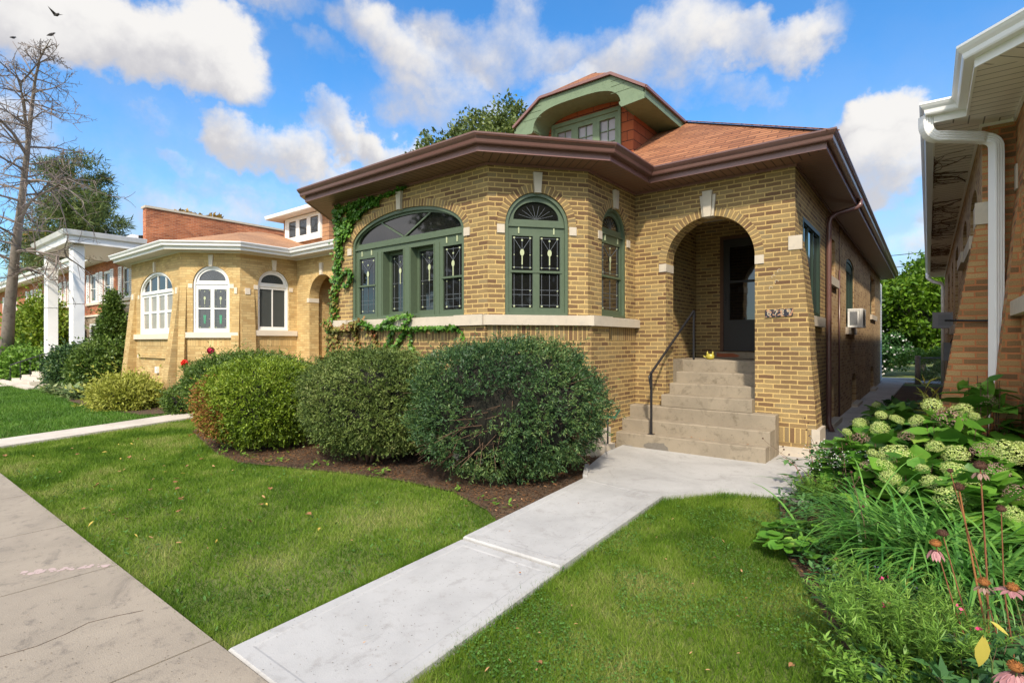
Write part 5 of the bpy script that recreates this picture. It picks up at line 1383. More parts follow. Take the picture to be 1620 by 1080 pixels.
# ------------------------------------------------------------------ flower bed plants
def strand(base, az, L, rise, arch, w, n=8):
    """arching strap leaf as a list of quads"""
    b = np.array(base, float); d = np.array([math.cos(az), math.sin(az), 0]); s = np.array([-d[1], d[0], 0]); pts = []
    a = rise; p = b.copy()
    for i in range(n + 1):
        pts.append(p.copy()); p = p + (d * math.cos(a) + np.array([0, 0, 1]) * math.sin(a)) * L / n; a -= arch / n
    V = []
    for i, q in enumerate(pts):
        t = i / n; ww = w * (1 - t ** 2.2) * (.55 + .45 * min(1, t * 4)) / 2 + .0004
        V += [q - s * ww, q + s * ww]
    F = [(2*i, 2*i+1, 2*i+3, 2*i+2) for i in range(n)]
    return np.array(V), np.array(F)
def daylily(loc, label, n, L0, spread, grp=None, bias=None):
    t = thing('daylily', label, 'plant', (loc[0], loc[1], gz(loc[1]) - .04), grp)
    ls = []
    for k in range(n):
        az = G.uniform(0, 6.283) if bias is None or G.random() < .4 else bias + G.normal() * .8
        b = (loc[0] + G.normal() * spread, loc[1] + G.normal() * spread, gz(loc[1]) - .04)
        ls.append(strand(b, az, L0 * G.uniform(.6, 1.2), rad(G.uniform(62, 88)), rad(G.uniform(70, 165)), G.uniform(.014, .026)))
    V, F = joinVF(ls); npmesh('leaves', V, F, L_['lily'], t); return t
daylily((-.10, 4.35), 'arching daylily clump in the middle of the flower bed', 300, .76, .16, bias=rad(190))
daylily((.16, 4.25), 'daylily clump at the right edge behind the brown seed heads', 190, .80, .13)
daylily((-.30, 4.75), 'upright daylily clump against the hydrangeas', 100, .90, .09)

# hydrangeas
FH = None
def flower_head_mesh(mat, n=900, seed=1):
    g2 = np.random.default_rng(seed); U = unit(g2.normal(size=(n, 3))); U = U[U[:, 2] > -.55]
    lump = 1 + .22 * nz(U, 2.2, seed) + .14 * nz(U, 6, seed) ; P = U * lump[:, None] * g2.uniform(.86, 1.0, len(U))[:, None]
    Tn = unit(np.cross(U, unit(g2.normal(size=U.shape)))); Bn = np.cross(U, Tn); L = []
    for k in range(4):
        a = math.pi / 2 * k; D = Tn * math.cos(a) + Bn * math.sin(a) + U * .7
        L.append(cards(P, D, U, np.full(len(U), .085), np.full(len(U), .085)))
    V, F = joinVF(L)
    me = bpy.data.meshes.new('flower_head'); me.from_pydata(V.tolist(), [], F.tolist()); me.materials.append(mat); return me
FM = [flower_head_mesh(L_['petal'], 800, s) for s in (1, 2, 3)]; FD = flower_head_mesh(L_['drypetal'], 240, 9)
def hydrangea(loc, label, r, h, nl, heads, grp='hydrangeas in the flower bed', leafs=.12, dry=()):
    z = gz(loc[1]) - .04; t = thing('hydrangea', label, 'plant', (loc[0], loc[1], z), grp)
    U = rdir(nl); U[:, 2] = np.abs(U[:, 2]); rr_ = G.uniform(.55, 1.02, nl) ** .6
    P = np.array([loc[0], loc[1], z]) + U * rr_[:, None] * np.array([r[0], r[1], h]) * .95
    D = unit(U * np.array([1, 1, .25]) + rdir(nl) * .5 + np.array([0, 0, -.12])); Nn = unit(U * .5 + np.array([0, 0, .9]) + rdir(nl) * .35)
    V, F = instances(HEART, HEARTF, P, D, Nn, leafs * G.uniform(.55, 1.15, nl)); npmesh('foliage', V, F, L_['hyd'], t)
    st_ = MB()
    for i in range(24):
        a = G.uniform(0, 6.28); q = G.uniform(.3, .95)
        e = Vector((loc[0] + r[0] * q * math.cos(a), loc[1] + r[1] * q * math.sin(a), z + h * math.sqrt(max(.05, 1 - q * q)) * .95))
        b = Vector((loc[0] + .1 * math.cos(a), loc[1] + .1 * math.sin(a), z)); st_.tube([b, b.lerp(e, .5) + Vector((0, 0, .08)), e], [.006, .005, .003], 4, cap=False)
    st_.build('stem', L_['twig'], t)
    for i, (dx, dy, dz, s) in enumerate(heads):
        o = bpy.data.objects.new('flower_head', (FM[i % 3] if i not in dry else FD)); COL.objects.link(o); o.parent = t
        o.location = (dx, dy, dz); o.scale = (s * G.uniform(.9, 1.15), s * G.uniform(.9, 1.15), s * G.uniform(.75, .95)); o.rotation_euler = (G.uniform(-.5, .5), G.uniform(-.5, .5), G.uniform(0, 6))
        if i in dry: o['label'] = 'dried pink brown flower head'
    return t
def heads(n, r, h, s0=.062, s1=.10, bias=(-.35, -.8)):
    out = []
    while len(out) < n:
        u = rdir(1)[0]; u[2] = abs(u[2])
        if u[0] * bias[0] + u[1] * bias[1] < -.25 and u[2] < .75: continue
        p = (u[0] * r[0], u[1] * r[1], u[2] * h * 1.02)
        if any((p[0]-q[0])**2 + (p[1]-q[1])**2 + (p[2]-q[2])**2 < .012 for q in out): continue
        out.append((*p, G.uniform(s0, s1)))
    return out
HD = []
def px_(u, v, Y):
    a = (u - 810) / 840.6; s, c = math.sin(.6645), math.cos(.6645); r = Vector((a * c - s, a * s + c, -(v - 541.6) / 840.6)); return Vector((0, 0, 1.6)) + r * (Y / r.y)
for (x, y, r) in ((325,247,20),(285,275,16),(330,295,26),(390,265,28),(395,220,16),(445,235,20),(475,290,22),(440,350,40),(370,345,17),(355,388,24),(405,385,26),(510,240,22),(560,190,30),(612,240,46),(660,205,27),(695,225,16),(570,325,26),(635,350,42),(720,335,28),(800,345,46),(845,330,30),(630,402,38),(765,410,36),(690,450,42),(615,495,46),(560,440,30),(830,480,40),(425,425,28),(820,545,34),(530,395,20),(470,465,18)):
    Yp = np.interp(y, [140, 200, 300, 400, 550], [6.9, 6.5, 6.0, 5.35, 4.75]); p = px_(1202 + x / 2.053, 554 + y / 2.053, Yp); dep = -p.x * .617 + p.y * .787
    HD.append((p, r / 2.053 * dep / 841))
HP = [((-.42, 6.25), (.50, .55), .76, 300, 'hydrangea with small lime flower heads nearest the house corner and the walk'), ((.16, 6.30), (.42, .55), .98, 300, 'taller hydrangea behind the others with a very large round lime head'),
      ((-.12, 5.55), (.42, .45), .68, 260, 'low hydrangea in the middle of the bed just behind the daylilies'), ((.30, 5.15), (.30, .50), .70, 260, 'hydrangea at the right edge of the bed with the largest cream flower heads')]
for k, (c_, r_, h_, n_, lb) in enumerate(HP):
    z = gz(c_[1]) - .04; hh = [(p.x - c_[0], p.y - c_[1] - .05, p.z - z + .035, s * .98) for p, s in HD if min(range(4), key=lambda q: (p.x - HP[q][0][0]) ** 2 + (p.y - HP[q][0][1]) ** 2) == k]
    hydrangea(c_, lb, r_, h_ * .93, int(n_ * 1.15), hh, leafs=.18, dry=(2, 6))
hydrangea((.42, 6.95), 'tall hydrangea with big bright leaves in front of the white downspout', (.30, .32), 1.32, 130, [(.02, -.2, .95, .08), (-.2, -.2, .82, .09)], leafs=.22, dry=(0,))
hydrangea((-.42, 9.3), 'shaded hydrangea further down beside the gangway walk', (.50, .9), .66, 330, heads(7, (.50, .9), .66, .06, .08), leafs=.17)

# narrow-leaved bright green herb in the foreground, with small pink flowers
def herb(loc, label, r, h, nst, mat, name='bushy_herb', leafl=.05, leafw=.007, nleaf=46, cat='plant', flowers=None, lean=.55):
    z = gz(loc[1]) - .04; t = thing(name, label, cat, (loc[0], loc[1], z)); Ps, Ds = [], []; st_ = MB(); tips = []
    for k in range(nst):
        a = G.uniform(0, 6.283); q = math.sqrt(G.random()); b = Vector((loc[0] + r * .5 * q * math.cos(a), loc[1] + r * .5 * q * math.sin(a), z))
        e = b + Vector((math.cos(a) * r * lean * q + G.normal() * .04, math.sin(a) * r * lean * q + G.normal() * .04, h * G.uniform(.6, 1.1)))
        m_ = b.lerp(e, .5) + Vector((0, 0, h * .08)); st_.tube([b, m_, e], [.003, .0022, .001], 3, cap=False); tips.append(e)
        for i in range(nleaf):
            f_ = G.uniform(.15, 1); p = (b.lerp(m_, f_ * 2) if f_ < .5 else m_.lerp(e, f_ * 2 - 1)); Ps.append(p); Ds.append((G.normal(), G.normal(), G.uniform(.0, 1.1)))
    P = np.array(Ps); D = unit(np.array(Ds)); m = len(P)
    V, F = cards(P, D, rdir(m) * .5 + np.array([0, 0, 1]), leafl * G.uniform(.6, 1.3, m), leafw * G.uniform(.7, 1.3, m), bend=.1); npmesh('foliage', V, F, mat, t)
    st_.build('stem', L_['twig'] if mat is L_['dherb'] else mat, t)
    if flowers:
        fm_, fs, nf, per, sp = flowers; PP = []
        for e in tips[:nf]:
            for _ in range(per): PP.append(np.array(e) + G.normal(size=3) * sp)
        PP = np.array(PP); V, F = cards(PP, rdir(len(PP)) + np.array([0, 0, .6]), rdir(len(PP)), np.full(len(PP), fs), np.full(len(PP), fs * .8)); npmesh('flower', V, F, fm_, t)
    return t
pink = leaf_mat('magenta_petal', [(0,(.55,.03,.12)),(1,(.75,.08,.22))], .5, .2); white = leaf_mat('white_petal', [(0,(.55,.52,.50)),(1,(.8,.78,.76))], .5, .2)
lpink = leaf_mat('pale_pink_petal', [(0,(.40,.17,.18)),(1,(.55,.30,.29))], .5, .2); lil = leaf_mat('lilac_petal', [(0,(.30,.26,.55)),(1,(.5,.45,.75))], .5, .2)
herb((-.10, 3.32), 'feathery bright green herb at the near edge of the bed beside the flat stone', .42, .34, 190, L_['herb'], 'feathery_herb', .055, .006, 40, flowers=(pink, .020, 5, 3, .008))
herb((-.08, 2.9), 'low leafy green plant at the bottom edge of the bed', .36, .18, 90, L_['herb'], 'leafy_herb', .045, .014, 22)
herb((.22, 2.98), 'broad leaved green plant under the coneflowers at the right edge', .26, .26, 34, L_['dherb'], 'leafy_herb', .085, .032, 13)
herb((-.24, 3.85), 'dark mat of small leaves with a few lilac flowers beside the lawn', .26, .15, 60, L_['dherb'], 'creeping_herb', .035, .015, 22, flowers=(lil, .014, 9, 3, .01))
herb((-.62, 6.15), 'dark leaved aster with tiny white flowers beside the hydrangeas', .34, .46, 80, L_['dherb'], 'white_aster', .055, .020, 26, flowers=(white, .014, 62, 9, .028))
herb((-.86, 5.75), 'fine bright green plant at the corner of the lawn and landing', .24, .28, 60, L_['herb'], 'feathery_herb', .035, .008, 30)
herb((.02, 8.0), 'yellowing upright lily with drooping leaves tied to a green stake', .12, .95, 5, leaf_mat('yellowing_leaf', [(0,(.16,.22,.03)),(.6,(.36,.36,.06)),(1,(.42,.30,.07))], .5, .2), 'staked_lily', .16, .022, 34, lean=.25)
sk_ = MB(); sk_.tube([(.05, 7.98, .05), (.03, 7.99, .92)], .006, 5); tag(sk_.build('plant_stake', plain_mat('green_plastic', (.03,.16,.13), .5)), 'thin green stake holding up the yellowing lily', 'stake')
# round leaved violet clump
z = gz(4.45) - .04; t = thing('violet_clump', 'clump of large round violet leaves where the bed meets the lawn', 'plant', (-.74, 4.45, z))
n = 110; a = G.uniform(0, 6.283, n); q = np.sqrt(G.random(n)); P = np.stack([-.74 + .26 * q * np.cos(a), 4.45 + .30 * q * np.sin(a), z + .07 + .14 * (1 - q) + G.uniform(0, .05, n)], 1)
V, F = instances(ROUND, ROUNDF, P, np.stack([np.cos(a), np.sin(a), G.uniform(-.5, .3, n)], 1), np.tile([0, 0, 1.0], (n, 1)) + rdir(n) * .3, G.uniform(.05, .10, n)); npmesh('foliage', V, F, L_['hyd'], t)
st_ = MB()
for p in P: st_.tube([(-.74 + (p[0] + .74) * .2, 4.45 + (p[1] - 4.45) * .2, z), tuple(p)], .002, 3, cap=False)
st_.build('stem', L_['herb'], t)
# leaning oval leaved stems over the landing
def leafy_stem(base, tip, label, n=16, leaf=.10, name='leaning_perennial', grp=None, mat='dherb', sag=.08):
    b, e = Vector(base), Vector(tip); t = thing(name, label, 'plant', base, grp); st_ = MB()
    mid = b.lerp(e, .5) + Vector((0, 0, sag)); pts = [b, mid, e]; st_.tube(pts, [.005, .004, .0015], 4, cap=False); st_.build('stem', plain_mat('reddish_stem', (.22,.07,.05), .6), t)
    Ps, Ds = [], []
    for i in range(n):
        f_ = .12 + .85 * i / n; p = b.lerp(mid, f_ * 2) if f_ < .5 else mid.lerp(e, f_ * 2 - 1)
        for s in (-1, 1):
            az = i * 1.57 + (0 if s > 0 else math.pi); Ps.append(p); Ds.append((math.cos(az), math.sin(az), .15 + .2 * G.normal()))
    P = np.array(Ps); m = len(P); V, F = instances(OVAL, OVALF, P, np.array(Ds), np.tile([0, 0, 1.0], (m, 1)), leaf * G.uniform(.5, 1.1, m)); npmesh('foliage', V, F, L_[mat], t); return t
for k, (b, e, lb) in enumerate((((-.92, 6.0, .09), (-1.22, 6.15, .42), 'leafy stem leaning furthest over the pale landing'), ((-.88, 6.1, .09), (-1.02, 6.4, .56), 'tallest leafy stem beside the pale landing'),
                         ((-.85, 5.95, .09), (-1.12, 5.75, .30), 'low leafy stem at the corner of the landing and lawn'), ((-.80, 6.15, .09), (-.82, 6.5, .50), 'leafy stem between the landing and the white aster'))):
    leafy_stem(b, e, lb, 9, .13, mat='dherb')
# coneflowers and dead stalks
seedm = plain_mat('dark_brown_seed_head', (.07,.028,.014), .9, .4, 60, bmp=.8, bscale=300); orangem = plain_mat('orange_brown_cone', (.28,.10,.02), .8, .3, 60, bmp=.8, bscale=300)
rst = plain_mat('red_brown_stalk', (.20,.075,.030), .8, .3, 20); gst = plain_mat('green_stalk', (.12,.16,.04), .7, .3, 20)
def coneflower(base, tip, label, s=.022, petals=None, stalk=None, head=None, thick=.0035, grp='coneflowers going to seed'):
    b, e = Vector(base), Vector(tip); t = thing('coneflower', label, 'flower', base, grp)
    st_ = MB(); st_.tube([b, b.lerp(e, .5) + Vector((G.normal() * .012, G.normal() * .012, 0)), e], [thick, thick * .9, thick * .7], 5, cap=False); st_.build('stalk', stalk or rst, t)
    h_ = MB(); h_.lathe(e, [(.001, -s * .5), (s * .75, -s * .35), (s, 0), (s * .85, s * .45), (s * .45, s * .8), (.001, s * .92)], 14); hd = h_.build('seed_head', head or seedm, t)
    U = rdir(130); U[:, 2] = np.abs(U[:, 2]); V, F = cards(np.array(e) + U * s * .85, U + rdir(130) * .3, rdir(130), np.full(130, s * .42), np.full(130, s * .12)); npmesh('bristles', V, F, head or seedm, hd)
    if petals is not None:
        n = 13; a = np.arange(n) * 6.283 / n + G.normal(size=n) * .12; D = np.stack([np.cos(a), np.sin(a), np.full(n, petals[1])], 1)
        V, F = instances(OVAL, OVALF, np.array(e)[None] + D * s * .7 - np.array([0, 0, s * .3]), D, np.tile([0, 0, 1.0], (n, 1)), np.full(n, petals[2])); npmesh('petals', V, F, petals[0], t)
    return t
gb = lambda x, y: (x, y, gz(y) - .03)
coneflower(gb(.235, 3.42), (.198, 3.42, 1.0), 'tallest dead coneflower stalk with a shaggy dark head', .026, (L_['drypetal'], -1.2, .035), thick=.005)
coneflower(gb(.25, 3.38), (.118, 3.42, .885), 'thick orange dead stalk leaning left with a dark round head', .024, thick=.0055, stalk=plain_mat('orange_dead_stalk', (.28,.11,.035), .8, .25, 20))
coneflower(gb(.30, 3.40), (.085, 3.40, .965), 'thin dead stalk with a small dark head at far left of the group', .013, thick=.003)
coneflower(gb(.22, 3.30), (.055, 3.36, .66), 'bent coneflower with bristly brown head above the daylily leaves', .022)
coneflower(gb(.20, 3.25), (.028, 3.32, .615), 'coneflower with an orange cone and a few shrivelled pink petals', .022, (lpink, -1.5, .05), head=orangem)
coneflower(gb(.33, 3.45), (.275, 3.45, .80), 'slender red stalk with a dark round head near the right edge', .020)
coneflower(gb(.235, 3.30), (.20, 3.25, .50), 'short green stemmed coneflower with brown cone and withered petals', .022, (L_['drypetal'], -.7, .035), gst, orangem)
coneflower(gb(.36, 3.2), (.292, 3.2, .52), 'coneflower with orange cone and pale pink spreading petals', .022, (lpink, -.15, .055), gst, orangem)
coneflower(gb(.34, 2.8), (.262, 2.78, .36), 'low pink coneflower with hanging petals in the bottom right corner', .024, (lpink, -.8, .075), gst, orangem)
# big yellow leaf hanging on a stem
yl = thing('yellowed_leaf_stem', 'drooping yellow leaf on a bent green stem in front of the coneflowers', 'plant', gb(.20, 2.9))
V, F = instances(OVAL, OVALF, np.array([(.175, 2.86, .42), (.20, 2.92, .46)]), np.array([(-.05, 0, -1.0), (.5, 0, -.3)]), np.array([(.4, -1.0, 0), (0, -.3, 1)]), np.array([.14, .07])); npmesh('leaf', V, F, leaf_mat('yellow_leaf', [(0,(.45,.38,.06)),(1,(.55,.46,.10))], .5, .2), yl)
m_ = MB(); m_.tube([gb(.20, 2.9), (.205, 2.9, .3), (.175, 2.86, .42)], .003, 4, cap=False); m_.build('stem', gst, yl)
# dead branching stalks near the landing
def dead_stalk(base, tip, label, n=9):
    b, e = Vector(base), Vector(tip); t = thing('dead_stalk', label, 'plant', base); m_ = MB()
    m_.tube([b, b.lerp(e, .5) + Vector((.02, .01, .02)), e], [.004, .003, .0015], 4, cap=False); hd = MB()
    for i in range(n):
        p = b.lerp(e, .3 + .7 * i / n); q_ = p + Vector((G.normal() * .05, G.normal() * .05, .05)); m_.tube([p, q_], .0012, 3, cap=False)
        hd.lathe(q_, [(.001, -.009), (.009, -.004), (.010, .004), (.001, .010)], 7)
    m_.build('stem', L_['twig'], t); hd.build('seed_pods', seedm, t)
dead_stalk(gb(-.72, 5.9), (-1.10, 6.6, .78), 'tall dead stalk with dark pods in front of the brick buttress')
dead_stalk(gb(-.60, 5.7), (-1.45, 6.45, .50), 'long reddish dead stalk reaching across the steps')
dead_stalk(gb(-.30, 4.2), (-.42, 4.3, .72), 'dark dead stalk standing in the daylilies')
dead_stalk(gb(-.55, 5.3), (-.66, 6.0, .66), 'withered stalk between the aster and the daylilies', 7)
# edging stones
def rock(c, r, label):
    k1, k2 = 12, 7; V = []; F_ = []
    for j in range(k2 + 1):
        ph = -math.pi / 2 + math.pi * j / k2
        for i in range(k1):
            a = 2 * math.pi * i / k1; u = Vector((math.cos(ph) * math.cos(a), math.cos(ph) * math.sin(a), math.sin(ph)))
            k = (abs(u.x) ** 4 + abs(u.y) ** 4 + abs(u.z) ** 4) ** -.25 * (1 + .18 * noise.noise(u * 1.7 + Vector(c) * 3)); V.append((c[0] + u.x * r[0] * k, c[1] + u.y * r[1] * k, c[2] + u.z * r[2] * k))
    for j in range(k2):
        for i in range(k1): F_.append((j*k1+i, j*k1+(i+1) % k1, (j+1)*k1+(i+1) % k1, (j+1)*k1+i))
    m_ = MB(); m_.mesh(V, F_, True); tag(m_.build('edging_stone', M['rock']), label, 'stone', 'edging stones of the flower bed')
M['rock'] = plain_mat('lichened_grey_stone', (.17,.155,.135), .95, .35, 14, bmp=.9, bscale=60, alt=(.10,.11,.07), altamt=.6)
rock((-.20, 3.02, .02), (.075, .14, .035), 'largest flat grey stone, at the bottom of the bed beside the feathery herb')
rock((-.33, 3.52, .03), (.05, .09, .03), 'small mossy stone half buried where the lawn meets the bed')
rock((-.95, 5.62, .08), (.10, .06, .04), 'brownish stone edging the bed beside the landing')

# ------------------------------------------------------------------ ivy on the bay
t = thing('ivy', 'ivy climbing the left corner of the green windowed bay and trailing over its sill', 'climbing plant', (-7.75, 5.12, .1))
IV = [([(-7.80, .9), (-7.84, 1.5), (-7.80, 2.2), (-7.68, 2.8), (-7.66, 3.3), (-7.70, 3.84)], .09, 1700, 0), ([(-7.62, 3.25), (-7.42, 3.55), (-7.2, 3.70)], .09, 560, 0), ([(-7.7, 3.72), (-7.3, 3.80), (-6.75, 3.82)], .05, 560, 0),
      ([(-6.9, 3.76), (-6.4, 3.83), (-5.95, 3.87)], .03, 170, 0), ([(-7.5, 3.3), (-7.25, 3.55), (-6.9, 3.70), (-6.6, 3.77)], .05, 320, 0),
      ([(-7.62, 2.62), (-7.42, 2.78), (-7.30, 2.74), (-7.32, 2.60), (-7.48, 2.52)], .03, 150, 0),
      ([(-7.95, 1.95), (-7.6, 1.80), (-7.2, 1.86), (-6.95, 1.93)], .06, 420, 1), ([(-7.8, 1.75), (-7.65, 1.45), (-7.5, 1.25)], .14, 650, 1), ([(-7.2, 1.85), (-7.12, 1.55), (-6.9, 1.40), (-6.6, 1.38)], .035, 260, 1), ([(-6.85, 1.85), (-6.6, 1.5)], .05, 170, 1),
      ([(-6.95, 1.93), (-6.55, 1.80), (-6.2, 1.97), (-5.85, 1.99)], .04, 260, 0), ([(-6.35, 1.84), (-5.9, 1.80), (-5.4, 1.80), (-4.90, 1.80), (-4.80, 1.66)], .028, 420, 0),
      ([(-6.2, 1.95), (-6.35, 1.6), (-6.55, 1.36)], .025, 130, 0), ([(-5.80, 1.98), (-6.0, 1.75), (-6.2, 1.55), (-6.32, 1.38)], .03, 190, 0), ([(-5.85, 1.8), (-5.88, 1.6), (-5.8, 1.45)], .02, 60, 0)]
for red in (0, 1):
    Ps = []; 
    for pts, w_, n_, rd_ in IV:
        if rd_ != red and not (pts[0] == (-7.80, .9)): continue
        pts = np.array(pts); seg = np.concatenate([[0], np.cumsum(np.linalg.norm(np.diff(pts, axis=0), axis=1))])
        if pts[0][1] == .9: n_ = int(n_ * (.72 if red == 0 else .28))
        s = G.random(n_) * seg[-1]
        if pts[0][1] == .9 and red: s = s ** 1.0 * .55
        x = np.interp(s, seg, pts[:, 0]) + G.normal(size=n_) * w_ * .6; zz = np.interp(s, seg, pts[:, 1]) + G.normal(size=n_) * w_ * .45
        zz = np.minimum(zz, 3.88); on = (zz > 1.80) & (zz < 1.98) & (x > -8.0)
        yy = np.where(on, 5.167 - .09, 5.167 - .012) - np.abs(G.normal(size=n_)) * .03 - (w_ > .1) * G.uniform(0, .05, n_)
        xo = x < -7.85; Ps.append(np.stack([x, yy, zz], 1))
    P = np.concatenate(Ps); m = len(P); D = unit(np.stack([G.normal(size=m) * .6, -.25 - G.random(m) * .4, -.6 + G.normal(size=m) * .5], 1)); Nn = unit(np.stack([G.normal(size=m) * .35, -np.ones(m), .35 + G.normal(size=m) * .3], 1))
    V, F = instances(HEART, HEARTF, P, D, Nn, G.uniform(.030, .060, m)); npmesh('foliage' if not red else 'autumn_foliage', V, F, L_['ivy'] if not red else L_['ivyred'], t)
m_ = MB()
for pts, w_, n_, rd_ in IV: m_.tube([(a, 5.155 if not 1.80 < b < 1.98 else 5.085, b) for a, b in pts], .006, 4, cap=False)
m_.build('stem', L_['twig'], t)
# dead vine on the right house's soffit
t = thing('dead_vine', 'leafless vine branching over the grey soffit of the right house', 'climbing plant', (.3, 12, 3.88)); m_ = MB()
def vine(x, y, a, L, r, d):
    pts = [(x, y, 3.895)]
    for k in range(7):
        a += G.normal() * .35; x += math.cos(a) * L / 7; y += math.sin(a) * L / 7; x = min(.44, max(.06, x)); pts.append((x, y, 3.893))
        if d and G.random() < .75: vine(x, y, a + G.choice([-1, 1]) * .8, L * .55, r * .65, d - 1)
    m_.tube(pts, r, 3, cap=False)
for k in range(15): vine(.42, 8.6 + k * .85 + G.random(), rad(180 + G.normal() * 50), 1.3, .008, 2)
m_.build('stem', L_['twig'], t)

# ------------------------------------------------------------------ trees
def crown_tree(name, label, C, R3, zc, nclump, per, leaf, mat, trunk_r=.2, base=None, clump=.9, seed=0, cat='tree', shell=.55, trunk=True, group=None, core=None):
    base = base or (C[0], C[1], 0); t = thing(name, label, cat, base, group)
    U = rdir(nclump); rr_ = G.uniform(shell, 1.0, nclump) ** .8 * (1 + .25 * nz(U, 1.6, seed))
    CC = np.array([C[0], C[1], zc]) + U * rr_[:, None] * np.array(R3)
    cs = clump * G.uniform(.6, 1.3, nclump); idx = np.repeat(np.arange(nclump), per); m = len(idx)
    P = CC[idx] + rdir(m) * (G.random(m) ** .45)[:, None] * cs[idx][:, None] * np.array([1, 1, .75])
    D = unit(rdir(m) + U[idx] * .5); V, F = cards(P, D, rdir(m) + np.array([0, 0, .7]), leaf[0] * G.uniform(.6, 1.3, m), leaf[1] * G.uniform(.7, 1.3, m), bend=.08); npmesh('crown', V, F, mat, t)
    m_ = MB()
    if trunk:
        m_.tube([base, (C[0], C[1], zc * .35), (C[0] + .1, C[1], zc * .7), (C[0], C[1], zc + R3[2] * .5)], [trunk_r, trunk_r * .8, trunk_r * .55, trunk_r * .15], 10)
        for k in range(min(nclump, 34)):
            s0 = Vector((C[0], C[1], zc * .45 + G.uniform(0, .5) * zc)); e = Vector(CC[k]); e2 = s0.lerp(e, .55) + Vector((0, 0, .1 * R3[2])); m_.tube([s0, e2, e], [trunk_r * .35, trunk_r * .2, trunk_r * .06], 5, cap=False)
        m_.build('trunk', L_['bark'], t)
    return t
crown_tree('broadleaf_tree', 'leafy green tree rising behind the tan bungalow left of its dormer', (-23.2, 26.2), (5.0, 4.2, 4.6), 12.4, 210, 190, (.27, .15), L_['tree'], .3, clump=.95, shell=.3, seed=1)
crown_tree('cedar_tree', 'dense bright green cedar at the end of the gangway between the houses', (-.25, 30.5), (2.35, 1.9, 2.1), 3.05, 120, 170, (.26, .12), L_['ctree'], .2, clump=.62, shell=.5, seed=2)
crown_tree('background_tree', 'mid green tree behind the cedar at the far end of the gangway', (1.8, 36), (3.0, 2.5, 2.6), 3.6, 60, 160, (.34, .2), L_['ctree'], .2, clump=.95, seed=3)
crown_tree('flowering_shrub', 'shrub with scattered white flowers beside the far end of the gangway walk', (-2.1, 29.0), (1.5, 1.0, .95), 1.15, 40, 170, (.16, .09), L_['dherb'], .05, clump=.4, cat='shrub', seed=4, trunk=False)
wf_ = rdir(330); wf_ = wf_[(wf_[:, 1] < .3)]; V, F = cards(np.array([-2.1, 29.0, 1.2]) + wf_ * np.array([1.6, 1.1, 1.05]), rdir(len(wf_)), rdir(len(wf_)), np.full(len(wf_), .10), np.full(len(wf_), .09))
npmesh('flower', V, F, white, bpy.data.objects['flowering_shrub'])
crown_tree('fence_shrub', 'low green shrub growing behind the chain link fence', (.3, 26.2), (1.4, .6, .6), .65, 30, 150, (.13, .06), L_['herb'], .05, clump=.35, cat='shrub', seed=5, trunk=False)
crown_tree('backyard_tree', 'dark green tree mass beyond the yard, low behind the cedar', (-5, 48), (6, 3, 2.4), 2.6, 60, 160, (.5, .3), L_['ctree'], .2, clump=1.4, seed=6)
crown_tree('pine_tree', 'bushy pine behind the leafless tree at the far left', (-51.5, 11.4), (5.4, 3.2, 6.8), 9.2, 80, 330, (.60, .065), L_['pine'], .35, clump=1.15, shell=.3, seed=7)
crown_tree('pine_tree', 'second darker pine further left behind the red brick building', (-66, 13), (5, 3.2, 5.5), 8.0, 55, 190, (.8, .08), L_['pine'], .35, clump=1.5, shell=.3, seed=8)
crown_tree('autumn_tree', 'orange leaved tree peeping over the white portico roof', (-49, 19), (3.4, 2.5, 2.6), 10.0, 36, 160, (.45, .28), L_['autumn'], .25, clump=1.0, seed=9)
crown_tree('street_tree', 'leafy tree on the front lawn of the right house', (10.2, -1.2), (4.0, 3.6, 3.8), 6.0, 110, 130, (.32, .2), L_['tree'], .28, clump=1.1, shell=.3, seed=10)
crown_tree('street_tree', 'shorter street tree on the parkway near the yellow bungalow', (-15.5, -7.5), (3.4, 3.2, 3.0), 5.6, 80, 120, (.30, .2), L_['tree'], .22, clump=.95, shell=.3, seed=11)
# leafless tree
def px(u, v, Y):
    a = (u - 810) / 840.6; s, c = math.sin(.6645), math.cos(.6645); r = Vector((a * c - s, a * s + c, -(v - 541.6) / 840.6)); return Vector((0, 0, 1.6)) + r * (Y / r.y)
t = thing('leafless_tree', 'tall leafless grey tree with bristling bare branches at the far left', 'tree', tuple(px(8, 600, 4.5))); tk = MB(); br = MB()
tp = [px(8, 602, 4.5), px(14, 500, 4.5), px(24, 400, 4.5), px(34, 320, 4.5), px(42, 250, 4.5), px(48, 190, 4.5), px(55, 130, 4.5), px(62, 95, 4.5), px(80, 62, 4.5)]
tk.tube(tp, [.25, .20, .155, .12, .09, .068, .046, .03, .010], 12)
def branch(p, d, L, r, depth, wob=.12, lift=.05):
    n = 6 if depth > 1 else 4; pts = [p]; q = p.copy(); d = d.normalized()
    for k in range(n):
        d = (d + Vector((G.normal(), G.normal(), G.normal())) * wob + Vector((0, 0, lift if k > n // 2 else -.04))).normalized(); q = q + d * L / n; pts.append(q.copy())
        if depth > 0:
            for _ in range(2 if depth == 2 else 2):
                if G.random() < .85:
                    sd2 = (d * .7 + Vector(rdir(1)[0]) * .75); branch(q.copy(), sd2, L * (.30 if depth == 2 else .34) * (1.15 - k / n * .5), r * .42, depth - 1)
    br.tube(pts, [max(.006, r * (1 - .85 * i / n)) for i in range(n + 1)], 3 if depth < 2 else 5, cap=False, sm=False)
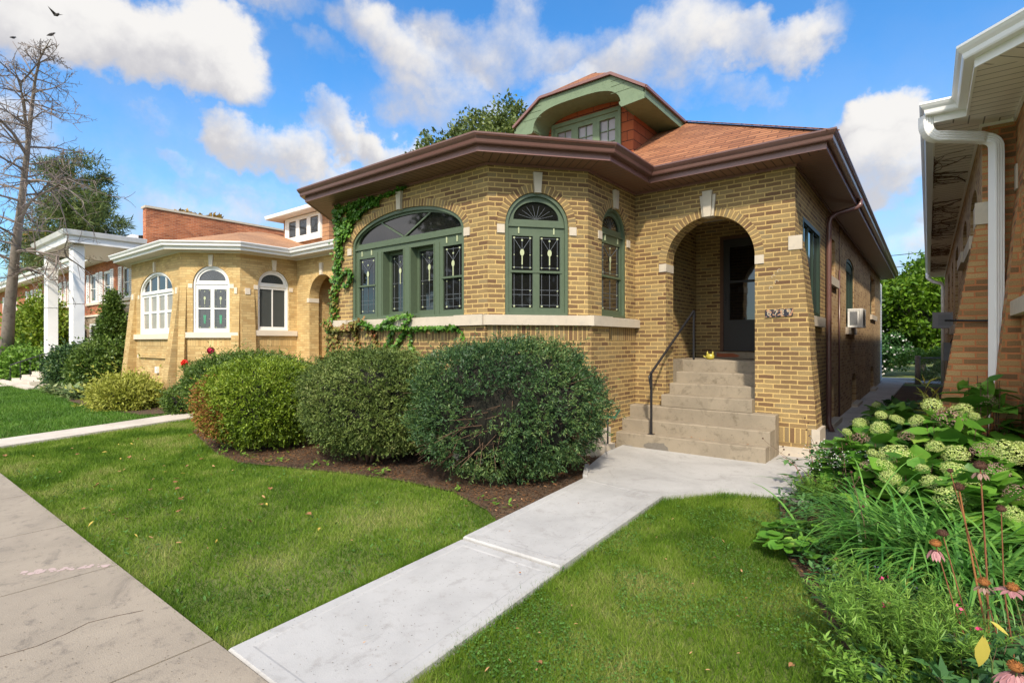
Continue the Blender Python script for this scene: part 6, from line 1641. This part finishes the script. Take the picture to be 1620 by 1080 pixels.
for k in range(44):
    f_ = .20 + .78 * (k / 44); i = f_ * (len(tp) - 1); j = int(i); p = tp[j].lerp(tp[min(j + 1, len(tp) - 1)], i - j)
    az = k * 2.4 + G.normal() * .3; L = max(.6, 4.0 * (1 - f_) ** .62 * G.uniform(.6, 1.05))
    branch(p, Vector((math.cos(az), math.sin(az) * .6, .18 + .5 * max(0, f_ - .7))), L, .055 * (1.3 - f_), 2)
for (a, b, L) in (((30, 350), (1, -.1, .02), 7.6), ((42, 245), (1, -.3, .02), 7.0), ((44, 220), (1, -.2, .06), 6.6), ((36, 300), (1, -.1, .0), 7.0), ((22, 400), (1, .1, .02), 6.4)):
    p = px(a[0], a[1], 4.5); branch(p, Vector(b), L, .07, 2, .05, .03)
tk.build('trunk', L_['bark'], t); br.build('branches', L_['deadwood'], t)
# birds
def bird(p, label, fly=False, az=0.0):
    t = thing('bird', label, 'bird', tuple(p)); b = MB(); s = .11; c, sn = math.cos(az), math.sin(az)
    prof = [(-1.0, .05, .0), (-.6, .22, .02), (0, .42, .0), (.45, .40, .06), (.75, .22, .20), (.95, .22, .26), (1.1, .10, .24), (1.3, .02, .22)]
    up = .45 if not fly else 0
    b.tube([(p[0] + a * s * c, p[1] + a * s * sn, p[2] + .06 + z_ * s + a * up * s) for a, r_, z_ in prof], [max(.002, r_ * s) for _, r_, _ in prof], 8)
    b.build('body', M['bird'], t); w_ = MB()
    for k in (-1, 1):
        tipv = (p[0] - .3 * s * c - k * sn * s * (2.2 if fly else .35), p[1] - .3 * s * sn + k * c * s * (2.2 if fly else .35), p[2] + (.22 if fly else .03))
        w_.face([(p[0] + .4 * s * c, p[1] + .4 * s * sn, p[2] + .08), tipv, (p[0] - .8 * s * c, p[1] - .8 * s * sn, p[2] + .04), (p[0] - .2 * s * c, p[1] - .2 * s * sn, p[2] + .09)])
    w_.build('wing', M['bird'], t)
M['bird'] = plain_mat('dark_feathers', (.04,.035,.035), .8)
bird(px(80, 58, 4.5), 'bird perched on the very top of the leafless tree', az=1.0); bird(px(20, 62, 4.5), 'bird perched on the upper left branch of the leafless tree', az=2.0)
bird(px(89, 27, 4.5), 'bird flying above the leafless tree', True, .4)
bw_ = MB(); a_, b_ = px(62, 95, 4.5), px(20, 66, 4.5); bw_.tube([px(56, 125, 4.5), px(36, 90, 4.5), b_], [.03, .02, .012], 4); bw_.build('branch', L_['deadwood'], t)

# ------------------------------------------------------------------ small things
# roses by the yellow house
red_ = leaf_mat('red_rose_petal', [(0,(.62,.02,.01)),(1,(.85,.06,.03))], .5, .15); mag_ = leaf_mat('crimson_rose_petal', [(0,(.45,.01,.06)),(1,(.68,.04,.14))], .5, .15)
def rose(x, y, h, lab, pm):
    t = thing('rose_bush', lab, 'flower', (x, y, .08)); m_ = MB(); m_.tube([(x + .1, y, .08), (x + .04, y, h * .6), (x, y, h)], [.012, .008, .006], 5); m_.build('stem', L_['twig'], t)
    U = rdir(60); V, F = instances(OVAL, OVALF, np.array([x + .05, y, h - .25]) + U * np.array([.20, .14, .16]), U, np.tile([0, 0, 1.0], (60, 1)), np.full(60, .11)); npmesh('foliage', V, F, L_['ivy'], t)
    U = rdir(46); V, F = instances(ROUND, ROUNDF, np.array([x, y, h + .02]) + U * .045, np.cross(U, rdir(46)), U, np.full(46, .075)); npmesh('flower', V, F, pm, t)
rose(-13.80, 5.1, 1.10, 'rose with a bright red bloom beside the hedge', red_); rose(-13.0, 5.35, 1.40, 'taller rose with a crimson bloom behind the hedge', mag_)
# ceramic animal-shaped planter on the porch
t = thing('ceramic_planter', 'small yellow ceramic planter with ears on the porch floor beside the railing', 'ornament', (-2.78, 8.75, 1.326)); m_ = MB(); x0, y0, z0 = -2.78, 8.75, 1.326
m_.lathe((x0, y0, z0), [(.001, 0), (.06, .0), (.085, .03), (.09, .07), (.075, .11), (.06, .125), (.05, .12), (.045, .09), (.001, .08)], 20, 1.05, .85)
yc = plain_mat('yellow_glazed_ceramic', (.45, .38, .06), .25, .2, 25, spec=.6); m_.build('pot', yc, t)
for k in (-1, 1):
    m_ = MB(); m_.tube([(x0 + k * .045, y0, z0 + .10), (x0 + k * .062, y0, z0 + .145), (x0 + k * .058, y0, z0 + .185)], [.026, .020, .006], 8); m_.build('ear', yc, t)
m_ = MB(); m_.tube([(x0 - .08, y0 - .02, z0 + .05), (x0 - .125, y0 - .03, z0 + .06), (x0 - .135, y0 - .03, z0 + .09)], [.02, .015, .008], 8); m_.build('spout', yc, t)
t.scale = (.72, .72, .72)
# small green bird-shaped box by the yew
m_ = MB(); m_.tube([(-3.25, 6.15, .62), (-3.25, 6.15, .30)], .012, 6); 
t = thing('garden_ornament', 'small dark green metal ornament poking out beside the yew', 'ornament', (-3.25, 6.15, .3)); m_.build('stake', M['iron'], t)
m_ = MB(); gm_ = plain_mat('teal_green_metal', (.02, .10, .06), .4); m_.bar((-3.33, 6.08, .66), (-3.16, 6.20, .64), .09, .02); m_.bar((-3.17, 6.19, .64), (-3.12, 6.23, .74), .05, .015); m_.build('plate', gm_, t)
# chain link fence at the end of the gangway
t = thing('chain_link_fence', 'chain link fence with a dark wooden end post at the far end of the gangway', 'fence', (0, 24.3, .0))
for x_, mt, r_ in ((-.30, L_['bark'], .085), (.62, M['steel'], .035)):
    m_ = MB(); m_.tube([(x_, 24.3, -.1), (x_, 24.3, 1.12)], r_, 8); m_.build('post', mt, t)
m_ = MB(); m_.tube([(-.30, 24.3, 1.04), (.62, 24.3, 1.06)], .022, 6); m_.build('rail', M['steel'], t); m_ = MB()
for k in range(-9, 14):
    for s in (-1, 1):
        xa = -.22 + k * .075; zb, zt_ = .12, 1.02
        if s > 0: a_, b_ = xa, xa + .9
        else: a_, b_ = xa + .9, xa
        p, q_ = Vector((a_, 24.3, zb)), Vector((b_, 24.3, zt_))
        def clip(p, q_, lim, sg):
            if (p.x - lim) * sg < 0 and (q_.x - lim) * sg < 0: return None
            if (p.x - lim) * sg < 0: p = p.lerp(q_, (lim - p.x) / (q_.x - p.x))
            if (q_.x - lim) * sg < 0: q_ = p.lerp(q_, (lim - p.x) / (q_.x - p.x))
            return p, q_
        r = clip(p, q_, -.22, 1); r = clip(*r, .60, -1) if r else None
        if r: m_.bar(r[0], r[1], .006, .006, up=(0, 1, 0))
m_.build('wire_mesh', M['steel'], t)
# overhead wires beyond the houses
for k, z_ in enumerate((8.4, 7.6, 6.9)):
    m_ = MB(); m_.tube([(-30, 52 + k, z_ + 1), (-2, 50 + k, z_ - .15), (30, 52 + k, z_ + 1)], .025, 4); tag(m_.build('power_line', M['black']), 'thin black overhead wire crossing the sky beyond the cedar', 'wire', 'overhead wires')
# bits on the landing / steps and fallen leaves
leafmats = [leaf_mat('fallen_leaf_tan', [(0,(.38,.19,.08)),(1,(.52,.30,.15))], .8, .1), leaf_mat('fallen_leaf_brown', [(0,(.24,.11,.05)),(1,(.36,.17,.07))], .8, .1), leaf_mat('fallen_leaf_yellow', [(0,(.55,.38,.06)),(1,(.6,.45,.12))], .8, .1)]
protos = []
for k, lm_ in enumerate(leafmats):
    me = bpy.data.meshes.new('fallen_leaf'); tv = OVAL.copy() if k != 1 else HEART.copy(); tv[:, 2] *= 2.2; tv[:, 2] += .08; me.from_pydata(tv.tolist(), [], (OVALF if k != 1 else HEARTF).tolist()); me.materials.append(lm_); protos.append(me)
def fall(n, poly, grp, lab, dz, s0=.03, s1=.065):
    c = 0; xs = [p[0] for p in poly]; ys = [p[1] for p in poly]
    while c < n:
        x_, y_ = G.uniform(min(xs), max(xs)), G.uniform(min(ys), max(ys))
        if not inpoly(np.array([x_]), np.array([y_]), poly)[0]: continue
        k = int(G.choice([0, 0, 0, 0, 1, 1, 2])); o = bpy.data.objects.new('fallen_leaf', protos[k]); COL.objects.link(o); o.location = (x_, y_, gz(y_) + dz); s = G.uniform(s0, s1); o.scale = (s, s, s)
        o.rotation_euler = (G.normal() * .25, G.normal() * .25, G.uniform(0, 6.28)); tag(o, lab, 'leaf', grp); c += 1
fall(64, [(-10.8, 1.4), (-3.05, 1.4), (-3.1, 3.0), (-7, 3.2), (-10, 3.5)], 'fallen leaves on the left lawn', 'small dry fallen leaf lying on the lawn left of the new walk', -.008, .03, .062)
fall(34, [(-1.8, 1.6), (-.5, 1.6), (-.5, 3.3), (-.95, 4.6), (-1.8, 4.8)], 'fallen leaves on the right lawn', 'small dry fallen leaf lying on the lawn right of the new walk', -.008, .018, .038)
fall(10, [(-2.8, 1.5), (-2.1, 1.5), (-2.2, 5), (-2.9, 5)], 'dry scraps on the new walk', 'tiny dry scrap lying on the pale new walk', .018, .008, .018)
fall(34, [(-3.9, 4.0), (-2.98, 3.4), (-3.05, 5.1), (-3.3, 5.7), (-3.6, 5.2)], 'fallen leaves in the mulch', 'small yellow or brown fallen leaf in the mulch beside the new walk', -.01, .02, .045)
fall(8, [(-3.4, 7.03), (-1.7, 7.03), (-1.7, 7.17), (-3.4, 7.17)], 'leaf scraps on the steps', 'tiny leaf scrap lying on the bottom concrete step', .19, .012, .03)

# fine grit and plant scraps on the paving
x, y = scatter(5200, -5.6, -.9, .1, 7.0); k = inpoly(x, y, W1) | inpoly(x, y, W2) | inpoly(x, y, W3) | ((y < 1.2) & (x < -2.4)); x, y = x[k], y[k]; n_ = len(x)
V, F = cards(np.stack([x, y, gzn(y) + .003 + .016 * inpoly(x, y, W2)], 1), unit(np.stack([G.normal(size=n_), G.normal(size=n_), np.zeros(n_)], 1)), np.tile([0, 0, 1.0], (n_, 1)), G.uniform(.003, .012, n_), G.uniform(.002, .006, n_))
tag(npmesh('grit', V, F, leaf_mat('grit_scrap', [(0,(.05,.035,.025)),(.7,(.13,.09,.05)),(1,(.3,.17,.07))], .9, 0)), 'fine grit and plant scraps scattered over the paving', 'grit', kind='stuff')
# ------------------------------------------------------------------ camera, light, sky
cam = bpy.data.cameras.new('Camera'); co = bpy.data.objects.new('Camera', cam); COL.objects.link(co)
cam.sensor_fit = 'HORIZONTAL'; cam.sensor_width = 36; cam.lens = 840.6 / 1620 * 36
cam.shift_y = (541.6 - 540) / 1620; cam.clip_end = 3000; cam.clip_start = .05
co.location = (0, 0, 1.6); co.rotation_euler = (rad(90), 0, math.atan2(math.sin(.6645), math.cos(.6645)))
sc.camera = co
SUN_AZ, SUN_EL = rad(SUNAZ), rad(SUNEL)      # azimuth measured from +Y (into the picture plane of the houses) clockwise
sd_ = Vector((math.sin(SUN_AZ) * math.cos(SUN_EL), math.cos(SUN_AZ) * math.cos(SUN_EL), math.sin(SUN_EL)))
sl_ = bpy.data.lights.new('Sun', 'SUN'); sl_.energy = SUNE; sl_.angle = rad(SUNA); sl_.color = (1, .92, .80)
so = bpy.data.objects.new('Sun', sl_); COL.objects.link(so); so.rotation_euler = sd_.to_track_quat('Z', 'Y').to_euler()
w = bpy.data.worlds.new('World'); sc.world = w; w.use_nodes = True; nt = w.node_tree
bg = nt.nodes['Background']; bg.inputs[1].default_value = SKYS
sky = nt.nodes.new('ShaderNodeTexSky'); sky.sky_type = 'NISHITA'; sky.sun_disc = False
sky.sun_elevation = SUN_EL; sky.sun_rotation = SUN_AZ; sky.air_density = 1.0; sky.dust_density = .6; sky.ozone_density = 2.5
hs = nt.nodes.new('ShaderNodeHueSaturation'); hs.inputs['Saturation'].default_value = 1.25; hs.inputs['Value'].default_value = SKYV; nt.links.new(sky.outputs[0], hs.inputs['Color'])
tc = nt.nodes.new('ShaderNodeTexCoord'); dirv = tc.outputs['Generated']
def vmath(op, a, b=None):
    n = nt.nodes.new('ShaderNodeVectorMath'); n.operation = op
    for i, x in enumerate((a, b)):
        if x is None: continue
        if isinstance(x, tuple): n.inputs[i].default_value = x
        else: nt.links.new(x, n.inputs[i])
    return n
def skydir(u, v):
    a = (u - 810) / 840.6; b = -(v - 541.6) / 840.6; s, c = math.sin(.6645), math.cos(.6645)
    return Vector((a * c - s, a * s + c, b)).normalized()
wn1 = nt.nodes.new('ShaderNodeTexNoise'); wn1.inputs['Scale'].default_value = 5.0; wn1.inputs['Detail'].default_value = 7; wn1.inputs['Roughness'].default_value = .58; nt.links.new(dirv, wn1.inputs['Vector'])
wsub = vmath('SUBTRACT', wn1.outputs['Color'], (.5, .5, .5)); wsc = vmath('SCALE', wsub.outputs[0]); wsc.inputs['Scale'].default_value = .26
dw_ = vmath('ADD', dirv, wsc.outputs[0]).outputs[0]
CL = [  # centre u, v, radius u, radius v, strength
 (150, 55, 215, 70, 1.0), (285, 85, 115, 75, 1.1), (40, 45, 120, 50, .7), (400, 10, 150, 34, .45), (488, 40, 60, 40, .35),
 (392, 228, 78, 46, .9), (505, 222, 62, 44, .85), (480, 190, 60, 30, .45), (615, 240, 95, 32, .8), (262, 262, 38, 22, .55), (500, 290, 70, 28, .6),
 (625, 70, 95, 60, .72), (770, 50, 120, 70, .75), (745, 165, 130, 60, .62), (690, 120, 110, 50, .6), (880, 60, 90, 50, .62), (1040, 95, 130, 70, .72), (1180, 75, 130, 36, .68), (1120, 150, 90, 34, .5), (890, 130, 90, 40, .6),
 (1395, 195, 75, 60, 1.1), (1400, 255, 95, 55, .9), (1440, 290, 80, 28, .6), (1445, 400, 80, 40, .55), (1560, 420, 120, 60, .5),
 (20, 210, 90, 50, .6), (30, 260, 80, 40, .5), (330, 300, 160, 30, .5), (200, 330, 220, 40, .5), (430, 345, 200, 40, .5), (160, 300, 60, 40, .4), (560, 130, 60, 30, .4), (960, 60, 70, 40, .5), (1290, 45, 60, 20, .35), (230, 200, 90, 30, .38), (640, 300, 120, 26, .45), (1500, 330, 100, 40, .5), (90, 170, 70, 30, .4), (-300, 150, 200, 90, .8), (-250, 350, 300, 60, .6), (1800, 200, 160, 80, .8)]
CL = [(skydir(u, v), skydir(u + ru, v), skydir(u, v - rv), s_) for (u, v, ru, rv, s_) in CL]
for az_, el_, r_, s_ in ((200, 35, .45, .9), (235, 50, .35, .9), (150, 55, .40, .9), (120, 30, .4, .9), (230, 18, .4, .8), (170, 15, .4, .8)):  # unseen clouds behind the camera, added to brighten the shade with neutral light
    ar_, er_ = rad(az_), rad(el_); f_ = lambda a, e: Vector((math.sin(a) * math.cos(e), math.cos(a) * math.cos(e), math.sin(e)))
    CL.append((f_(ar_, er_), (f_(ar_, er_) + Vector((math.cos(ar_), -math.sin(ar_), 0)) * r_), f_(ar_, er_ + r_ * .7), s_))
acc = None; accb = None
for (c, c1, c2, st_) in CL:
    ex = (c1 - c); lx = ex.length; ex.normalize(); ey = (c2 - c); ly = ey.length; ey.normalize()
    dv = vmath('SUBTRACT', dw_, tuple(c)).outputs[0]
    px = math_(nt, 'DIVIDE', vmath('DOT_PRODUCT', dv, tuple(ex)).outputs['Value'], lx); py = math_(nt, 'DIVIDE', vmath('DOT_PRODUCT', dv, tuple(ey)).outputs['Value'], ly)
    pz = math_(nt, 'GREATER_THAN', vmath('DOT_PRODUCT', dirv, tuple(c)).outputs['Value'], .3)
    r2_ = math_(nt, 'ADD', math_(nt, 'MULTIPLY', px, px), math_(nt, 'MULTIPLY', py, py))
    bl = math_(nt, 'MULTIPLY', math_(nt, 'MULTIPLY', smooth(nt, r2_, 0.0, 2.1, st_, 0.0), 1.0), pz)
    acc = bl if acc is None else math_(nt, 'MAXIMUM', acc, bl)
    sh_ = math_(nt, 'MULTIPLY', bl, math_(nt, 'ADD', math_(nt, 'ADD', math_(nt, 'MULTIPLY', py, .5), math_(nt, 'MULTIPLY', px, .35)), .5))
    accb = sh_ if accb is None else math_(nt, 'MAXIMUM', accb, sh_)
det = nt.nodes.new('ShaderNodeTexNoise'); det.inputs['Scale'].default_value = 6.5; det.inputs['Detail'].default_value = 9; det.inputs['Roughness'].default_value = .6; nt.links.new(dirv, det.inputs['Vector'])
dens = math_(nt, 'ADD', acc, math_(nt, 'MULTIPLY', math_(nt, 'SUBTRACT', det.outputs['Fac'], .5), 1.55))
sepd = nt.nodes.new('ShaderNodeSeparateXYZ'); nt.links.new(dirv, sepd.inputs[0])
# thin veil, and the fill clouds added elsewhere round the sky
alpha = smooth(nt, dens, .12, .92)
veil = math_(nt, 'MULTIPLY', smooth(nt, sepd.outputs[2], .02, .50, .85, 0.06), smooth(nt, det.outputs['Fac'], .3, .62, .35, .9))
alpha = math_(nt, 'MAXIMUM', alpha, veil)
shade = smooth(nt, math_(nt, 'ADD', accb, math_(nt, 'MULTIPLY', math_(nt, 'SUBTRACT', det.outputs['Fac'], .5), .9)), .12, .72)
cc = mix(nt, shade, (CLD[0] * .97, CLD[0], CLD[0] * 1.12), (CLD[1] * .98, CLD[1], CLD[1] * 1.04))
deep = mix(nt, 1.0, hs.outputs[0], (.52, .92, 1.08), 'MULTIPLY')
cloud_fill = smooth(nt, vmath('DOT_PRODUCT', dirv, tuple(sd_)).outputs['Value'], -.1, .95, 1.0, 3.0)  # clouds boosted towards the sun, added as soft fill from out of view
ccs = vmath('SCALE', cc); nt.links.new(cloud_fill, ccs.inputs['Scale'])
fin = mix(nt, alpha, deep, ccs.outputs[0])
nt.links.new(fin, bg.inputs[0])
vs = sc.view_settings; vs.view_transform = 'Standard'; vs.look = 'None'; vs.exposure = EXPO; vs.gamma = 1
vs.use_white_balance = True; vs.white_balance_temperature = 6950
sc.render.engine = 'CYCLES'
sc.render.resolution_x = 1024; sc.render.resolution_y = 682
sc.cycles.max_bounces = 8; sc.cycles.diffuse_bounces = 6; sc.cycles.transparent_max_bounces = 8
